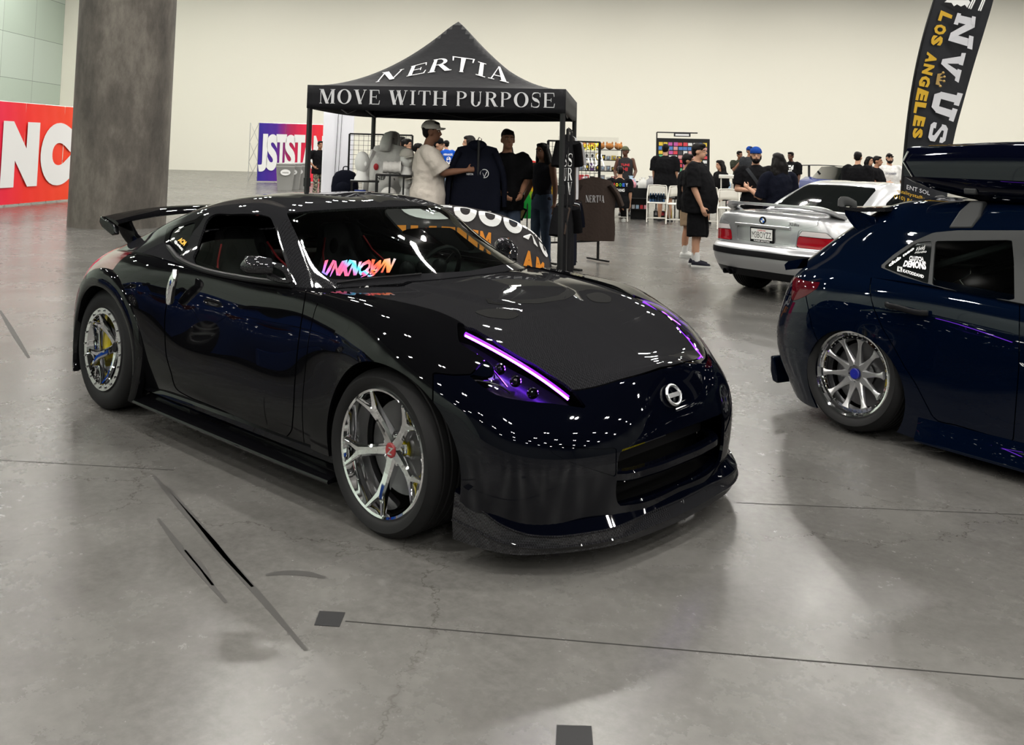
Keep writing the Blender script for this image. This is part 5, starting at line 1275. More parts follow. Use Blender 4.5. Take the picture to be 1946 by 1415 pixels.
# grid panels
def gridwall(name, label, c, rz, w, z0, z1, step=.075, feet=True):
    r = root(name, label, 'grid panel', (c[0], c[1], 0), rz)
    b = MB()
    for x in np.arange(-w/2+step, w/2-.01, step): b.box((x, 0, (z0+z1)/2), (.005, .005, z1-z0))
    for z in np.arange(z0+step, z1-.01, step): b.box((0, .004, z), (w, .005, .005))
    b.build('wire_grid', M_STEEL, r, 0)
    for x in (-w/2, w/2): MB().box((x, 0, (z1+.02)/2), (.03, .025, z1-.02)).build('post', M_STEEL, r); MB().box((x, 0, .03), (.03, .5, .025)).build('foot', M_STEEL, r)
    for z in (z0, z1): MB().box((0, 0, z), (w, .025, .025)).build('rail_bar', M_STEEL, r)
    return r
GPc = gnd((1136, 497), 13.85); gw2 = .92; zgt = zat((1139, 270), 13.85)
grz = face_cam(GPc, rad(38))
gl_ = np.array([cos(grz), sin(grz), 0]); gc = GPc-gl_*gw2/2
gridwall('grid_panel', 'black wire grid panel on feet with the brown shirt', gc, grz, gw2, .30, zgt)
bs = garment('hanging_shirt', 'brown lettered shirt hanging on the wire grid panel', 'shirt', tuple((GPc-gl_*.0-VDIR*.16)*[1, 1, 0]+np.array([-.08*RDIR[0], -.08*RDIR[1], zat((1132, 330), 13.7)])), face_cam(GPc, rad(8)), .86, .60, C_BRN, dep=.06)
gprint(bs, 'NERTIA', -.066, -.36, .27, .10, M_SILT, ser=True)
# neon sign, seen from behind, on the grid panel
def neon(string, box, D, col, name, r, bold=-.012, shear=.35):
    v, f = text2d(string, 1, bold, shear=shear, res=3); v = np.array(v); lo, hi = v.min(0), v.max(0); uv_ = (v-lo)/(hi-lo); pts = []
    for u, w in uv_:
        u = 1-u; px = (np.array(box[0])*(1-u)+np.array(box[1])*u)*(1-w)+(np.array(box[3])*(1-u)+np.array(box[2])*u)*w
        q = at(px, D)-np.array(r.location); pts.append(tuple(q))
    o = MB().add(pts, [g[::-1] for g in f]).build(name, col, r, 0); d = o.modifiers.new('Solidify', 'SOLIDIFY'); d.thickness = .012; return o
NP_ = at((1118, 295), 14.2)
ne = root('neon_sign', 'yellow and white neon script sign seen from behind the wire grid', 'sign', tuple(NP_))
neon("Move W", ((1090, 284), (1140, 286), (1140, 270), (1090, 268)), 14.2, mat('yellow_neon', (.8, .7, .05), .4, emit=(1, .85, .02), estr=1.1), 'upper_script', ne)
neon('Purpose', ((1064, 321), (1149, 324), (1149, 293), (1064, 290)), 14.2, mat('white_neon', (.9, .9, .9), .4, emit=(.95, .97, 1), estr=1.0), 'lower_script', ne)
b = MB(); b.box((0, 0, 0), (.9, .008, .55)); b.xf(lambda p: Vector(tuple(RDIR*p.x*1.0+np.array([0, 0, p.z])+VDIR*(.03+p.y)))); b.build('clear_backing', glass('clear_acrylic', (.96, .96, .96), .1), ne)
# left grid panel
GL_ = gnd((722, 330), 15.2); gridwall('grid_panel', 'black wire grid panel behind the grey hoodie in the tent', GL_, face_cam(GL_), 1.0, .25, zat((700, 255), 15.2))
# shelf stand with heads, caps and hoodie
M_HEADW = mat('white_foam', (.8, .8, .78), .6)
SHD = 11.9
shl = gnd((755, 330), SHD); zs1 = zat((755, 331), SHD); zs0 = zat((755, 372), SHD)
sh = root('display_stand', 'black metal display stand with caps on white foam heads', 'display stand', tuple(shl), face_cam(shl))
for z in (zs1, zs0): MB().box((0, 0, z-.012), (.52, .34, .02)).build('shelf', M_STEEL, sh)
for x in (-.255, -.09, .08, .255):
    for y in (-.16, .16): MB().box((x, y, zs1/2), (.022, .022, zs1-.0)).build('post', M_STEEL, sh)
sh2l = gnd((693, 345), SHD+.2); z2 = zat((693, 342), SHD+.2)
sh2 = root('side_table', 'low black metal side table holding the bare foam head', 'side table', tuple(sh2l), face_cam(sh2l))
MB().box((0, 0, z2-.012), (.36, .34, .02)).build('table_top', M_STEEL, sh2)
for x in (-.16, .16):
    for y in (-.15, .15): MB().box((x, y, z2/2-.01), (.02, .02, z2-.02)).build('leg', M_STEEL, sh2)
def foam_head(label, px, D, zb, turn=0., s=1.0, group=None):
    g = gnd(px, D); r = root('foam_head', label, 'mannequin head', (g[0], g[1], zb), face_cam(g)+turn, group); b = MB()
    b.lathe([(.001, 0), (.085, 0), (.08, .03), (.06, .06), (.055, .12)], 20); b.ball((0, 0, .20), (.08, .105, .125), 20, 14); b.ball((0, -.105, .185), (.016, .022, .03), 8, 6)
    b.xf(lambda p: p*s); b.build('head', M_HEADW, r); return r, g
foam_head('bare white foam head on the low black side table', (687, 345), SHD+.1, z2, .4, 1.12)
def capm(r_, m, z, s=1.0, turn=0., name='crown'):
    c = MB().ball((0, 0, 0), (.092, .112, .10), 18, 10); c.v = [(x, y, max(z_, -.01)) for x, y, z_ in c.v]
    R = Matrix.Rotation(turn, 3, 'Z'); c.xf(lambda p: R @ (p*s)+Vector((0, 0, z))); o = c.build(name, m, r_)
    b = MB(); pts = [(.085*cos(a), -.06-.10*max(0, -sin(a))**.7-.03, -.004-.02*abs(cos(a))) for a in np.linspace(pi, 2*pi, 15)]; b.add([(0, -.06, .0)]+pts, [(0, i, i+1) for i in range(1, 15)])
    b.xf(lambda p: R @ (p*s)+Vector((0, 0, z))); b.build('brim', m, r_, thick=.006); return o
C_CAP = cloth('beige_cap_cloth', (.6, .57, .52)); C_CAPW = cloth('white_cap_cloth', (.75, .73, .7))
for lab, px, zb, t in (('white foam head wearing a beige cap on the upper shelf', (772, 330), zs1, .5), ('white foam head wearing a beige cap on the lower shelf', (770, 372), zs0, .5)):
    r, g = foam_head(lab, px, SHD, zb, t, .95)
    k = root('cap', lab.replace('white foam head wearing a ', '').replace(' cap on', ' cap worn by the foam head on'), 'cap', (g[0], g[1], zb+.235), face_cam(g)+t); capm(k, C_CAP, 0, .98)
g = gnd((746, 326), SHD-.05); bn = root('ruffled_beanie', 'pale ruffled bucket hat lying on the upper shelf', 'hat', (g[0], g[1], zs1), face_cam(g))
b = MB(); b.lathe([(.001, -.12), (.07, -.12), (.075, -.08), (.066, -.06), (.078, -.03), (.068, 0), (.08, .03), (.07, .06), (.085, .10), (.08, .10), (.06, .09)], 24, (0, 0, .085), 'x'); b.build('cloth', C_CAPW, bn, 50)
g = gnd((738, 372), SHD-.05); bn = root('baseball_cap', 'white cap lying flat on the lower shelf', 'cap', (g[0], g[1], zs0+.012), face_cam(g)); capm(bn, C_CAPW, 0, 1.0, .6)
# grey hoodie on a torso stand
g = gnd((740, 320), 12.5); zh = zat((740, 262), 12.5)
hd = garment('hoodie', 'light grey hoodie with hood up on a stand behind the shelf', 'hoodie', (g[0], g[1], zh-.02), face_cam(g, -.35), .86, .56, C_GRY, longs=True, dep=.12)
b = MB()
for t, (w, d, z, y) in enumerate(((.11, .10, -.10, .02), (.135, .13, -.0, .02), (.13, .13, .10, .02), (.09, .09, .17, .03), (.03, .03, .195, .03))): pass
b.loft([[(w*cos(a), y+d*sin(a), z) for a in np.linspace(-.38*pi, 1.38*pi, 18)] for w, d, z, y in ((.14, .11, -.14, .02), (.13, .125, -.04, .02), (.115, .125, .03, .0), (.085, .10, .09, -.02), (.03, .04, .115, -.04))], False, False); b.xf(lambda p: Matrix.Rotation(.85, 3, 'Z') @ p+Vector((.01, 0, -.01))); b.build('raised_hood', C_GRY, hd, 60, thick=.012)
gprint(hd, 'NERTIA', -.125, -.5, .26, .05, M_INK, .03, name='chest_print'); b = MB(); b.ball((-.15, -.098, -.36), (.035, .012, .045), 12, 8); b.build('red_patch', mat('red_patch', (.5, .02, .03), .6), hd)
MB().tube([(0, 0, -1.0), (0, 0, -zh+.06)], .016, 8).build('stand_pole', M_STEEL, hd); MB().lathe([(.001, -zh+.05), (.16, -zh+.05), (.16, -zh+.025), (.001, -zh+.025)], 24).build('stand_base', M_STEEL, hd)
# backpack and small boxes on the table behind the car
g = gnd((655, 365), 12.75); zbk = zat((657, 371), 12.75)
tbx = root('folding_table', 'black covered folding table at the left of the tent', 'table', tuple(gnd((650, 380), 12.75)), face_cam(g)); MB().box((0, 0, zbk-.02), (.5, .4, .03)).build('table_top', M_STEEL, tbx)
for x in (-.22, .22):
    for y in (-.17, .17): MB().tube([(x, y, zbk-.03), (x, y, .0)], .014, 6).build('leg', M_STEEL, tbx)
bk = root('backpack', 'black backpack standing at the left end of the tent table', 'backpack', (g[0], g[1], zbk-.004), face_cam(g, -.2)); b = MB()
b.loft([[(w*cos(a)*(1+.12*abs(sin(2*a))), d*sin(a)*(1+.1*abs(sin(2*a))), z) for a in np.linspace(0, 2*pi, 20, endpoint=False)] for w, d, z in ((.17, .10, 0), (.175, .11, .12), (.16, .10, .24), (.12, .075, .31), (.05, .04, .34))]); b.build('pack', C_NAVY, bk, 60)
b = MB(); b.ball((0, -.10, .1), (.11, .04, .09), 14, 8); b.build('front_pocket', C_NAVY, bk); MB().tube(spline([(-.04, .03, .33), (-.03, .03, .38), (.03, .03, .38), (.04, .03, .33)], 10), .008, 6).build('grab_handle', C_NAVY, bk)
zlo = zat((693, 371), SHD+.2); MB().box((0, 0, zlo-.01), (.36, .34, .02)).build('shelf', M_STEEL, sh2)
for lab, px, m, d in (('small blue box on the low black side table', (684, 368), mat('blue_card', (.02, .05, .3), .6), (.14, .1, .07)), ('small red box on the low black side table', (702, 370), mat('red_card', (.35, .02, .03), .6), (.12, .1, .05))):
    g = gnd(px, SHD+.15); q = root('product_box', lab, 'box', (g[0], g[1], zlo), face_cam(g)); MB().box((0, 0, d[2]/2), d).build('carton', m, q, bevel=.004); MB().box((0, -d[1]/2-.001, d[2]*.55), (d[0]*.6, .002, d[2]*.4)).build('box_label', M_WHT, q)
# banner cloth over the booth table behind the car
BD = 10.3
M_BAN = noise_bump(mat('dark_banner_cloth', (.028, .025, .027), .7), 6, .3, .04)
M_ORG = mat('orange_print', (.62, .22, .02), .6)
bt = gnd((900, 450), BD); ban = root('draped_banner', 'dark banner with big white and orange letters draped over the booth table', 'banner', tuple(bt))
top = [(700, 392), (760, 390), (850, 393.5), (885, 398), (920, 405), (955, 414), (985, 426), (1010, 440), (1030, 460), (1041, 482), (1046, 500)]
def bpt(s, t):                                          # s along the top edge, t down
    k = s*(len(top)-1); i = min(int(k), len(top)-2); f = k-i
    x = top[i][0]*(1-f)+top[i+1][0]*f; y = top[i][1]*(1-f)+top[i+1][1]*f
    D = BD-.10*t*(1-s)+(.35*max(0, s-.6)**1.2)+.025*sin(s*26+t*3)*t
    yb = 575; xx = x-6*t+4*sin(s*30)*t; return at((xx, y+(yb-y)*t), D)
b = MB(); b.grid([[tuple(bpt(s, t)-bt) for t in np.linspace(0, 1, 22)] for s in np.linspace(0, 1, 70)]); b.build('cloth', M_BAN, ban, 60)
b = MB(); b.grid([[tuple(bpt(s, 0)+VDIR*d-np.array([0, 0, .02*d])-bt) for d in (0, .3, .7)] for s in np.linspace(0, .55, 20)]); b.build('cloth_top', M_BAN, ban, 60)
def blet(string, s0, s1, t0, t1, m, name, bold=.06, sh=0.):
    v, f = text2d(string, 1, bold, shear=sh, res=6); v = np.array(v); lo, hi = v.min(0), v.max(0); uv_ = (v-lo)/(hi-lo); b = MB()
    def on(s_, t_):
        return bpt(s_, t_)-VDIR*.012 if t_ >= 0 else bpt(s_, 0)-VDIR*(.012*(1+max(t_, -.02)/.02))+VDIR*(-t_*2.2)+np.array([0, 0, .008+t_*.04])
    b.add([tuple(on(s0+(s1-s0)*u, t0+(t1-t0)*(1-w))-bt) for u, w in uv_], f); b.build(name, m, ban, 0)
for k, ch in enumerate('GOOOMU'): blet(ch, .10+.135*k, .225+.135*k, -.14 if k < 4 else -.13, .13, M_WHT, 'white_letter', .07)
for k, ch in enumerate('TUTIIM'): blet(ch, .06+.065*k, .115+.065*k, .20, .46, M_ORG, 'orange_letter', .05)
for k, ch in enumerate('AAM'): blet(ch, .52+.12*k, .61+.12*k, .28, .55, M_ORG, 'orange_letter', .05)
# rainbow parasol on a stand behind the tent
pc = at((1003, 360), 15.0); pr = root('rainbow_parasol', 'open rainbow paper parasol on a thin stand beside the tent', 'parasol', (pc[0], pc[1], 0), face_cam(pc))
RB = ['d8201a', 'f07818', 'f0c010', '9ac820', '18b040', '10a0a0', '2070d8', '4030c0']
for k in range(8):
    rings = []; a0_ = pi/2-pi/4*k+.35
    for t in np.linspace(0, 1, 7): rings.append([((.46*rr_)*cos(a0_-pi/4*t), .10*rr_*rr_*.8-.0, pc[2]+(.46*rr_)*sin(a0_-pi/4*t)) for rr_ in (.02, .35, .7, 1.0)])
    MB().grid(rings).build('panel', mat('parasol_'+RB[k], RB[k], .7), pr, 60)
    for t in (0, .5): MB().tube([(0, -.004, pc[2]), (.46*cos(a0_-pi/4*t), .076, pc[2]+.46*sin(a0_-pi/4*t))], .004, 5).build('rib', M_STEEL, pr)
MB().tube([(0, .03, pc[2]), (0, .03, .03)], .012, 6).build('stand_pole', M_STEEL, pr); MB().lathe([(.001, .03), (.15, .03), (.15, .01), (.001, .01)], 20, (0, .03, 0)).build('stand_base', M_STEEL, pr)
# ---------------------------------------------------------------- vendor area: tables, chairs, goods, display board
M_CHW = mat('white_chair_plastic', (.62, .60, .55), .5)
M_TCL = cloth('black_tablecloth', (.012, .012, .013))
def chair(label, px, D, rz, group=None):
    g = gnd((px, 400), D); r = root('folding_chair', label, 'chair', tuple(g), rz, group)
    b = MB(); b.loft([[(x*1.0, y, z) for x, y, z in ((-.21, .20, .44), (.21, .20, .44), (.20, -.19, .445), (-.20, -.19, .445))], [(-.21, .20, .465), (.21, .20, .465), (.20, -.19, .475), (-.20, -.19, .475)]]); b.build('seat', M_CHW, r, bevel=.01)
    b = MB(); b.grid([[(x, -.245-.035*cos(x/.22*pi/2)-.02*(z-.62), z-.03*(abs(x)/.22)**4) for x in np.linspace(-.215, .215, 11)] for z in (.62, .70, .80, .83)]); b.build('backrest', M_CHW, r, 60, thick=.015)
    for s in (-1, 1):
        MB().tube(spline([(s*.215, .26, .01), (s*.222, .0, .42), (s*.222, -.20, .70), (s*.205, -.25, .84)], 12), .013, 8).build('frame_tube', M_CHW, r)
        MB().tube([(s*.20, -.27, .01), (s*.205, -.04, .40), (s*.205, .1, .45)], .013, 8).build('rear_leg', M_CHW, r)
    MB().tube([(-.205, -.25, .84), (0, -.285, .85), (.205, -.25, .84)], .013, 8).build('top_tube', M_CHW, r)
    MB().tube([(-.205, -.22, .10), (.205, -.22, .10)], .011, 6).build('crossbar', M_CHW, r); MB().tube([(-.218, .19, .11), (.218, .19, .11)], .011, 6).build('crossbar', M_CHW, r)
    return r
fc = lambda px, D, e=0.: face_cam(gnd((px, 400), D), e)
for lab, px, D, e in (('white folding chair under the seated man with printed shirt', 1174, 22.1, rad(182)), ('white folding chair left of two before the man in grey shorts', 1248, 22.0, rad(178)), ('white folding chair right of two, half behind the heavyset man', 1287, 21.6, rad(172)), ('white folding chair between the heavyset man and the bearded man', 1384, 20.5, rad(178)), ('white folding chair just left of the bearded man', 1414, 21.6, rad(172)), ('white folding chair mostly hidden by the heavyset man', 1345, 21.4, rad(180))): chair(lab, px, D, fc(px, D, e))
def table(label, px0, px1, D, h=.74, dep=.75, clothm=M_TCL, drop=.25):
    a, e = gnd((px0, 400), D), gnd((px1, 400), D); c = (a+e)/2+VDIR*dep/2; L = float(np.linalg.norm(e-a)); rz = math.atan2((e-a)[1], (e-a)[0])
    r = root('folding_table', label, 'table', tuple(c), rz); MB().box((0, 0, h-.02), (L, dep, .04)).build('table_top', clothm, r, bevel=.01)
    n = 60; P = [(-L/2, -dep/2), (L/2, -dep/2), (L/2, dep/2), (-L/2, dep/2)]
    if drop:
        b = MB()
        for k in range(4):
            p0, p1 = np.array(P[k]), np.array(P[(k+1) % 4]); nn = np.array([(p1-p0)[1], -(p1-p0)[0]]); nn = nn/np.linalg.norm(nn)
            b.grid([[tuple((p0+(p1-p0)*t+nn*(.006+.012*(1+sin(t*37+k))*f)))+(h-.002-drop*f,) for f in (0, .4, 1)] for t in np.linspace(0, 1, 30)])
        b.build('tablecloth_skirt', clothm, r, 60)
    for x in (-L/2+.1, L/2-.1):
        for y in (-dep/2+.08, dep/2-.08): MB().tube([(x, y, h-.04), (x, y, 0)], .016, 6).build('leg', M_STEEL, r)
    return r, c, L, rz
t1 = table('black-clothed vendor table in front of the man in the tank top', 1098, 1300, 23.0)
t2 = table('black-clothed vendor table behind the heavyset man', 1306, 1400, 23.4)
# goods in rows on the tables, each a separate small thing
pal = [('white', (.7, .7, .68)), ('grey', (.3, .3, .32)), ('pink', (.6, .25, .3)), ('black', (.015, .015, .017)), ('pale blue', (.3, .42, .55)), ('purple', (.12, .05, .2)), ('yellow', (.65, .48, .05)), ('red', (.45, .03, .04))]
gm = [mat('goods_'+n.replace(' ', '_'), c, .5) for n, c in pal]
def goods(t, n, ztop=.74, seed=1, where=''):
    r0, c, L, rz = t; rn = random.Random(seed); ax = np.array([cos(rz), sin(rz), 0]); ay = np.array([-sin(rz), cos(rz), 0])
    kinds = ['bag', 'box', 'bottle', 'tee']
    for k in range(n):
        x = -L/2+.1+(L-.2)*(k+.5)/n; y = rn.choice((-.2, .0, .18)); q = c+ax*x+ay*y; ci = rn.randrange(8); kd = kinds[rn.randrange(4)]; nm, m = pal[ci][0], gm[ci]
        o = root({'bag': 'plastic_bag', 'box': 'product_box', 'bottle': 'spray_bottle', 'tee': 'folded_shirt'}[kd], f'small {nm} {kd} among the goods on the {where}', {'bag': 'bag', 'box': 'box', 'bottle': 'bottle', 'tee': 'shirt'}[kd], (q[0], q[1], ztop), rz+rn.uniform(-.4, .4), f'{nm} {kd} goods on the {where}')
        b = MB(); s = rn.uniform(.8, 1.25)
        if kd == 'bag': b.loft([ell(z*s, w*s*(1+.0), d*s, 0, 12) for z, w, d in ((0, .09, .06), (.08, .11, .08), (.16, .09, .06), (.2, .03, .03), (.24, .06, .02))]); b.build('sack', m, o, 60)
        elif kd == 'box': b.box((0, 0, .07*s), (.16*s, .12*s, .14*s)); b.build('carton', m, o, bevel=.004); MB().box((0, -.061*s, .08*s), (.10*s, .002, .06*s)).build('box_label', M_WHT, o)
        elif kd == 'bottle': b.lathe([(.001, 0), (.04, 0), (.042, .02), (.042, .13), (.018, .17), (.018, .2)], 14); b.build('bottle_body', m, o); MB().lathe([(.02, .2), (.022, .23), (.001, .235)], 12).build('cap', M_WHT, o)
        else: b.loft([[(x_*s, y_*s, z_) for x_, y_ in ((-.14, -.1), (.14, -.1), (.15, .1), (-.13, .1))] for z_ in (0, .03, .05)]); b.build('folded_cloth', m, o, 30, bevel=.01)
goods(t1, 26, seed=3, where='long vendor table'); goods((t1[0], t1[1]+VDIR*.1, t1[2], t1[3]), 16, seed=8, where='long vendor table, back row'); goods(t2, 12, seed=5, where='table behind the heavyset man')
# crates of stock under the table
for px, D, nm, m, d in ((1215, 22.9, 'black shelf crate', M_STEEL, (.42, .3, .5)), (1256, 22.95, 'dark bottle crate', gm[3], (.34, .26, .2)), (1270, 22.9, 'yellow canister box', gm[6], (.16, .16, .26)), (1332, 22.9, 'dark storage tub', gm[3], (.4, .3, .32))):
    g = gnd((px, 420), D); o = root('stock_crate', nm+' on the floor under the vendor tables', 'crate', tuple(g), face_cam(g)); b = MB()
    w, dd, h = d
    for s in (-1, 1): b.box((s*w/2, 0, h/2), (.015, dd, h))
    b.box((0, dd/2, h/2), (w, .015, h)); b.box((0, 0, .01), (w, dd, .02)); b.box((0, 0, h*.5), (w, dd, .015)); b.box((0, 0, h), (w, dd, .015)); b.build('shell', m, o)
    for k in range(4): MB().box((-w*.35+w*.23*k, -dd*.2, h*.5+.05), (w*.17, dd*.4, .09)).build('stock_item', gm[(k*3+1) % 8], o)
for k in range(6):
    g = gnd((1236+k*5, 400), 21.95); o = root('water_bottle', 'small clear blue water bottle among those on the left chair of two', 'bottle', (g[0], g[1], .475), 0, 'water bottles on the white chair'); MB().lathe([(.001, 0), (.032, 0), (.033, .14), (.014, .19), (.014, .2)], 12).build('bottle_body', glass('bottle_blue', (.25, .4, .6), .3), o); MB().lathe([(.016, .2), (.016, .225), (.001, .225)], 10).build('cap', gm[0], o)
# goods rack with plush toys at the left of the table
RG = gnd((1140, 330), 24.6); zr = zat((1140, 283), 24.6)
rg = root('wire_rack', 'black shelf rack of goods with orange plush toys on top', 'rack', tuple(RG), face_cam(RG))
for x in (-.55, .55):
    for y in (-.18, .18): MB().tube([(x, y, 0), (x, y, zr)], .014, 6).build('post', M_STEEL, rg)
for z in (.8, 1.1, 1.38, zr-.02): MB().box((0, 0, z), (1.12, .38, .02)).build('shelf', M_STEEL, rg)
M_PLU = noise_bump(mat('orange_plush', (.42, .17, .04), .95), 60, .6, .02)
for k in range(5):
    q = RG+RDIR*(-.45+.23*k); o = root('plush_toy', 'round orange plush toy in the row on top of the goods rack', 'toy', (q[0], q[1], zr-.01), face_cam(q), 'orange plush toys on the goods rack'); b = MB(); b.ball((0, 0, .085), (.11, .1, .085), 14, 10); b.build('plush_body', M_PLU, o)
    for s in (-1, 1): b = MB(); b.ball((s*.07, 0, .165), (.022, .02, .04), 8, 6); b.build('ear', M_PLU, o)
rn = random.Random(11)
for z in (.81, 1.11, 1.39):
    for k in range(8):
        q = RG+RDIR*(-.48+.137*k)-VDIR*.06; ci = rn.randrange(8); o = root('boxed_toy', f'small {pal[ci][0]} boxed toy on the goods rack', 'toy', (q[0], q[1], z), face_cam(q, rn.uniform(-.3, .3)), f'{pal[ci][0]} boxed toys on the goods rack'); h = rn.uniform(.1, .2)
        MB().box((0, 0, h/2), (.11, .09, h)).build('carton', gm[ci], o, bevel=.004); b = MB(); b.ball((0, -.05, h*.5), (.03, .02, .04), 8, 6); b.build('toy_figure', gm[(ci+3) % 8], o)
# display board covered with stickers
DB = gnd((1297, 330), 26.5); zb0, zb1 = .75, zat((1297, 263), 26.5); wb = float(np.linalg.norm(gnd((1346, 330), 26.5)-gnd((1248, 330), 26.5)))
db = root('display_board', 'tall black display board covered with rows of colourful stickers', 'display board', tuple(DB), face_cam(DB))
MB().box((0, 0, (zb0+zb1)/2), (wb, .04, zb1-zb0)).build('board', M_STEEL, db)
for s in (-1, 1): MB().tube([(s*wb/2, .02, 0), (s*wb/2, .02, zb1+(.0 if s > 0 else .1))], .02, 6).build('post', M_STEEL, db); MB().box((s*wb/2, 0, .02), (.06, .6, .03)).build('foot', M_STEEL, db)
MB().tube([(-wb/2, 0, zb1+.16), (wb*.28, 0, zb1+.16)], .02, 6).build('top_bar', M_STEEL, db); MB().tube([(-wb/2, 0, zb1+.0), (-wb/2, 0, zb1+.16)], .02, 6).build('post', M_STEEL, db)
MB().box((-.02, -.01, zb1+.1), (wb*.32, .03, .10)).build('header_sign', M_INK, db); MB().box((-.02, -.03, zb1+.1), (wb*.26, .01, .05)).build('header_print', M_WHT, db)
hue = [(.6, .06, .08), (.7, .7, .7), (.08, .2, .5), (.7, .5, .05), (.1, .4, .2), (.5, .1, .35), (.05, .05, .06), (.6, .3, .3)]
sm_ = [mat('sticker_%d' % i, c, .4) for i, c in enumerate(hue)]
cnt = 0
for i in range(10):
    for j in range(10):
        if rn.random() < .0: continue
        x, z = -wb*.42+wb*.84*i/9, zb1-.16-(zb1-zb0-.2)*j/9; MB().box((x+rn.uniform(-.01, .01), -.024, z), (wb*.078, .004, .105*rn.uniform(.75, 1))).build('sticker', sm_[rn.randrange(8)], db)
# white board between the chairs
WBp = gnd((1386, 330), 21.6); zw = zat((1386, 333), 21.6); wbd = root('white_lap_desk', 'white folding table top standing beside the seated woman', 'table', tuple(WBp), face_cam(WBp))
MB().box((0, 0, zw-.03), (.46, .4, .075)).build('table_top', M_CHW, wbd, bevel=.01)
for x in (-.18, .18):
    for y in (-.16, .16): MB().tube([(x, y, zw-.06), (x, y, 0)], .015, 6).build('leg', M_CHW, wbd)
# ---------------------------------------------------------------- people
SK = {'light': mat('skin_light', (.47, .26, .17), .55, spec=.35), 'tan': mat('skin_tan', (.33, .165, .10), .55, spec=.35), 'dark': mat('skin_dark', (.10, .045, .028), .5, spec=.35), 'brown': mat('skin_brown', (.21, .10, .06), .55, spec=.35)}
M_HAIR = noise_bump(mat('black_hair', (.006, .005, .005), .5, spec=.12), 60, .4, .01)
M_EYEW = mat('eye_white', (.6, .58, .55), .3); M_EYED = mat('eye_dark', (.01, .008, .007), .2); M_LIP = mat('lips', (.24, .085, .07), .5)
M_SOLE = mat('shoe_white', (.6, .6, .58), .6); M_SHOEB = mat('shoe_black', (.012, .012, .014), .6); M_SOCK = cloth('white_sock', (.65, .65, .64))
M_DENIM = cloth('blue_denim', (.075, .10, .15)); M_LDEN = cloth('light_denim', (.22, .30, .42)); M_KHAKI = cloth('khaki_cloth', (.28, .2, .13)); M_GSH = cloth('grey_shorts', (.14, .14, .14))
def camo():
    m = mat('camo_cloth', (.1, .1, .08), .9); N, L, b = nodes(m); tc = N.new('ShaderNodeTexCoord'); n = N.new('ShaderNodeTexNoise'); n.inputs['Scale'].default_value = 22
    r = ramp(N, [(.4, (.02, .02, .018)), (.5, (.12, .11, .08)), (.6, (.3, .27, .2))]); L.new(tc.outputs['Object'], n.inputs['Vector']); L.new(n.outputs['Fac'], r.inputs[0]); L.new(r.outputs[0], b.inputs['Base Color']); return m
from mathutils import noise as mnoise
def remeshed(b, name, m, parent, vox=.012, smooth=3, fold=0.):
    o = b.build(name, m, None, 0); d = o.modifiers.new('r', 'REMESH'); d.mode = 'VOXEL'; d.voxel_size = vox
    if smooth: q = o.modifiers.new('s', 'SMOOTH'); q.iterations = smooth; q.factor = .5
    bpy.context.view_layer.update()
    me = bpy.data.meshes.new_from_object(o.evaluated_get(bpy.context.evaluated_depsgraph_get())); old = o.data; o.modifiers.clear(); o.data = me; bpy.data.meshes.remove(old)
    if fold:
        sd_ = Vector((len(bpy.data.objects)*1.7, 0, 0)); ns = [(v.co.copy(), v.normal.copy()) for v in me.vertices]
        for v, (c, n_) in zip(me.vertices, ns): v.co = c+n_*fold*(mnoise.noise(Vector((c.x*9, c.y*9, c.z*5+c.x*6))+sd_)+.5*mnoise.noise(c*17+sd_))
    me.materials.clear(); me.materials.append(m); me.shade_smooth(); o.parent = parent; return o
def limb(b, P, r, n=10):
    Q = spline(P, 12); R_ = np.interp(np.linspace(0, 1, 12), np.linspace(0, 1, len(r)), r); b.tube(Q, R_, n); b.ball(tuple(Q[-1]), R_[-1], 10, 6); b.ball(tuple(Q[0]), R_[0], 10, 6)
def hand(b, wr, el, s, fingers=True, curl=.5):
    d = (Vector(wr)-Vector(el)).normalized(); side = Vector((s, 0, 0)); side = (side-d*side.dot(d)).normalized(); fwd = d.cross(side)*(-s)
    if fwd.y < 0 and abs(d.z) > .6: fwd = -fwd
    W = Vector(wr); b.tube([W, W+d*.05, W+d*.095], [.026, .036, .034], 8, flat=.9)
    for k, (o, L) in enumerate(((-.030, .066), (-.011, .078), (.009, .074), (.028, .058))):
        p = W+d*.088+fwd*o*-1; pal = -side*(.012+.02*curl); b.tube([p, p+d*L*.45+pal*.3, p+d*L*(1-.3*curl)+pal*1.6], [.0095, .009, .0075], 6)
    p = W+d*.03+fwd*.03; b.tube([p, p+fwd*.03+d*.025-side*.008, p+fwd*.035+d*.06-side*.02], [.012, .011, .009], 6)
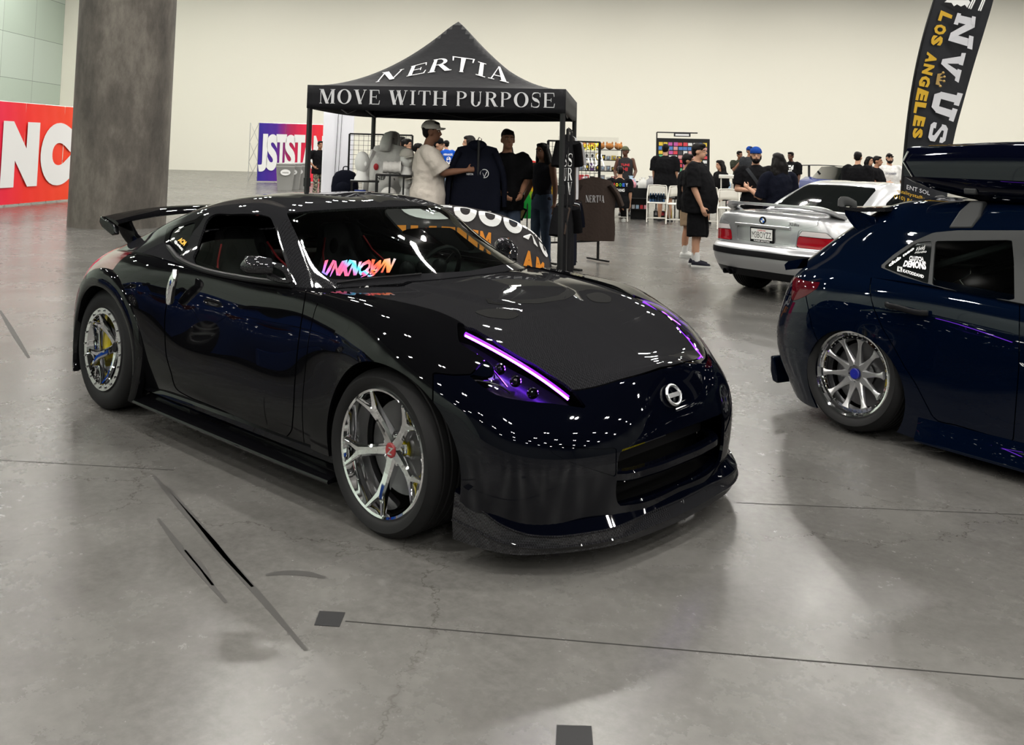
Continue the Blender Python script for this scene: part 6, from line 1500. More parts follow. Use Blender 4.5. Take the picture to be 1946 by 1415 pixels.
def person(label, px, D, top=None, face=0., skin='tan', H=None, B=1.0, belly=0., shirt=C_BLK, sleeve=.75, hem=.80, legs='shorts', legm=None, shoes=M_SHOEB, sock=None, hair='short', cap=None, arms=None, lean=0., seat=None, legpose=None, beard=False, over=.03, cat='person', vox=.0125, women=False, headturn=0., group=None, tank=False):
    """px: column of the body in the photograph, D its depth; top: row of the top of the head"""
    g = gnd((px, 330), D)
    if H is None: H = zat((px, top), D) if seat is None else 1.72
    r = root('person', label, cat, tuple(g), 0, group); k = H/1.75
    r.rotation_euler[2] = face_cam(g)+pi+rad(face)     # local +y faces the camera when face = 0
    dz = 0. if seat is None else (seat-.93)
    hipz = .93+dz; b = MB(); sw = (.165 if women else .185)*(.93+.07*B)
    hips, cw = (.175 if women else .165)*B, .165*B
    def sp(z): return lean*max(0, z-.93)*.9       # forward lean of the spine
    tors = [(.86, hips*.9, .11*B, 0), (.95, hips, .125*B+belly*.3, belly*.2), (1.08, (.135 if women else .15)*B+belly*.3, .105*B+belly*.75, belly*.75), (1.22, cw, .115*B+belly*.45, belly*.4), (1.34, cw*1.03, .118*B, 0), (1.42, sw*.92, .09*B, -.01), (1.465, .10, .065, -.015), (1.49, .062, .058, -.01)]
    b.loft([ell(z+dz, w, d, y+sp(z)) for z, w, d, y in tors])
    nk = sp(1.5); hy = nk+.025+lean*.05
    b.tube([(0, nk-.012, 1.44+dz), (0, nk+.0, 1.52+dz), (0, hy, 1.58+dz)], [.062, .056, .055], 12)
    ht = Matrix.Rotation(headturn, 3, 'Z'); HC_ = Vector((0, hy, 1.635+dz))
    def hd(p): return tuple(HC_+ht @ Vector(p))
    hb = MB(); hb.ball((0, -.008, .028), (.076, .096, .092), 18, 12); hb.ball((0, .022, -.045), (.058, .066, .07), 16, 10); hb.ball((0, .05, -.088), (.03, .03, .024), 10, 6)
    hb.tube([(0, .088, .02), (0, .104, -.018), (0, .112, -.03)], [.009, .014, .016], 8); hb.ball((0, .10, -.028), (.02, .014, .011), 8, 6)
    for s in (-1, 1): hb.ball((s*.078, -.01, -.01), (.012, .022, .033), 8, 6)
    hb.ball((0, .083, -.062), (.026, .012, .012), 8, 5); hb.ball((0, .082, .03), (.055, .014, .012), 8, 5)
    hb.xf(lambda p: Vector(hd(p))); b.add(hb.v, hb.f)
    A = arms or {}
    aj = {}
    for s, nm in ((-1, 'l'), (1, 'r')):
        sh = Vector((s*sw, sp(1.42)-.01, 1.42+dz)); e, w = A.get(nm, ((s*(sw+.055+belly*.25), -.02, 1.14), (s*(sw+.06+belly*.3), .08, .90)))
        e, w = Vector(e)+Vector((0, 0, dz)), Vector(w)+Vector((0, 0, dz)); aj[nm] = (sh, e, w)
        limb(b, [sh, e], [.056*(.7+.3*B), .043*(.7+.3*B)]); limb(b, [e, e*.5+w*.5, w], [.043*(.7+.3*B), .038*(.7+.3*B), .026]); hand(b, w, e, s)
    lj = {}
    for s, nm in ((-1, 'l'), (1, 'r')):
        hp = Vector((s*.088*B, 0, hipz-.03))
        if seat is not None: kn, an = Vector((s*.13, .43, seat-.0)), Vector((s*.14, .42, .09)) if seat < .7 else Vector((s*.12, .36, .26))
        else: kn, an = (Vector(q) for q in (legpose or {}).get(nm, ((s*.095*(.6+.4*B), .015, .49), (s*.10*(.6+.4*B), -.02, .09))))
        lj[nm] = (hp, kn, an); limb(b, [hp, hp*.5+kn*.5, kn], [.085*(.6+.4*B), .072*(.6+.4*B), .054*(.7+.3*B)]); limb(b, [kn, kn*.66+an*.34+Vector((0, -.012, 0)), an], [.053*(.7+.3*B), .053*(.7+.3*B), .034])
        b.tube([an+Vector((0, -.04, -.05)), an+Vector((s*.01, .06, -.06)), an+Vector((s*.015, .14, -.07))], [.035, .036, .026], 8, flat=.7)
    sc = lambda p: p*k
    b.xf(sc); remeshed(b, 'body', SK[skin], r, vox)
    def child(bb, name, m, rem=True, v=None, sm=3, fold=0.): bb.xf(sc); return remeshed(bb, name, m, r, v or vox*1.1, sm, fold) if rem else bb.build(name, m, r, 50)
    # face
    for s in (-1, 1):
        e = MB(); e.ball(hd((s*.03, .078, .006)), (.0115, .009, .0052), 8, 6); child(e, 'eye', M_EYEW, False); e = MB(); e.ball(hd((s*.03, .0865, .006)), (.0056, .004, .005), 8, 6); child(e, 'iris', M_EYED, False)
        e = MB(); e.tube([hd((s*.012, .092, .026)), hd((s*.032, .09, .032)), hd((s*.052, .076, .026))], .004, 5); child(e, 'eyebrow', M_HAIR, False)
    e = MB(); e.ball(hd((0, .0915, -.062)), (.022, .006, .007), 10, 6); child(e, 'mouth', M_LIP, False)
    if beard:
        e = MB(); e.ball((0, .03, -.072), (.061, .066, .05), 14, 10); e.tube([(-.072, .0, .0), (-.07, .025, -.045), (-.045, .06, -.08), (0, .085, -.09), (.045, .06, -.08), (.07, .025, -.045), (.072, .0, .0)], .014, 8); e.tube([(-.03, .092, -.055), (0, .106, -.048), (.03, .092, -.055)], .007, 6); e.xf(lambda p: Vector(hd(p))); child(e, 'beard', M_HAIR, True, .008)
    # hair
    if hair:
        e = MB(); e.ball((0, -.018, .042), (.083, .10, .09), 18, 12); e.ball((0, .03, .088), (.068, .062, .036), 14, 8); e.ball((0, -.05, -.0), (.072, .06, .07), 14, 8)
        if hair in ('long', 'tail'):
            if hair == 'long':
                for s in (-1, 1): e.tube([(s*.062, .0, .05), (s*.078, -.02, -.05), (s*.085, -.035, -.16), (s*.08, -.03, -.28), (s*.07, -.02, -.36)], [.035, .04, .046, .04, .015], 10)
                for j in range(7):
                    x = -.075+.025*j; q = j*1.9; e.tube([(x*.6, -.06, .03), (x, -.085+.01*sin(q), -.06), (x*1.15+.012*sin(q), -.092, -.16), (x*1.2-.014*sin(q+1), -.085+.01*cos(q), -.26), (x*1.15+.012*sin(q), -.085, -.35-.05*sin(q*2)), (x*1.1, -.08, -.41-.03*cos(q))], [.04, .038, .034, .03, .022, .006], 8)
            else: e.tube([(0, -.10, .03), (0, -.14, -.02), (0, -.13, -.12), (0, -.12, -.22)], [.03, .032, .028, .01], 10)
        e.xf(lambda p: Vector(hd(p))); child(e, 'hair', M_HAIR, True, .009, 2, .012)
    if cap:
        m, back = cap; e = MB(); e.ball((0, -.012, .05), (.089, .11, .088), 18, 12); e.v = [(x, y, max(z, .035)) for x, y, z in e.v]
        pts = [(.078*cos(a), .055+.10*max(0, sin(a))**.8, .045-.02*abs(cos(a))) for a in np.linspace(0, pi, 15)]; q = MB(); q.add([(0, .05, .055)]+pts, [(0, i+1, i) for i in range(1, 15)])
        R = Matrix.Rotation(pi if back else 0, 3, 'Z')
        for z_ in (e, q): z_.xf(lambda p: Vector(hd(R @ p)))
        o = child(e, 'cap', m, False); q.xf(sc); q.build('cap_brim', m, o, 50, thick=.008)
    # shirt
    e = MB(); o_ = over
    rings = []
    for z, w, d, y in [(hem, hips*1.03, .12*B+belly*.85, belly*.6), (.95, hips*1.04, .125*B+belly*.95, belly*.7)]+tors[2:6]:
        f = .016+o_*(1 if z < 1.3 else .5); wob = 1+.03*sin(z*31+px)
        rings.append(ell(z+dz, w*wob+f, d*wob+f, y+sp(z), 24))
    rings.append(ell(1.475+dz, .085, .08, sp(1.47)-.012, 24)); 
    if not tank: rings.append(ell(1.492+dz, .066, .064, sp(1.47)-.008, 24))
    e.loft(rings)
    if not tank:
        for nm in 'lr':
            sh, el_, w = aj[nm]; s = -1 if nm == 'l' else 1; t = min(sleeve, 1.0); P = [sh-Vector((s*.05, 0, .01)), sh+Vector((s*.012, 0, -.0)), sh*(1-t)+el_*t]
            e.tube(spline(P, 8), np.linspace(.07, .062+o_*.9, 8)*(.72+.28*B), 14); e.ball(tuple(sh), .072*(.7+.3*B), 12, 8)
            if sleeve > 1: e.tube([el_, el_*.5+w*.5, w], [.06, .055, .045], 12)
    so = child(e, 'shirt', shirt, True, None, 4, .014 if not tank else .005)
    # trousers
    if legs:
        e = MB(); e.loft([ell(z+dz, w+.014, d+.014, y, 20) for z, w, d, y in [(hipz-dz-.12, hips*.93, .115*B, 0), (.95, hips, .125*B+belly*.3, belly*.2), (1.03, hips*.93, .115*B+belly*.6, belly*.5)]])
        for nm in 'lr':
            hp, kn, an = lj[nm]
            if legs == 'shorts': P = [hp, kn*.9+hp*.1]; rr_ = [.10*(.6+.4*B), .098*(.6+.4*B)]; e.tube(spline([P[0], P[0]*.5+P[1]*.5, P[1]], 8), np.linspace(rr_[0], rr_[1], 8)+.012, 16)
            elif legs == 'baggy': e.tube(spline([hp, kn, kn*.84+an*.16], 8), np.linspace(.105, .125, 8)*(.6+.4*B), 16)
            else: e.tube(spline([hp, hp*.5+kn*.5, kn, kn*.5+an*.5, an+Vector((0, 0, -.02))], 14), np.interp(np.linspace(0, 1, 14), [0, .5, 1], [.098*(.6+.4*B), .072, .062]), 14)
        child(e, 'trousers' if legs == 'long' else 'shorts', legm or C_BLK, True, None, 3, .010)
    for s, nm in ((-1, 'l'), (1, 'r')):
        hp, kn, an = lj[nm]
        if sock: e = MB(); e.tube([an*.72+kn*.28, an, an+Vector((0, .02, -.045))], [.047, .041, .04], 12); child(e, 'sock', sock, False)
        if shoes:
            e = MB(); x0, y0, z0 = an.x, an.y, an.z-.09
            e.loft([[(x0+s*.012*t+w*cos(a), y0-.075+.27*t+0*sin(a), z0+max(0, h_*.5+h_*.5*sin(a))) for a in np.linspace(0, 2*pi, 14, endpoint=False)] for t, w, h_ in ((0, .02, .05), (.06, .036, .085), (.3, .041, .10), (.55, .046, .075), (.8, .047, .058), (.95, .036, .048), (1.0, .012, .03))])
            q = child(e, 'shoe', shoes, False)
            e = MB(); e.loft([[(x0+s*.012*t+w*c, y0-.08+.28*t, z0+zz) for c, zz in ((-1, 0), (1, 0), (1, .022), (-1, .022))] for t, w in ((0, .02), (.06, .038), (.3, .043), (.55, .048), (.8, .049), (.95, .038), (1.0, .014))]); e.xf(sc); e.build('sole', M_SOLE if shoes is not M_SHOEB else M_SHOEB, q, 30)
    return r, so
def sprint(pr, string, z, w, h_, m, back=False, name='shirt_print', ser=False, bold=.03, xo=0., y=None):
    """lettering laid onto a shirt front or back (positions in body metres)"""
    r, so = pr; T = BVHTree.FromPolygons([tuple(v.co) for v in so.data.vertices], [tuple(q.vertices) for q in so.data.polygons])
    if ser:
        polys, L_ = serif_line(string, .14); items = [[((x/L_-.5)*w, (v-.5)*h_) for x, v in p] for p in polys]; vs = [q for p in items for q in p]; fs = []; i = 0
        for p in items: fs.append(tuple(range(i, i+len(p)))); i += len(p)
    else:
        v, fs = text2d(string, 1, bold); v = np.array(v); lo, hi = v.min(0), v.max(0); vs = [((a-.5)*w, (c-.5)*h_) for a, c in (v-lo)/(hi-lo)]
    s = 1 if back else -1; pts = []
    for a, c in vs:
        q = T.ray_cast(Vector((s*a+xo, -2*s, z+c)), Vector((0, s, 0))); yy = (q[0].y if q[0] is not None else 0)-.006*s; pts.append((s*a+xo, yy, z+c))
    return MB().add(pts, fs).build(name, m, so, 0)
C_SAND = cloth('sand_tee_cloth', (.52, .47, .42)); C_BLUE = cloth('royal_blue_cloth', (.012, .075, .42)); C_CHAR = cloth('charcoal_cloth', (.03, .032, .036)); C_OLIV = cloth('olive_cloth', (.03, .033, .024)); C_WHT = cloth('white_cloth', (.62, .61, .60)); C_TANK = cloth('tank_cloth', (.025, .024, .026)); C_PINK = cloth('pink_cloth', (.6, .12, .25)); C_BCAP = cloth('blue_cap_cloth', (.012, .05, .25)); C_GCAP = cloth('green_cap_cloth', (.10, .11, .07))
# inside and behind the tent
p = person('man in beige cap and long sand t-shirt reaching right, under the tent', 814, 11.6, 231, 88, 'brown', B=1.06, shirt=C_SAND, sleeve=.95, hem=.72, over=.05, legs='long', cap=(C_CAP, False), arms={'l': ((-.235, .05, 1.14), (-.22, .30, 1.17)), 'r': ((.22, .17, 1.19), (.10, .42, 1.22))})
sprint(p, 'NERTIA', 1.27, .26, .06, M_INK, True)
p = person('young man in black t-shirt looking down beside the dark jackets', 963, 11.95, 247, 12, 'tan', B=1.0, shirt=C_BLK, sleeve=.9, legs='long', legm=M_DENIM, arms={'r': ((.26, .02, 1.14), (.10, .24, 1.0)), 'l': ((-.24, .0, 1.14), (-.12, .26, 1.0))})
p = person('woman with long black hair, dark sleeveless top and blue jeans by the tent post', 1031, 13.2, 272, -38, 'brown', B=.9, women=True, shirt=cloth('slate_cloth', (.022, .022, .028)), tank=True, over=.0, hem=.93, legs='long', legm=M_DENIM, hair='long', arms={'r': ((.22, .0, 1.14), (.25, .12, .92)), 'l': ((-.23, -.0, 1.14), (-.27, .06, .90))})
q = root('paddle_fan', 'black patterned paper fan held in the lower hand of the woman in jeans', 'fan', tuple(at((991, 406), 13.1))); MB().box((0, 0, 0), (.10, .012, .17)).build('fan_panel', C_BLK, q); MB().box((0, -.008, 0), (.06, .004, .12)).build('fan_print', mat('gold_print', (.4, .3, .1), .5), q); q.rotation_euler = (0, .4, face_cam(q.location))
p = person('man in blue jersey numbered 8, back turned, behind the tent', 847, 28.5, 267, 205, 'light', B=1.1, shirt=C_BLUE, sleeve=.95, hem=.78, legs='shorts', legm=M_LDEN, shoes=M_SOLE, sock=M_SOCK)
sprint(p, 'HERNANDEZ', 1.40, .30, .06, M_WHT, True, bold=.02); sprint(p, '8', 1.22, .15, .24, M_WHT, True, bold=.05)
person('woman with dark hair in profile behind the jackets', 892, 17, 259, -95, 'light', B=.95, women=True, hair='long', shirt=C_BLK, legs='long')
person('dark-haired man in grey t-shirt behind the hoodie, nearer of two', 769, 18, 264, 70, 'light', shirt=C_CHAR, legs='long')
person('dark-haired man mostly hidden by the raised hoodie', 757, 19.2, 260, 80, 'tan', shirt=C_CHAR, legs='long')
person('woman with black ponytail behind the beige-capped man', 791, 20, 273, 95, 'light', women=True, B=.9, hair='tail', shirt=C_CHAR, legs='long')
person('person in black cap and charcoal t-shirt just behind the beige-capped man', 828, 16.5, 262, 85, 'light', shirt=C_CHAR, cap=(C_BLK, False), legs='shorts')
person('person in black t-shirt and camouflage trousers left of the white curtain', 606, 27, 268, 20, 'tan', shirt=C_BLK, legs='long', legm=camo(), arms={'r': ((.36, -.05, 1.2), (.2, .1, 1.02))})
person('girl in pink t-shirt seen over the shoulder of the young man', 966, 24, 274, 10, 'light', women=True, B=.85, hair='long', shirt=C_PINK, legs='long')
# right-hand side
p = person('man in black and red basketball tank top behind the vendor table', 1188, 24.2, 279, 0, 'dark', B=1.05, belly=.02, shirt=C_TANK, tank=True, over=.01, hem=.85, cap=(C_GCAP, True), headturn=-.7, arms={'l': ((-.27, .0, 1.14), (-.2, .2, .95)), 'r': ((.27, 0, 1.14), (.22, .2, .92))})
sprint(p, 'TUNE', 1.28, .22, .06, mat('red_print', (.5, .02, .03), .5)); sprint(p, 'HI', 1.17, .12, .09, mat('red_print', (.5, .02, .03), .5))
p = person('man in black printed t-shirt seated with his back turned', 1178, 21.7, None, 185, 'light', seat=.47, H=1.72, B=1.05, shirt=C_BLK, sleeve=.9, legs='long', shoes=M_SOLE)
for k, (ch, c) in enumerate(zip('HOOEY', ('d02020', 'e0c020', '20a040', '2060d0', 'c8c8d0'))): sprint(p, ch, .86, .055, .075, mat('print_'+c, c, .5), True, xo=-.15+.075*k, bold=.04)
sprint(p, 'GANG', .74, .20, .07, M_WHT, True)
person('large man in black t-shirt and grey shorts, back turned, at the vendor table', 1264, 22.5, 274, 170, 'light', B=1.28, belly=.03, shirt=C_BLK, legs='shorts', legm=M_GSH, sleeve=1.0, over=.04)
person('heavyset man in black t-shirt, black shorts and white socks standing in the aisle', 1325, 13.76, 273, 78, 'light', B=1.3, belly=.05, shirt=C_BLK, sleeve=1.0, hem=.76, over=.04, legs='baggy', shoes=cloth('dark_clog', (.02, .02, .028)), sock=M_SOCK, arms={'r': ((.30, .02, 1.12), (.29, .13, .86)), 'l': ((-.30, .0, 1.12), (-.28, .1, .88))}, legpose={'l': ((-.10, .015, .49), (-.11, -.06, .09)), 'r': ((.10, .015, .49), (.11, .03, .09))}, vox=.011)
person('person in white trainers standing behind the heavyset man', 1305, 14.9, 293, 85, 'tan', B=1.0, shirt=C_BLK, legs='shorts', legm=M_KHAKI, shoes=M_SOLE, sock=M_SOCK)
p = person('long-haired woman in black seated behind the white board', 1370, 22.3, None, -60, 'light', seat=.68, H=1.70, women=True, hair='long', shirt=C_BLK, sleeve=1.3, legs='shorts')
person('man in olive t-shirt with hand at his chin against the wall', 1405, 28, 287, 20, 'brown', B=.95, shirt=C_OLIV, legs='long', arms={'r': ((.22, .12, 1.18), (.06, .2, 1.42)), 'l': ((-.2, .14, 1.16), (.02, .22, 1.18))})
person('person in blue cap partly hidden behind the bearded man', 1424, 27, 279, 40, 'tan', shirt=C_CHAR, cap=(C_BCAP, False), legs='long')
p = person('bearded man in backward blue cap and black t-shirt facing the viewer', 1436, 14.0, 281, 5, 'light', B=1.05, shirt=C_BLK, cap=(C_BCAP, True), beard=True, legs='long', arms={'r': ((.27, .0, 1.12), (.12, .26, 1.12)), 'l': ((-.27, .02, 1.10), (-.06, .27, 1.06))}, vox=.011)
e = MB(); so = p[1]; T = BVHTree.FromPolygons([tuple(v.co) for v in so.data.vertices], [tuple(f.vertices) for f in so.data.polygons]); P = []
for t in np.linspace(0, 1, 9):
    x, z = .13-.24*t, 1.40-.34*t; q_ = T.ray_cast(Vector((x, 2, z)), Vector((0, -1, 0))); P.append((x, (q_[0].y if q_[0] is not None else .12)+.006, z))
bar(e, P, .05, .012, (0, 1, 0)); e.build('shoulder_strap', C_CHAR, so)
person('woman with long wavy black hair in black, back turned, by the silver car', 1480, 13.1, 292, 210, 'light', B=1.02, women=True, hair='long', shirt=C_NAVY, sleeve=1.0, legs='long', arms={'l': ((-.27, .06, 1.10), (-.34, .26, 1.22)), 'r': ((.25, .0, 1.12), (.2, .2, 1.0))}, vox=.011)
p = person('man in black t-shirt with white script print against the wall', 1503, 26, 289, -25, 'dark', B=.95, shirt=C_BLK, legs='long', sleeve=1.0)
sprint(p, 'Wild', 1.30, .24, .12, M_WHT, bold=.06); sprint(p, 'Speed', 1.20, .18, .08, M_WHT, bold=.05)
person('broad man in black t-shirt, back turned, behind the silver car roof', 1630, 19.5, 289, 165, 'light', B=1.2, shirt=C_BLK, legs='long', sleeve=1.0)
person('man in black t-shirt in profile left of the white jersey', 1666, 21, 297, 80, 'tan', B=1.15, belly=.03, shirt=C_BLK, legs='long')
person('dark-haired person peeking out behind the man in profile', 1651, 25, 298, 60, 'light', shirt=C_CHAR, hair='long', legs='long')
p = person('man in white baseball jersey and dark glasses beside the feather flag', 1690, 22, 292, 15, 'light', B=1.1, shirt=C_WHT, over=.04, hem=.76, sleeve=.95, beard=True, arms={'r': ((.28, .0, 1.13), (.10, .24, 1.08)), 'l': ((-.28, 0, 1.12), (-.27, .08, .9))})
sprint(p, 'DODGERS', 1.26, .24, .045, mat('print_grey', (.2, .2, .25), .5))
e = MB(); k = p[0]; 
for s in (-1, 1): e.box((s*.033, .128, 1.645), (.05, .012, .03)); e.box((s*.066, .08, 1.65), (.006, .09, .012))
e.box((0, .128, 1.65), (.02, .008, .008)); e.build('glasses', M_TRIM, p[0])
# ---------------------------------------------------------------- banners on the left, bins, feather flag, far car
def grad(name, stops):
    m = mat(name, (1, 0, 0), .6); N, L, b = nodes(m); tc = N.new('ShaderNodeTexCoord'); s = N.new('ShaderNodeSeparateXYZ'); L.new(tc.outputs['Object'], s.inputs[0]); r = ramp(N, stops)
    mr = N.new('ShaderNodeMapRange'); L.new(s.outputs[0], mr.inputs[0]); L.new(mr.outputs[0], r.inputs[0]); L.new(r.outputs[0], b.inputs['Base Color']); return m, mr
def bannerwall(label, p0, p1, h, letters, stops, name, z0=.05, panels=2, frame=True, bold=.10, fx=0.):
    """p0,p1 ground ends as seen left to right; letters = list of (char, x0, x1, z0, z1) in metres from p0"""
    d = p1-p0; L_ = float(np.linalg.norm(d)); rz = math.atan2(d[1], d[0]); r = root('banner_wall', label, 'banner', tuple(p0), rz); m, mr = grad(name, stops); mr.inputs[2].default_value = L_
    for k in range(panels):
        a, e = L_*k/panels+.006, L_*(k+1)/panels-.006; b = MB(); b.grid([[(a+(e-a)*t, -.012*sin(t*pi)*sin(f*pi)+.006*sin(t*23+f*9), z0+(h-z0)*f) for f in np.linspace(0, 1, 12)] for t in np.linspace(0, 1, 24)]); b.build('fabric', m, r, 60)
    for ch, a, e, zz0, zz1 in letters:
        v, f = text2d(ch, 1, bold, res=8); v = np.array(v); lo, hi = v.min(0), v.max(0); q = (v-lo)/(hi-lo); MB().add([(a+(e-a)*u, -.032, zz0+(zz1-zz0)*w) for u, w in q], f).build('letter', M_WHT, r, 0)
    if frame:
        M = mat('aluminium_tube', (.5, .5, .5), .4, metal=.9); n = 3
        xs = [-.02, .0]+list(np.linspace(.8, L_, max(2, int(L_/.8)))); xs = np.linspace(0, L_, max(2, int(L_/1.0)+1))
        for x in xs:
            for y in (.04, .42): MB().tube([(x-fx*(y > .1), y, 0.02), (x-fx*(y > .1), y, h)], .014, 5).build('frame_post', M, r)
            for k in range(n): z = h*k/n; MB().tube([(x, .04, z+.02), (x-fx, .42, z+h/n)], .009, 5).build('frame_brace', M, r); MB().tube([(x-fx, .42, z+.02), (x, .04, z+h/n)], .009, 5).build('frame_brace', M, r)
        for y in (.04, .42): MB().tube([(0, y, h), (L_, y, h)], .014, 5).build('frame_rail', M, r)
    return r
A0, A1 = onZ((0, 394)), onZ((130, 382)); dA = A1-A0; pA = A0-dA*.9; pB = A1+dA*.45
def along(px): # parameter of a pixel column on the banner plane, metres from pA, and height
    n = np.array([-dA[1], dA[0], 0]); d = ray(px); q = CAMP+d*(((pA-CAMP) @ n)/(d @ n)); return float((q-pA) @ dA/np.linalg.norm(dA)), float(q[2])
hA = along((0, 192))[1]
sl = lambda ch, x0, x1, yt, yb: (ch, along((x0, (yt+yb)/2))[0], along((x1, (yt+yb)/2))[0], along(((x0+x1)/2, yb))[1], along(((x0+x1)/2, yt))[1])
bannerwall('big red banner wall with huge white letters left of the concrete column', pA, pB, hA, [sl('N', 1, 71, 231, 355), sl('C', 75, 133, 233, 352), sl('E', 137, 175, 236, 347)], [(0, 'e0006a'), (.33, 'ea1046'), (.52, 'f02a20'), (1, 'f0501c')], 'red_banner', panels=4)
J0 = onZ((488, 346)); J1d = gnd((617, 340), 43.5); 
hJ = zat((490, 233), float((J0-CAMP) @ CFW))
# second wall behind the bins
dJ = (onZ((527, 343))-J0); dJ = RDIR*.93+VDIR*.37; dJ /= np.linalg.norm(dJ)
def alongJ(px):
    n = np.array([-dJ[1], dJ[0], 0]); d = ray(px); q = CAMP+d*(((J0-CAMP) @ n)/(d @ n)); return float((q-J0) @ dJ), float(q[2])
LJ = alongJ((640, 300))[0]; sj = lambda ch, x0, x1, yt, yb: (ch, alongJ((x0, (yt+yb)/2))[0], alongJ((x1, (yt+yb)/2))[0], alongJ(((x0+x1)/2, yb))[1], alongJ(((x0+x1)/2, yt))[1])
bannerwall('purple to red banner wall with white letters behind the grey bins', J0, J0+dJ*LJ, hJ, [sj('J', 491, 508, 254, 326), sj('S', 506, 527, 255, 324), sj('T', 524, 544, 255, 322), sj('S', 541, 561, 256, 321), sj('T', 558, 579, 256, 320), sj('A', 574, 598, 257, 320), sj('N', 595, 616, 258, 320)], [(0, '2a1a90'), (.22, '4a1a90'), (.4, 'b0104a'), (.55, 'd81040'), (1, 'f03020')], 'purple_banner', panels=3, bold=.045, fx=.3)
M_BIN = mat('grey_bin_plastic', (.3, .3, .29), .5)
for k, (px, D, lab) in enumerate(((541, 33.0, 'grey ribbed waste bin with a white oval label, front left'), (554, 33.6, 'grey ribbed waste bin with a white oval label, right of the front one'), (565, 34.3, 'grey ribbed waste bin behind, with a blue recycling lid mark'))):
    g = gnd((px, 362), D); o = root('waste_bin', lab, 'bin', tuple(g), face_cam(g)); b = MB(); b.loft([[(w*sx*(1+.018*(i % 2)), w*.8*sy*(1+.018*(i % 2)), z) for i, (sx, sy) in enumerate([(cos(a)/max(abs(cos(a)), abs(sin(a)))**.8, sin(a)/max(abs(cos(a)), abs(sin(a)))**.8) for a in np.linspace(0, 2*pi, 48, endpoint=False)])] for w, z in ((.24, 0), (.25, .05), (.31, .78), (.325, .8), (.325, .86))]); b.build('tub', M_BIN, o, 30)
    MB().box((0, 0, .90), (.64, .52, .07)).build('lid', M_BIN, o, bevel=.02); MB().box((.05, -.05, .938), (.3, .2, .004)).build('lid_sticker', gm[4] if k == 2 else M_WHT, o)
    b = MB(); b.lathe([(.001, 0), (.13, 0)], 24); b.v = [(x*1.3, -.262-.02*(z_ > 9)-.03, .62+y*.8) for x, y, z_ in b.v]; ov = b.build('oval_label', M_WHT, o, 0); flat_ = text2d('waste', .09, .003)
    MB().add([(x, -.2935, y+.59) for x, y in flat_[0]], flat_[1]).build('label_text', M_BIN, ov, 0)
# feather flag by the silver car
FD = 8.6
M_FLG = noise_bump(mat('black_flag_cloth', (.007, .008, .012), .7), 10, .15, .03)
M_GOLD = mat('gold_print_flag', (.60, .36, .02), .55)
fl = root('feather_flag', 'tall black feather flag with big white and gold lettering', 'flag', tuple(gnd((1716, 400), FD)))
FO = np.array(fl.location)
LE = [(1716, 560), (1714, 460), (1713, 380), (1716, 330), (1722, 260), (1732, 180), (1745, 110), (1760, 50), (1772, 10), (1784, -30), (1800, -80), (1822, -130), (1848, -165)]
RE = [(1800, 560), (1800, 460), (1800, 380), (1803, 330), (1812, 268), (1832, 190), (1852, 120), (1872, 55), (1888, 0), (1896, -40), (1898, -90), (1888, -140), (1858, -172)]
ql, qr = spline(LE, 60), spline(RE, 60)
def flg(s, t, off=0.): # s across 0..1, t 0 bottom .. 1 top
    k = t*59; i = min(int(k), 58); f = k-i; a = ql[i]*(1-f)+ql[i+1]*f; e = qr[i]*(1-f)+qr[i+1]*f; D = FD+.05*sin(s*5+t*6)-off
    return at(tuple(a*(1-s)+e*s), D)-FO
MB().grid([[tuple(flg(s, t)) for t in np.linspace(0, 1, 50)] for s in np.linspace(0, 1, 12)]).build('fabric', M_FLG, fl, 60)
MB().tube([tuple(flg(0, t)+np.array([0, 0, 0])) for t in np.linspace(0, 1, 40)], np.linspace(.016, .007, 40), 8).build('pole', M_STEEL, fl)
MB().tube([(0, 0, .02), tuple(flg(0, 0))], .016, 8).build('pole', M_STEEL, fl)
for a in (0, pi/2): MB().tube([(-.45*cos(a), -.45*sin(a), .015), (.45*cos(a), .45*sin(a), .015)], .014, 6).build('cross_base', M_STEEL, fl)
def flagtext(ch, quad, m, name, bold, off=.012):
    """quad: px of letter's (base-left, base-right, top-right, top-left)"""
    v, f = text2d(ch, 1, bold); v = np.array(v); lo, hi = v.min(0), v.max(0); q = (v-lo)/(hi-lo); Q = np.array(quad, float); pts = []
    for u, w in q: px = (Q[0]*(1-u)+Q[1]*u)*(1-w)+(Q[3]*(1-u)+Q[2]*u)*w; pts.append(tuple(at(px, FD-.055-off)-FO))
    return MB().add(pts, f).build(name, m, fl, 0)
Z7 = lambda x, y: (1660+x/3.37, y/3.37)
BLKP = mat('flag_outline', (.004, .004, .005), .7)
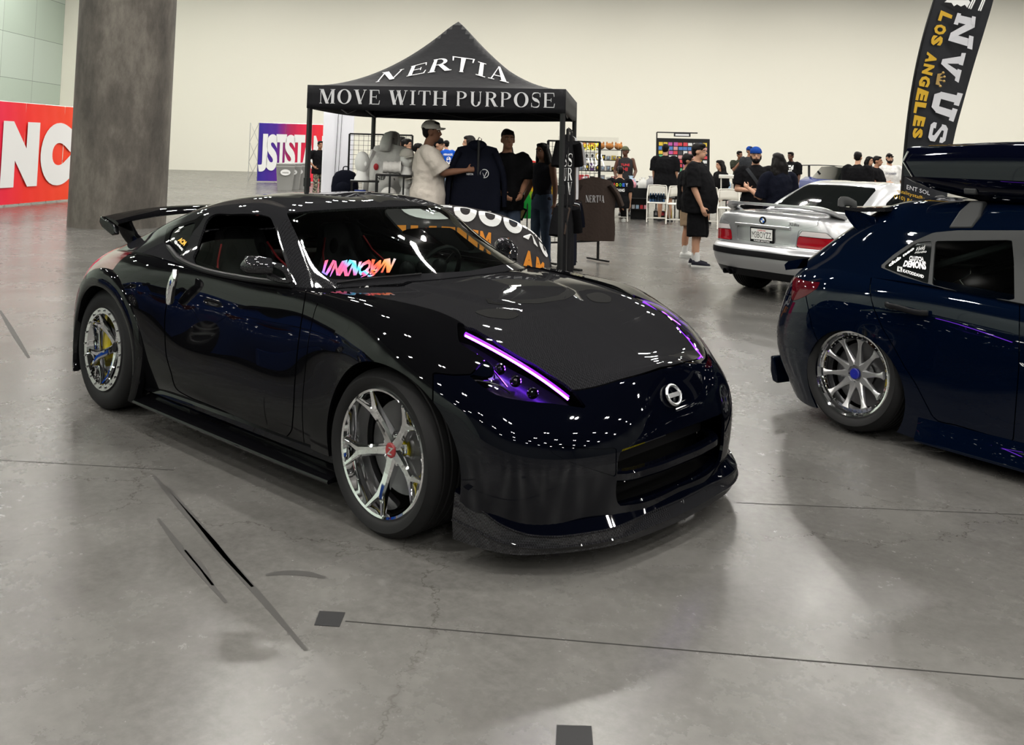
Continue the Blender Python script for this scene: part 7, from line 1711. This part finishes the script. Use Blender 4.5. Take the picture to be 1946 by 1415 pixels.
def slab_letter(ch):
    """blocky slab capitals with bevelled corners, in a unit box"""
    R = lambda x0, y0, x1, y1: [(x0, y0), (x1, y0), (x1, y1), (x0, y1)]; h = .2; c = .14
    if ch == 'N': return [R(.06, 0, .30, 1), R(.70, 0, .94, 1), [(.06, 1), (.32, 1), (.94, 0), (.68, 0)], R(0, 0, .38, h), R(0, 1-h, .25, 1), R(.6, 1-h, 1, 1)]
    if ch == 'V': return [[(.08, 1), (.36, 1), (.62, 0), (.38, 0)], [(.66, 1), (.92, 1), (.64, 0), (.44, 0)], R(0, 1-h, .42, 1), R(.58, 1-h, 1, 1)]
    if ch == 'U': return [R(.1, .2, .36, 1), R(.64, .2, .90, 1), [(.1, .25), (.25, 0), (.75, 0), (.90, .25), (.64, .28), (.36, .28)], R(0, 1-h, .44, 1), R(.56, 1-h, 1, 1)]
    if ch == 'S': return [[(.05, .62), (.05, .85), (.2, 1), (.8, 1), (.95, .85), (.95, .68), (.68, .68), (.68, .80), (.34, .80), (.34, .64)], [(.05, .68), (.34, .68), (.95, .42), (.95, .28), (.66, .30)], [(.95, .38), (.95, .15), (.8, 0), (.2, 0), (.05, .15), (.05, .32), (.32, .32), (.32, .2), (.66, .2), (.66, .36)]]
    return []
def slabtext(ch, quad, m, name, grow=0., off=.012):
    Q = np.array(quad, float); c = Q.mean(0); Q = c+(Q-c)*(1+grow); b = MB()
    for k_, p in enumerate(slab_letter(ch)):
        off = .012+.0012*k_
        if ch == 'S' and len(p) > 5:
            p2 = p; pts = [tuple(at((Q[0]*(1-u)+Q[1]*u)*(1-w)+(Q[3]*(1-u)+Q[2]*u)*w, FD-.055-off)-FO) for u, w in p2]
        else: pts = [tuple(at((Q[0]*(1-u)+Q[1]*u)*(1-w)+(Q[3]*(1-u)+Q[2]*u)*w, FD-.055-off)-FO) for u, w in p]
        b.add(pts, [tuple(range(len(pts)))])
    return b.build(name, m, fl, 0)
big = {'N': ((545, 80), (470, 270), (630, 320), (655, 105)), 'V': ((440, 335), (415, 440), (560, 530), (600, 345)), 'U': ((385, 560), (350, 740), (520, 780), (580, 590)), 'S': ((365, 770), (335, 900), (440, 935), (480, 800))}
big = {'N': ((538, 82), (474, 270), (632, 318), (655, 108)), 'V': ((455, 335), (420, 450), (545, 530), (592, 340)), 'U': ((400, 562), (362, 725), (512, 780), (573, 600)), 'S': ((372, 770), (345, 905), (455, 925), (482, 800))}
for ch, q in big.items(): slabtext(ch, [Z7(*p_) for p_ in q], mat('flag_white', (.62, .62, .66), .6), 'white_letter')
gold = [('L', (432, 65), (412, 130), (490, 152), (506, 98)), ('O', (395, 150), (382, 215), (455, 228), (474, 165)), ('S', (378, 222), (362, 285), (432, 298), (452, 235)), ('A', (345, 330), (328, 395), (395, 412), (412, 352)), ('N', (325, 405), (308, 468), (375, 485), (392, 420)), ('G', (303, 480), (287, 548), (352, 562), (372, 495)), ('E', (284, 560), (268, 640), (338, 650), (355, 588)), ('L', (268, 650), (256, 722), (322, 735), (342, 660)), ('E', (262, 735), (250, 805), (320, 812), (335, 752)), ('S', (256, 818), (246, 885), (310, 885), (320, 825))]
for ch, *q in gold: flagtext(ch, [Z7(*p_) for p_ in q], M_GOLD, 'gold_letter', .06)
cr = [(400, 535), (408, 470), (432, 480), (416, 490), (440, 505), (418, 515), (430, 540)]
b = MB(); pts = [tuple(at(Z7(*q), FD-.068)-FO) for q in ((398, 540), (410, 472), (446, 468), (424, 488), (452, 492), (424, 505), (452, 518), (420, 520), (430, 548))]; b.add(pts, [tuple(range(9))]); b.build('crown', mat('dull_gold', (.4, .26, .08), .5), fl, 0)
b = MB()
for q in ((446, 466), (454, 492), (452, 520), (428, 552)): b.ball(tuple(at(Z7(*q), FD-.068)-FO), .012, 8, 6)
b.build('crown_ball', mat('dull_gold', (.4, .26, .08), .5), fl)
for p0, p1 in (((610, 55), (636, 0)), ((622, 58), (650, 0)), ((672, 68), (700, 0)), ((684, 70), (712, 0))): MB().tube([tuple(at(Z7(*p0), FD-.07)-FO), tuple(at(Z7(*p1), FD-.07)-FO)], .006, 5).build('stripe', M_WHT, fl)
b = MB(); pts = [tuple(at(Z7(*q), FD-.068)-FO) for q in ((455, 14), (470, 0), (610, 0), (620, 14), (600, 50), (585, 30), (560, 42), (535, 28), (515, 40), (500, 18))]; b.add(pts, [tuple(range(10))]); b.build('emblem', M_WHT, fl, 0)
for string, q in (('ENT SOL', ((212, 1210), (360, 1250), (362, 1225), (214, 1182))), ('qualitystaffusa.com', ((150, 1235), (430, 1320), (432, 1292), (152, 1205))), ('(310) 844-104', ((130, 1270), (328, 1335), (330, 1302), (132, 1240)))):
    flagtext(string, [Z7(*p_) for p_ in q], M_GOLD if 'ENT' not in string else mat('flag_white', (.62, .62, .66), .6), 'small_print', .0)
# blue car with a grey wing far behind the silver coupe
g = gnd((1616, 335), 31); fcar = root('blue_car', 'blue car with a grey rear wing far behind the silver coupe', 'car', tuple(g), face_cam(g, rad(-62)))
b = MB(); b.loft([[(x, y, z) for y, z in ((-.8*w, .2), (-.86*w, .5), (-.84*w, .78*h), (-.6*w, .92*h), (.6*w, .92*h), (.84*w, .78*h), (.86*w, .5), (.8*w, .2))] for x, w, h in ((-2.1, .8, .9), (-2.0, .96, 1.0), (-1, 1, 1), (0, 1, 1), (1.2, 1, .95), (2.0, .9, .8), (2.15, .7, .7))]); b.build('body', mat('bright_blue_paint', (.005, .03, .22), .3, coat=.8), fcar, 50)
b = MB(); b.loft([[(x, y, z) for y, z in ((-.68*w, .88), (-.55*w, .9+.42*h), (.55*w, .9+.42*h), (.68*w, .88))] for x, w, h in ((-1.5, .9, .02), (-.9, 1, .9), (0, 1, 1), (.5, 1, .8), (1.1, .9, .02))]); b.build('cabin', M_DGLASS, fcar, 50)
b = MB(); bar(b, [(-1.95, y, 1.30+.02*cos(y*2)) for y in np.linspace(-.8, .8, 9)], .28, .03, (0, 0, 1)); b.build('rear_wing', M_PLAS, fcar)
for s in (-.5, .5): MB().box((-1.9, s, 1.1), (.12, .03, .4)).build('wing_leg', M_PLAS, fcar)
for x in (-1.3, 1.35):
    for s in (-1, 1): MB().lathe([(.001, -.1), (.2, -.1), (.31, -.1), (.32, -.05), (.32, .1), (.001, .1)], 24, (x, s*.74, .32), 'y').build('wheel', M_RUB, fcar)
# tape squares on the floor
for lab, q in (('dark square of tape on the floor in front of the black coupe, left', [(607, 1161), (656, 1164), (645, 1191), (597, 1188)]), ('dark square of tape at the bottom edge of the floor', [(1058, 1378), (1124, 1380), (1128, 1422), (1056, 1420)])):
    P = [onZ(p_) for p_ in q]; c = np.mean(P, axis=0); o = root('floor_tape', lab, 'tape', (c[0], c[1], 0)); b = MB(); b.add([tuple(p_-c+np.array([0, 0, .0015])) for p_ in P], [(0, 1, 2, 3)]); b.build('tape_strip', mat('dark_tape', (.025, .025, .026), .6, spec=.15), o, 0, thick=.001)
M_SKID = mat('skid_rubber', (.05, .048, .046), .6, spec=.25)
sk = MB()
def skid(pts, w):
    P = spline([onZ(q) for q in pts], 24); L_ = []
    for i in range(24):
        d = P[min(i+1, 23)]-P[max(i-1, 0)]; n_ = np.array([-d[1], d[0], 0]); n_ /= np.linalg.norm(n_); ww = w*(.4+.6*sin(pi*(i+.5)/24)); L_.append([tuple(P[i]-n_*ww+[0, 0, .001]), tuple(P[i]+n_*ww+[0, 0, .001])])
    b = MB(); b.grid(L_); o = b.build('skid_mark', M_SKID, None, 0); return o
for pts, w, lab in (([(292, 903), (340, 960), (420, 1050), (500, 1140), (582, 1236)], .016, 'long dark skid mark from the side skirt to the foreground, rightmost'), ([(318, 925), (370, 985), (430, 1060), (480, 1115)], .011, 'thin skid mark beside the longest one'), ([(300, 985), (350, 1050), (400, 1110), (430, 1145)], .013, 'short skid mark left of the longest one'), ([(505, 1092), (545, 1088), (580, 1090), (618, 1098)], .02, 'short smudged skid mark below the black coupe front wheel'), ([(352, 1045), (385, 1080), (405, 1112)], .012, 'faint skid stub between the long marks'), ([(0, 590), (30, 640), (55, 680)], .02, 'faint skid mark at the left edge of the floor')):
    tag(skid(pts, w), lab, 'skid mark')
M_JOINT = mat('joint_filler', (.03, .029, .028), .9, spec=.1)
for k, pts in enumerate(([(0, 874), (200, 886), (330, 893)], [(656, 1180), (1100, 1205), (1500, 1240), (1946, 1290)], [(1400, 955), (1650, 968), (1946, 978)])):
    a, e = onZ(pts[0]), onZ(pts[-1]); d = (e-a); n_ = np.array([-d[1], d[0], 0]); n_ /= np.linalg.norm(n_); MBj = MB(); MBj.add([tuple(a-n_*.003+[0, 0, .0008]), tuple(a+n_*.003+[0, 0, .0008]), tuple(e+n_*.003+[0, 0, .0008]), tuple(e-n_*.003+[0, 0, .0008])], [(0, 1, 2, 3)])
    tag(MBj.build('trim_%d' % (k+1), M_JOINT, None, 0), 'thin dark joint line in the concrete floor', 'floor joint', kind='structure')
# ---------------------------------------------------------------- the blue car that the coupe's door mirrors
M_BLUE2 = mat('bright_blue_gloss', (.004, .03, .16), .3, coat=.8, spec=.0)
mir = dup(hatch); mir['label'] = 'bright blue hatchback beside the black coupe, seen mirrored in its door'; mir['category'] = 'car'
mir.rotation_euler = (0, 0, rad(186)); mir.location = (-5.13, -4.22, 0)
for o in mir.children:
    if o.data and o.data.materials and o.data.materials[0] is M_BLUE: o.material_slots[0].link = 'OBJECT'; o.material_slots[0].material = M_BLUE2
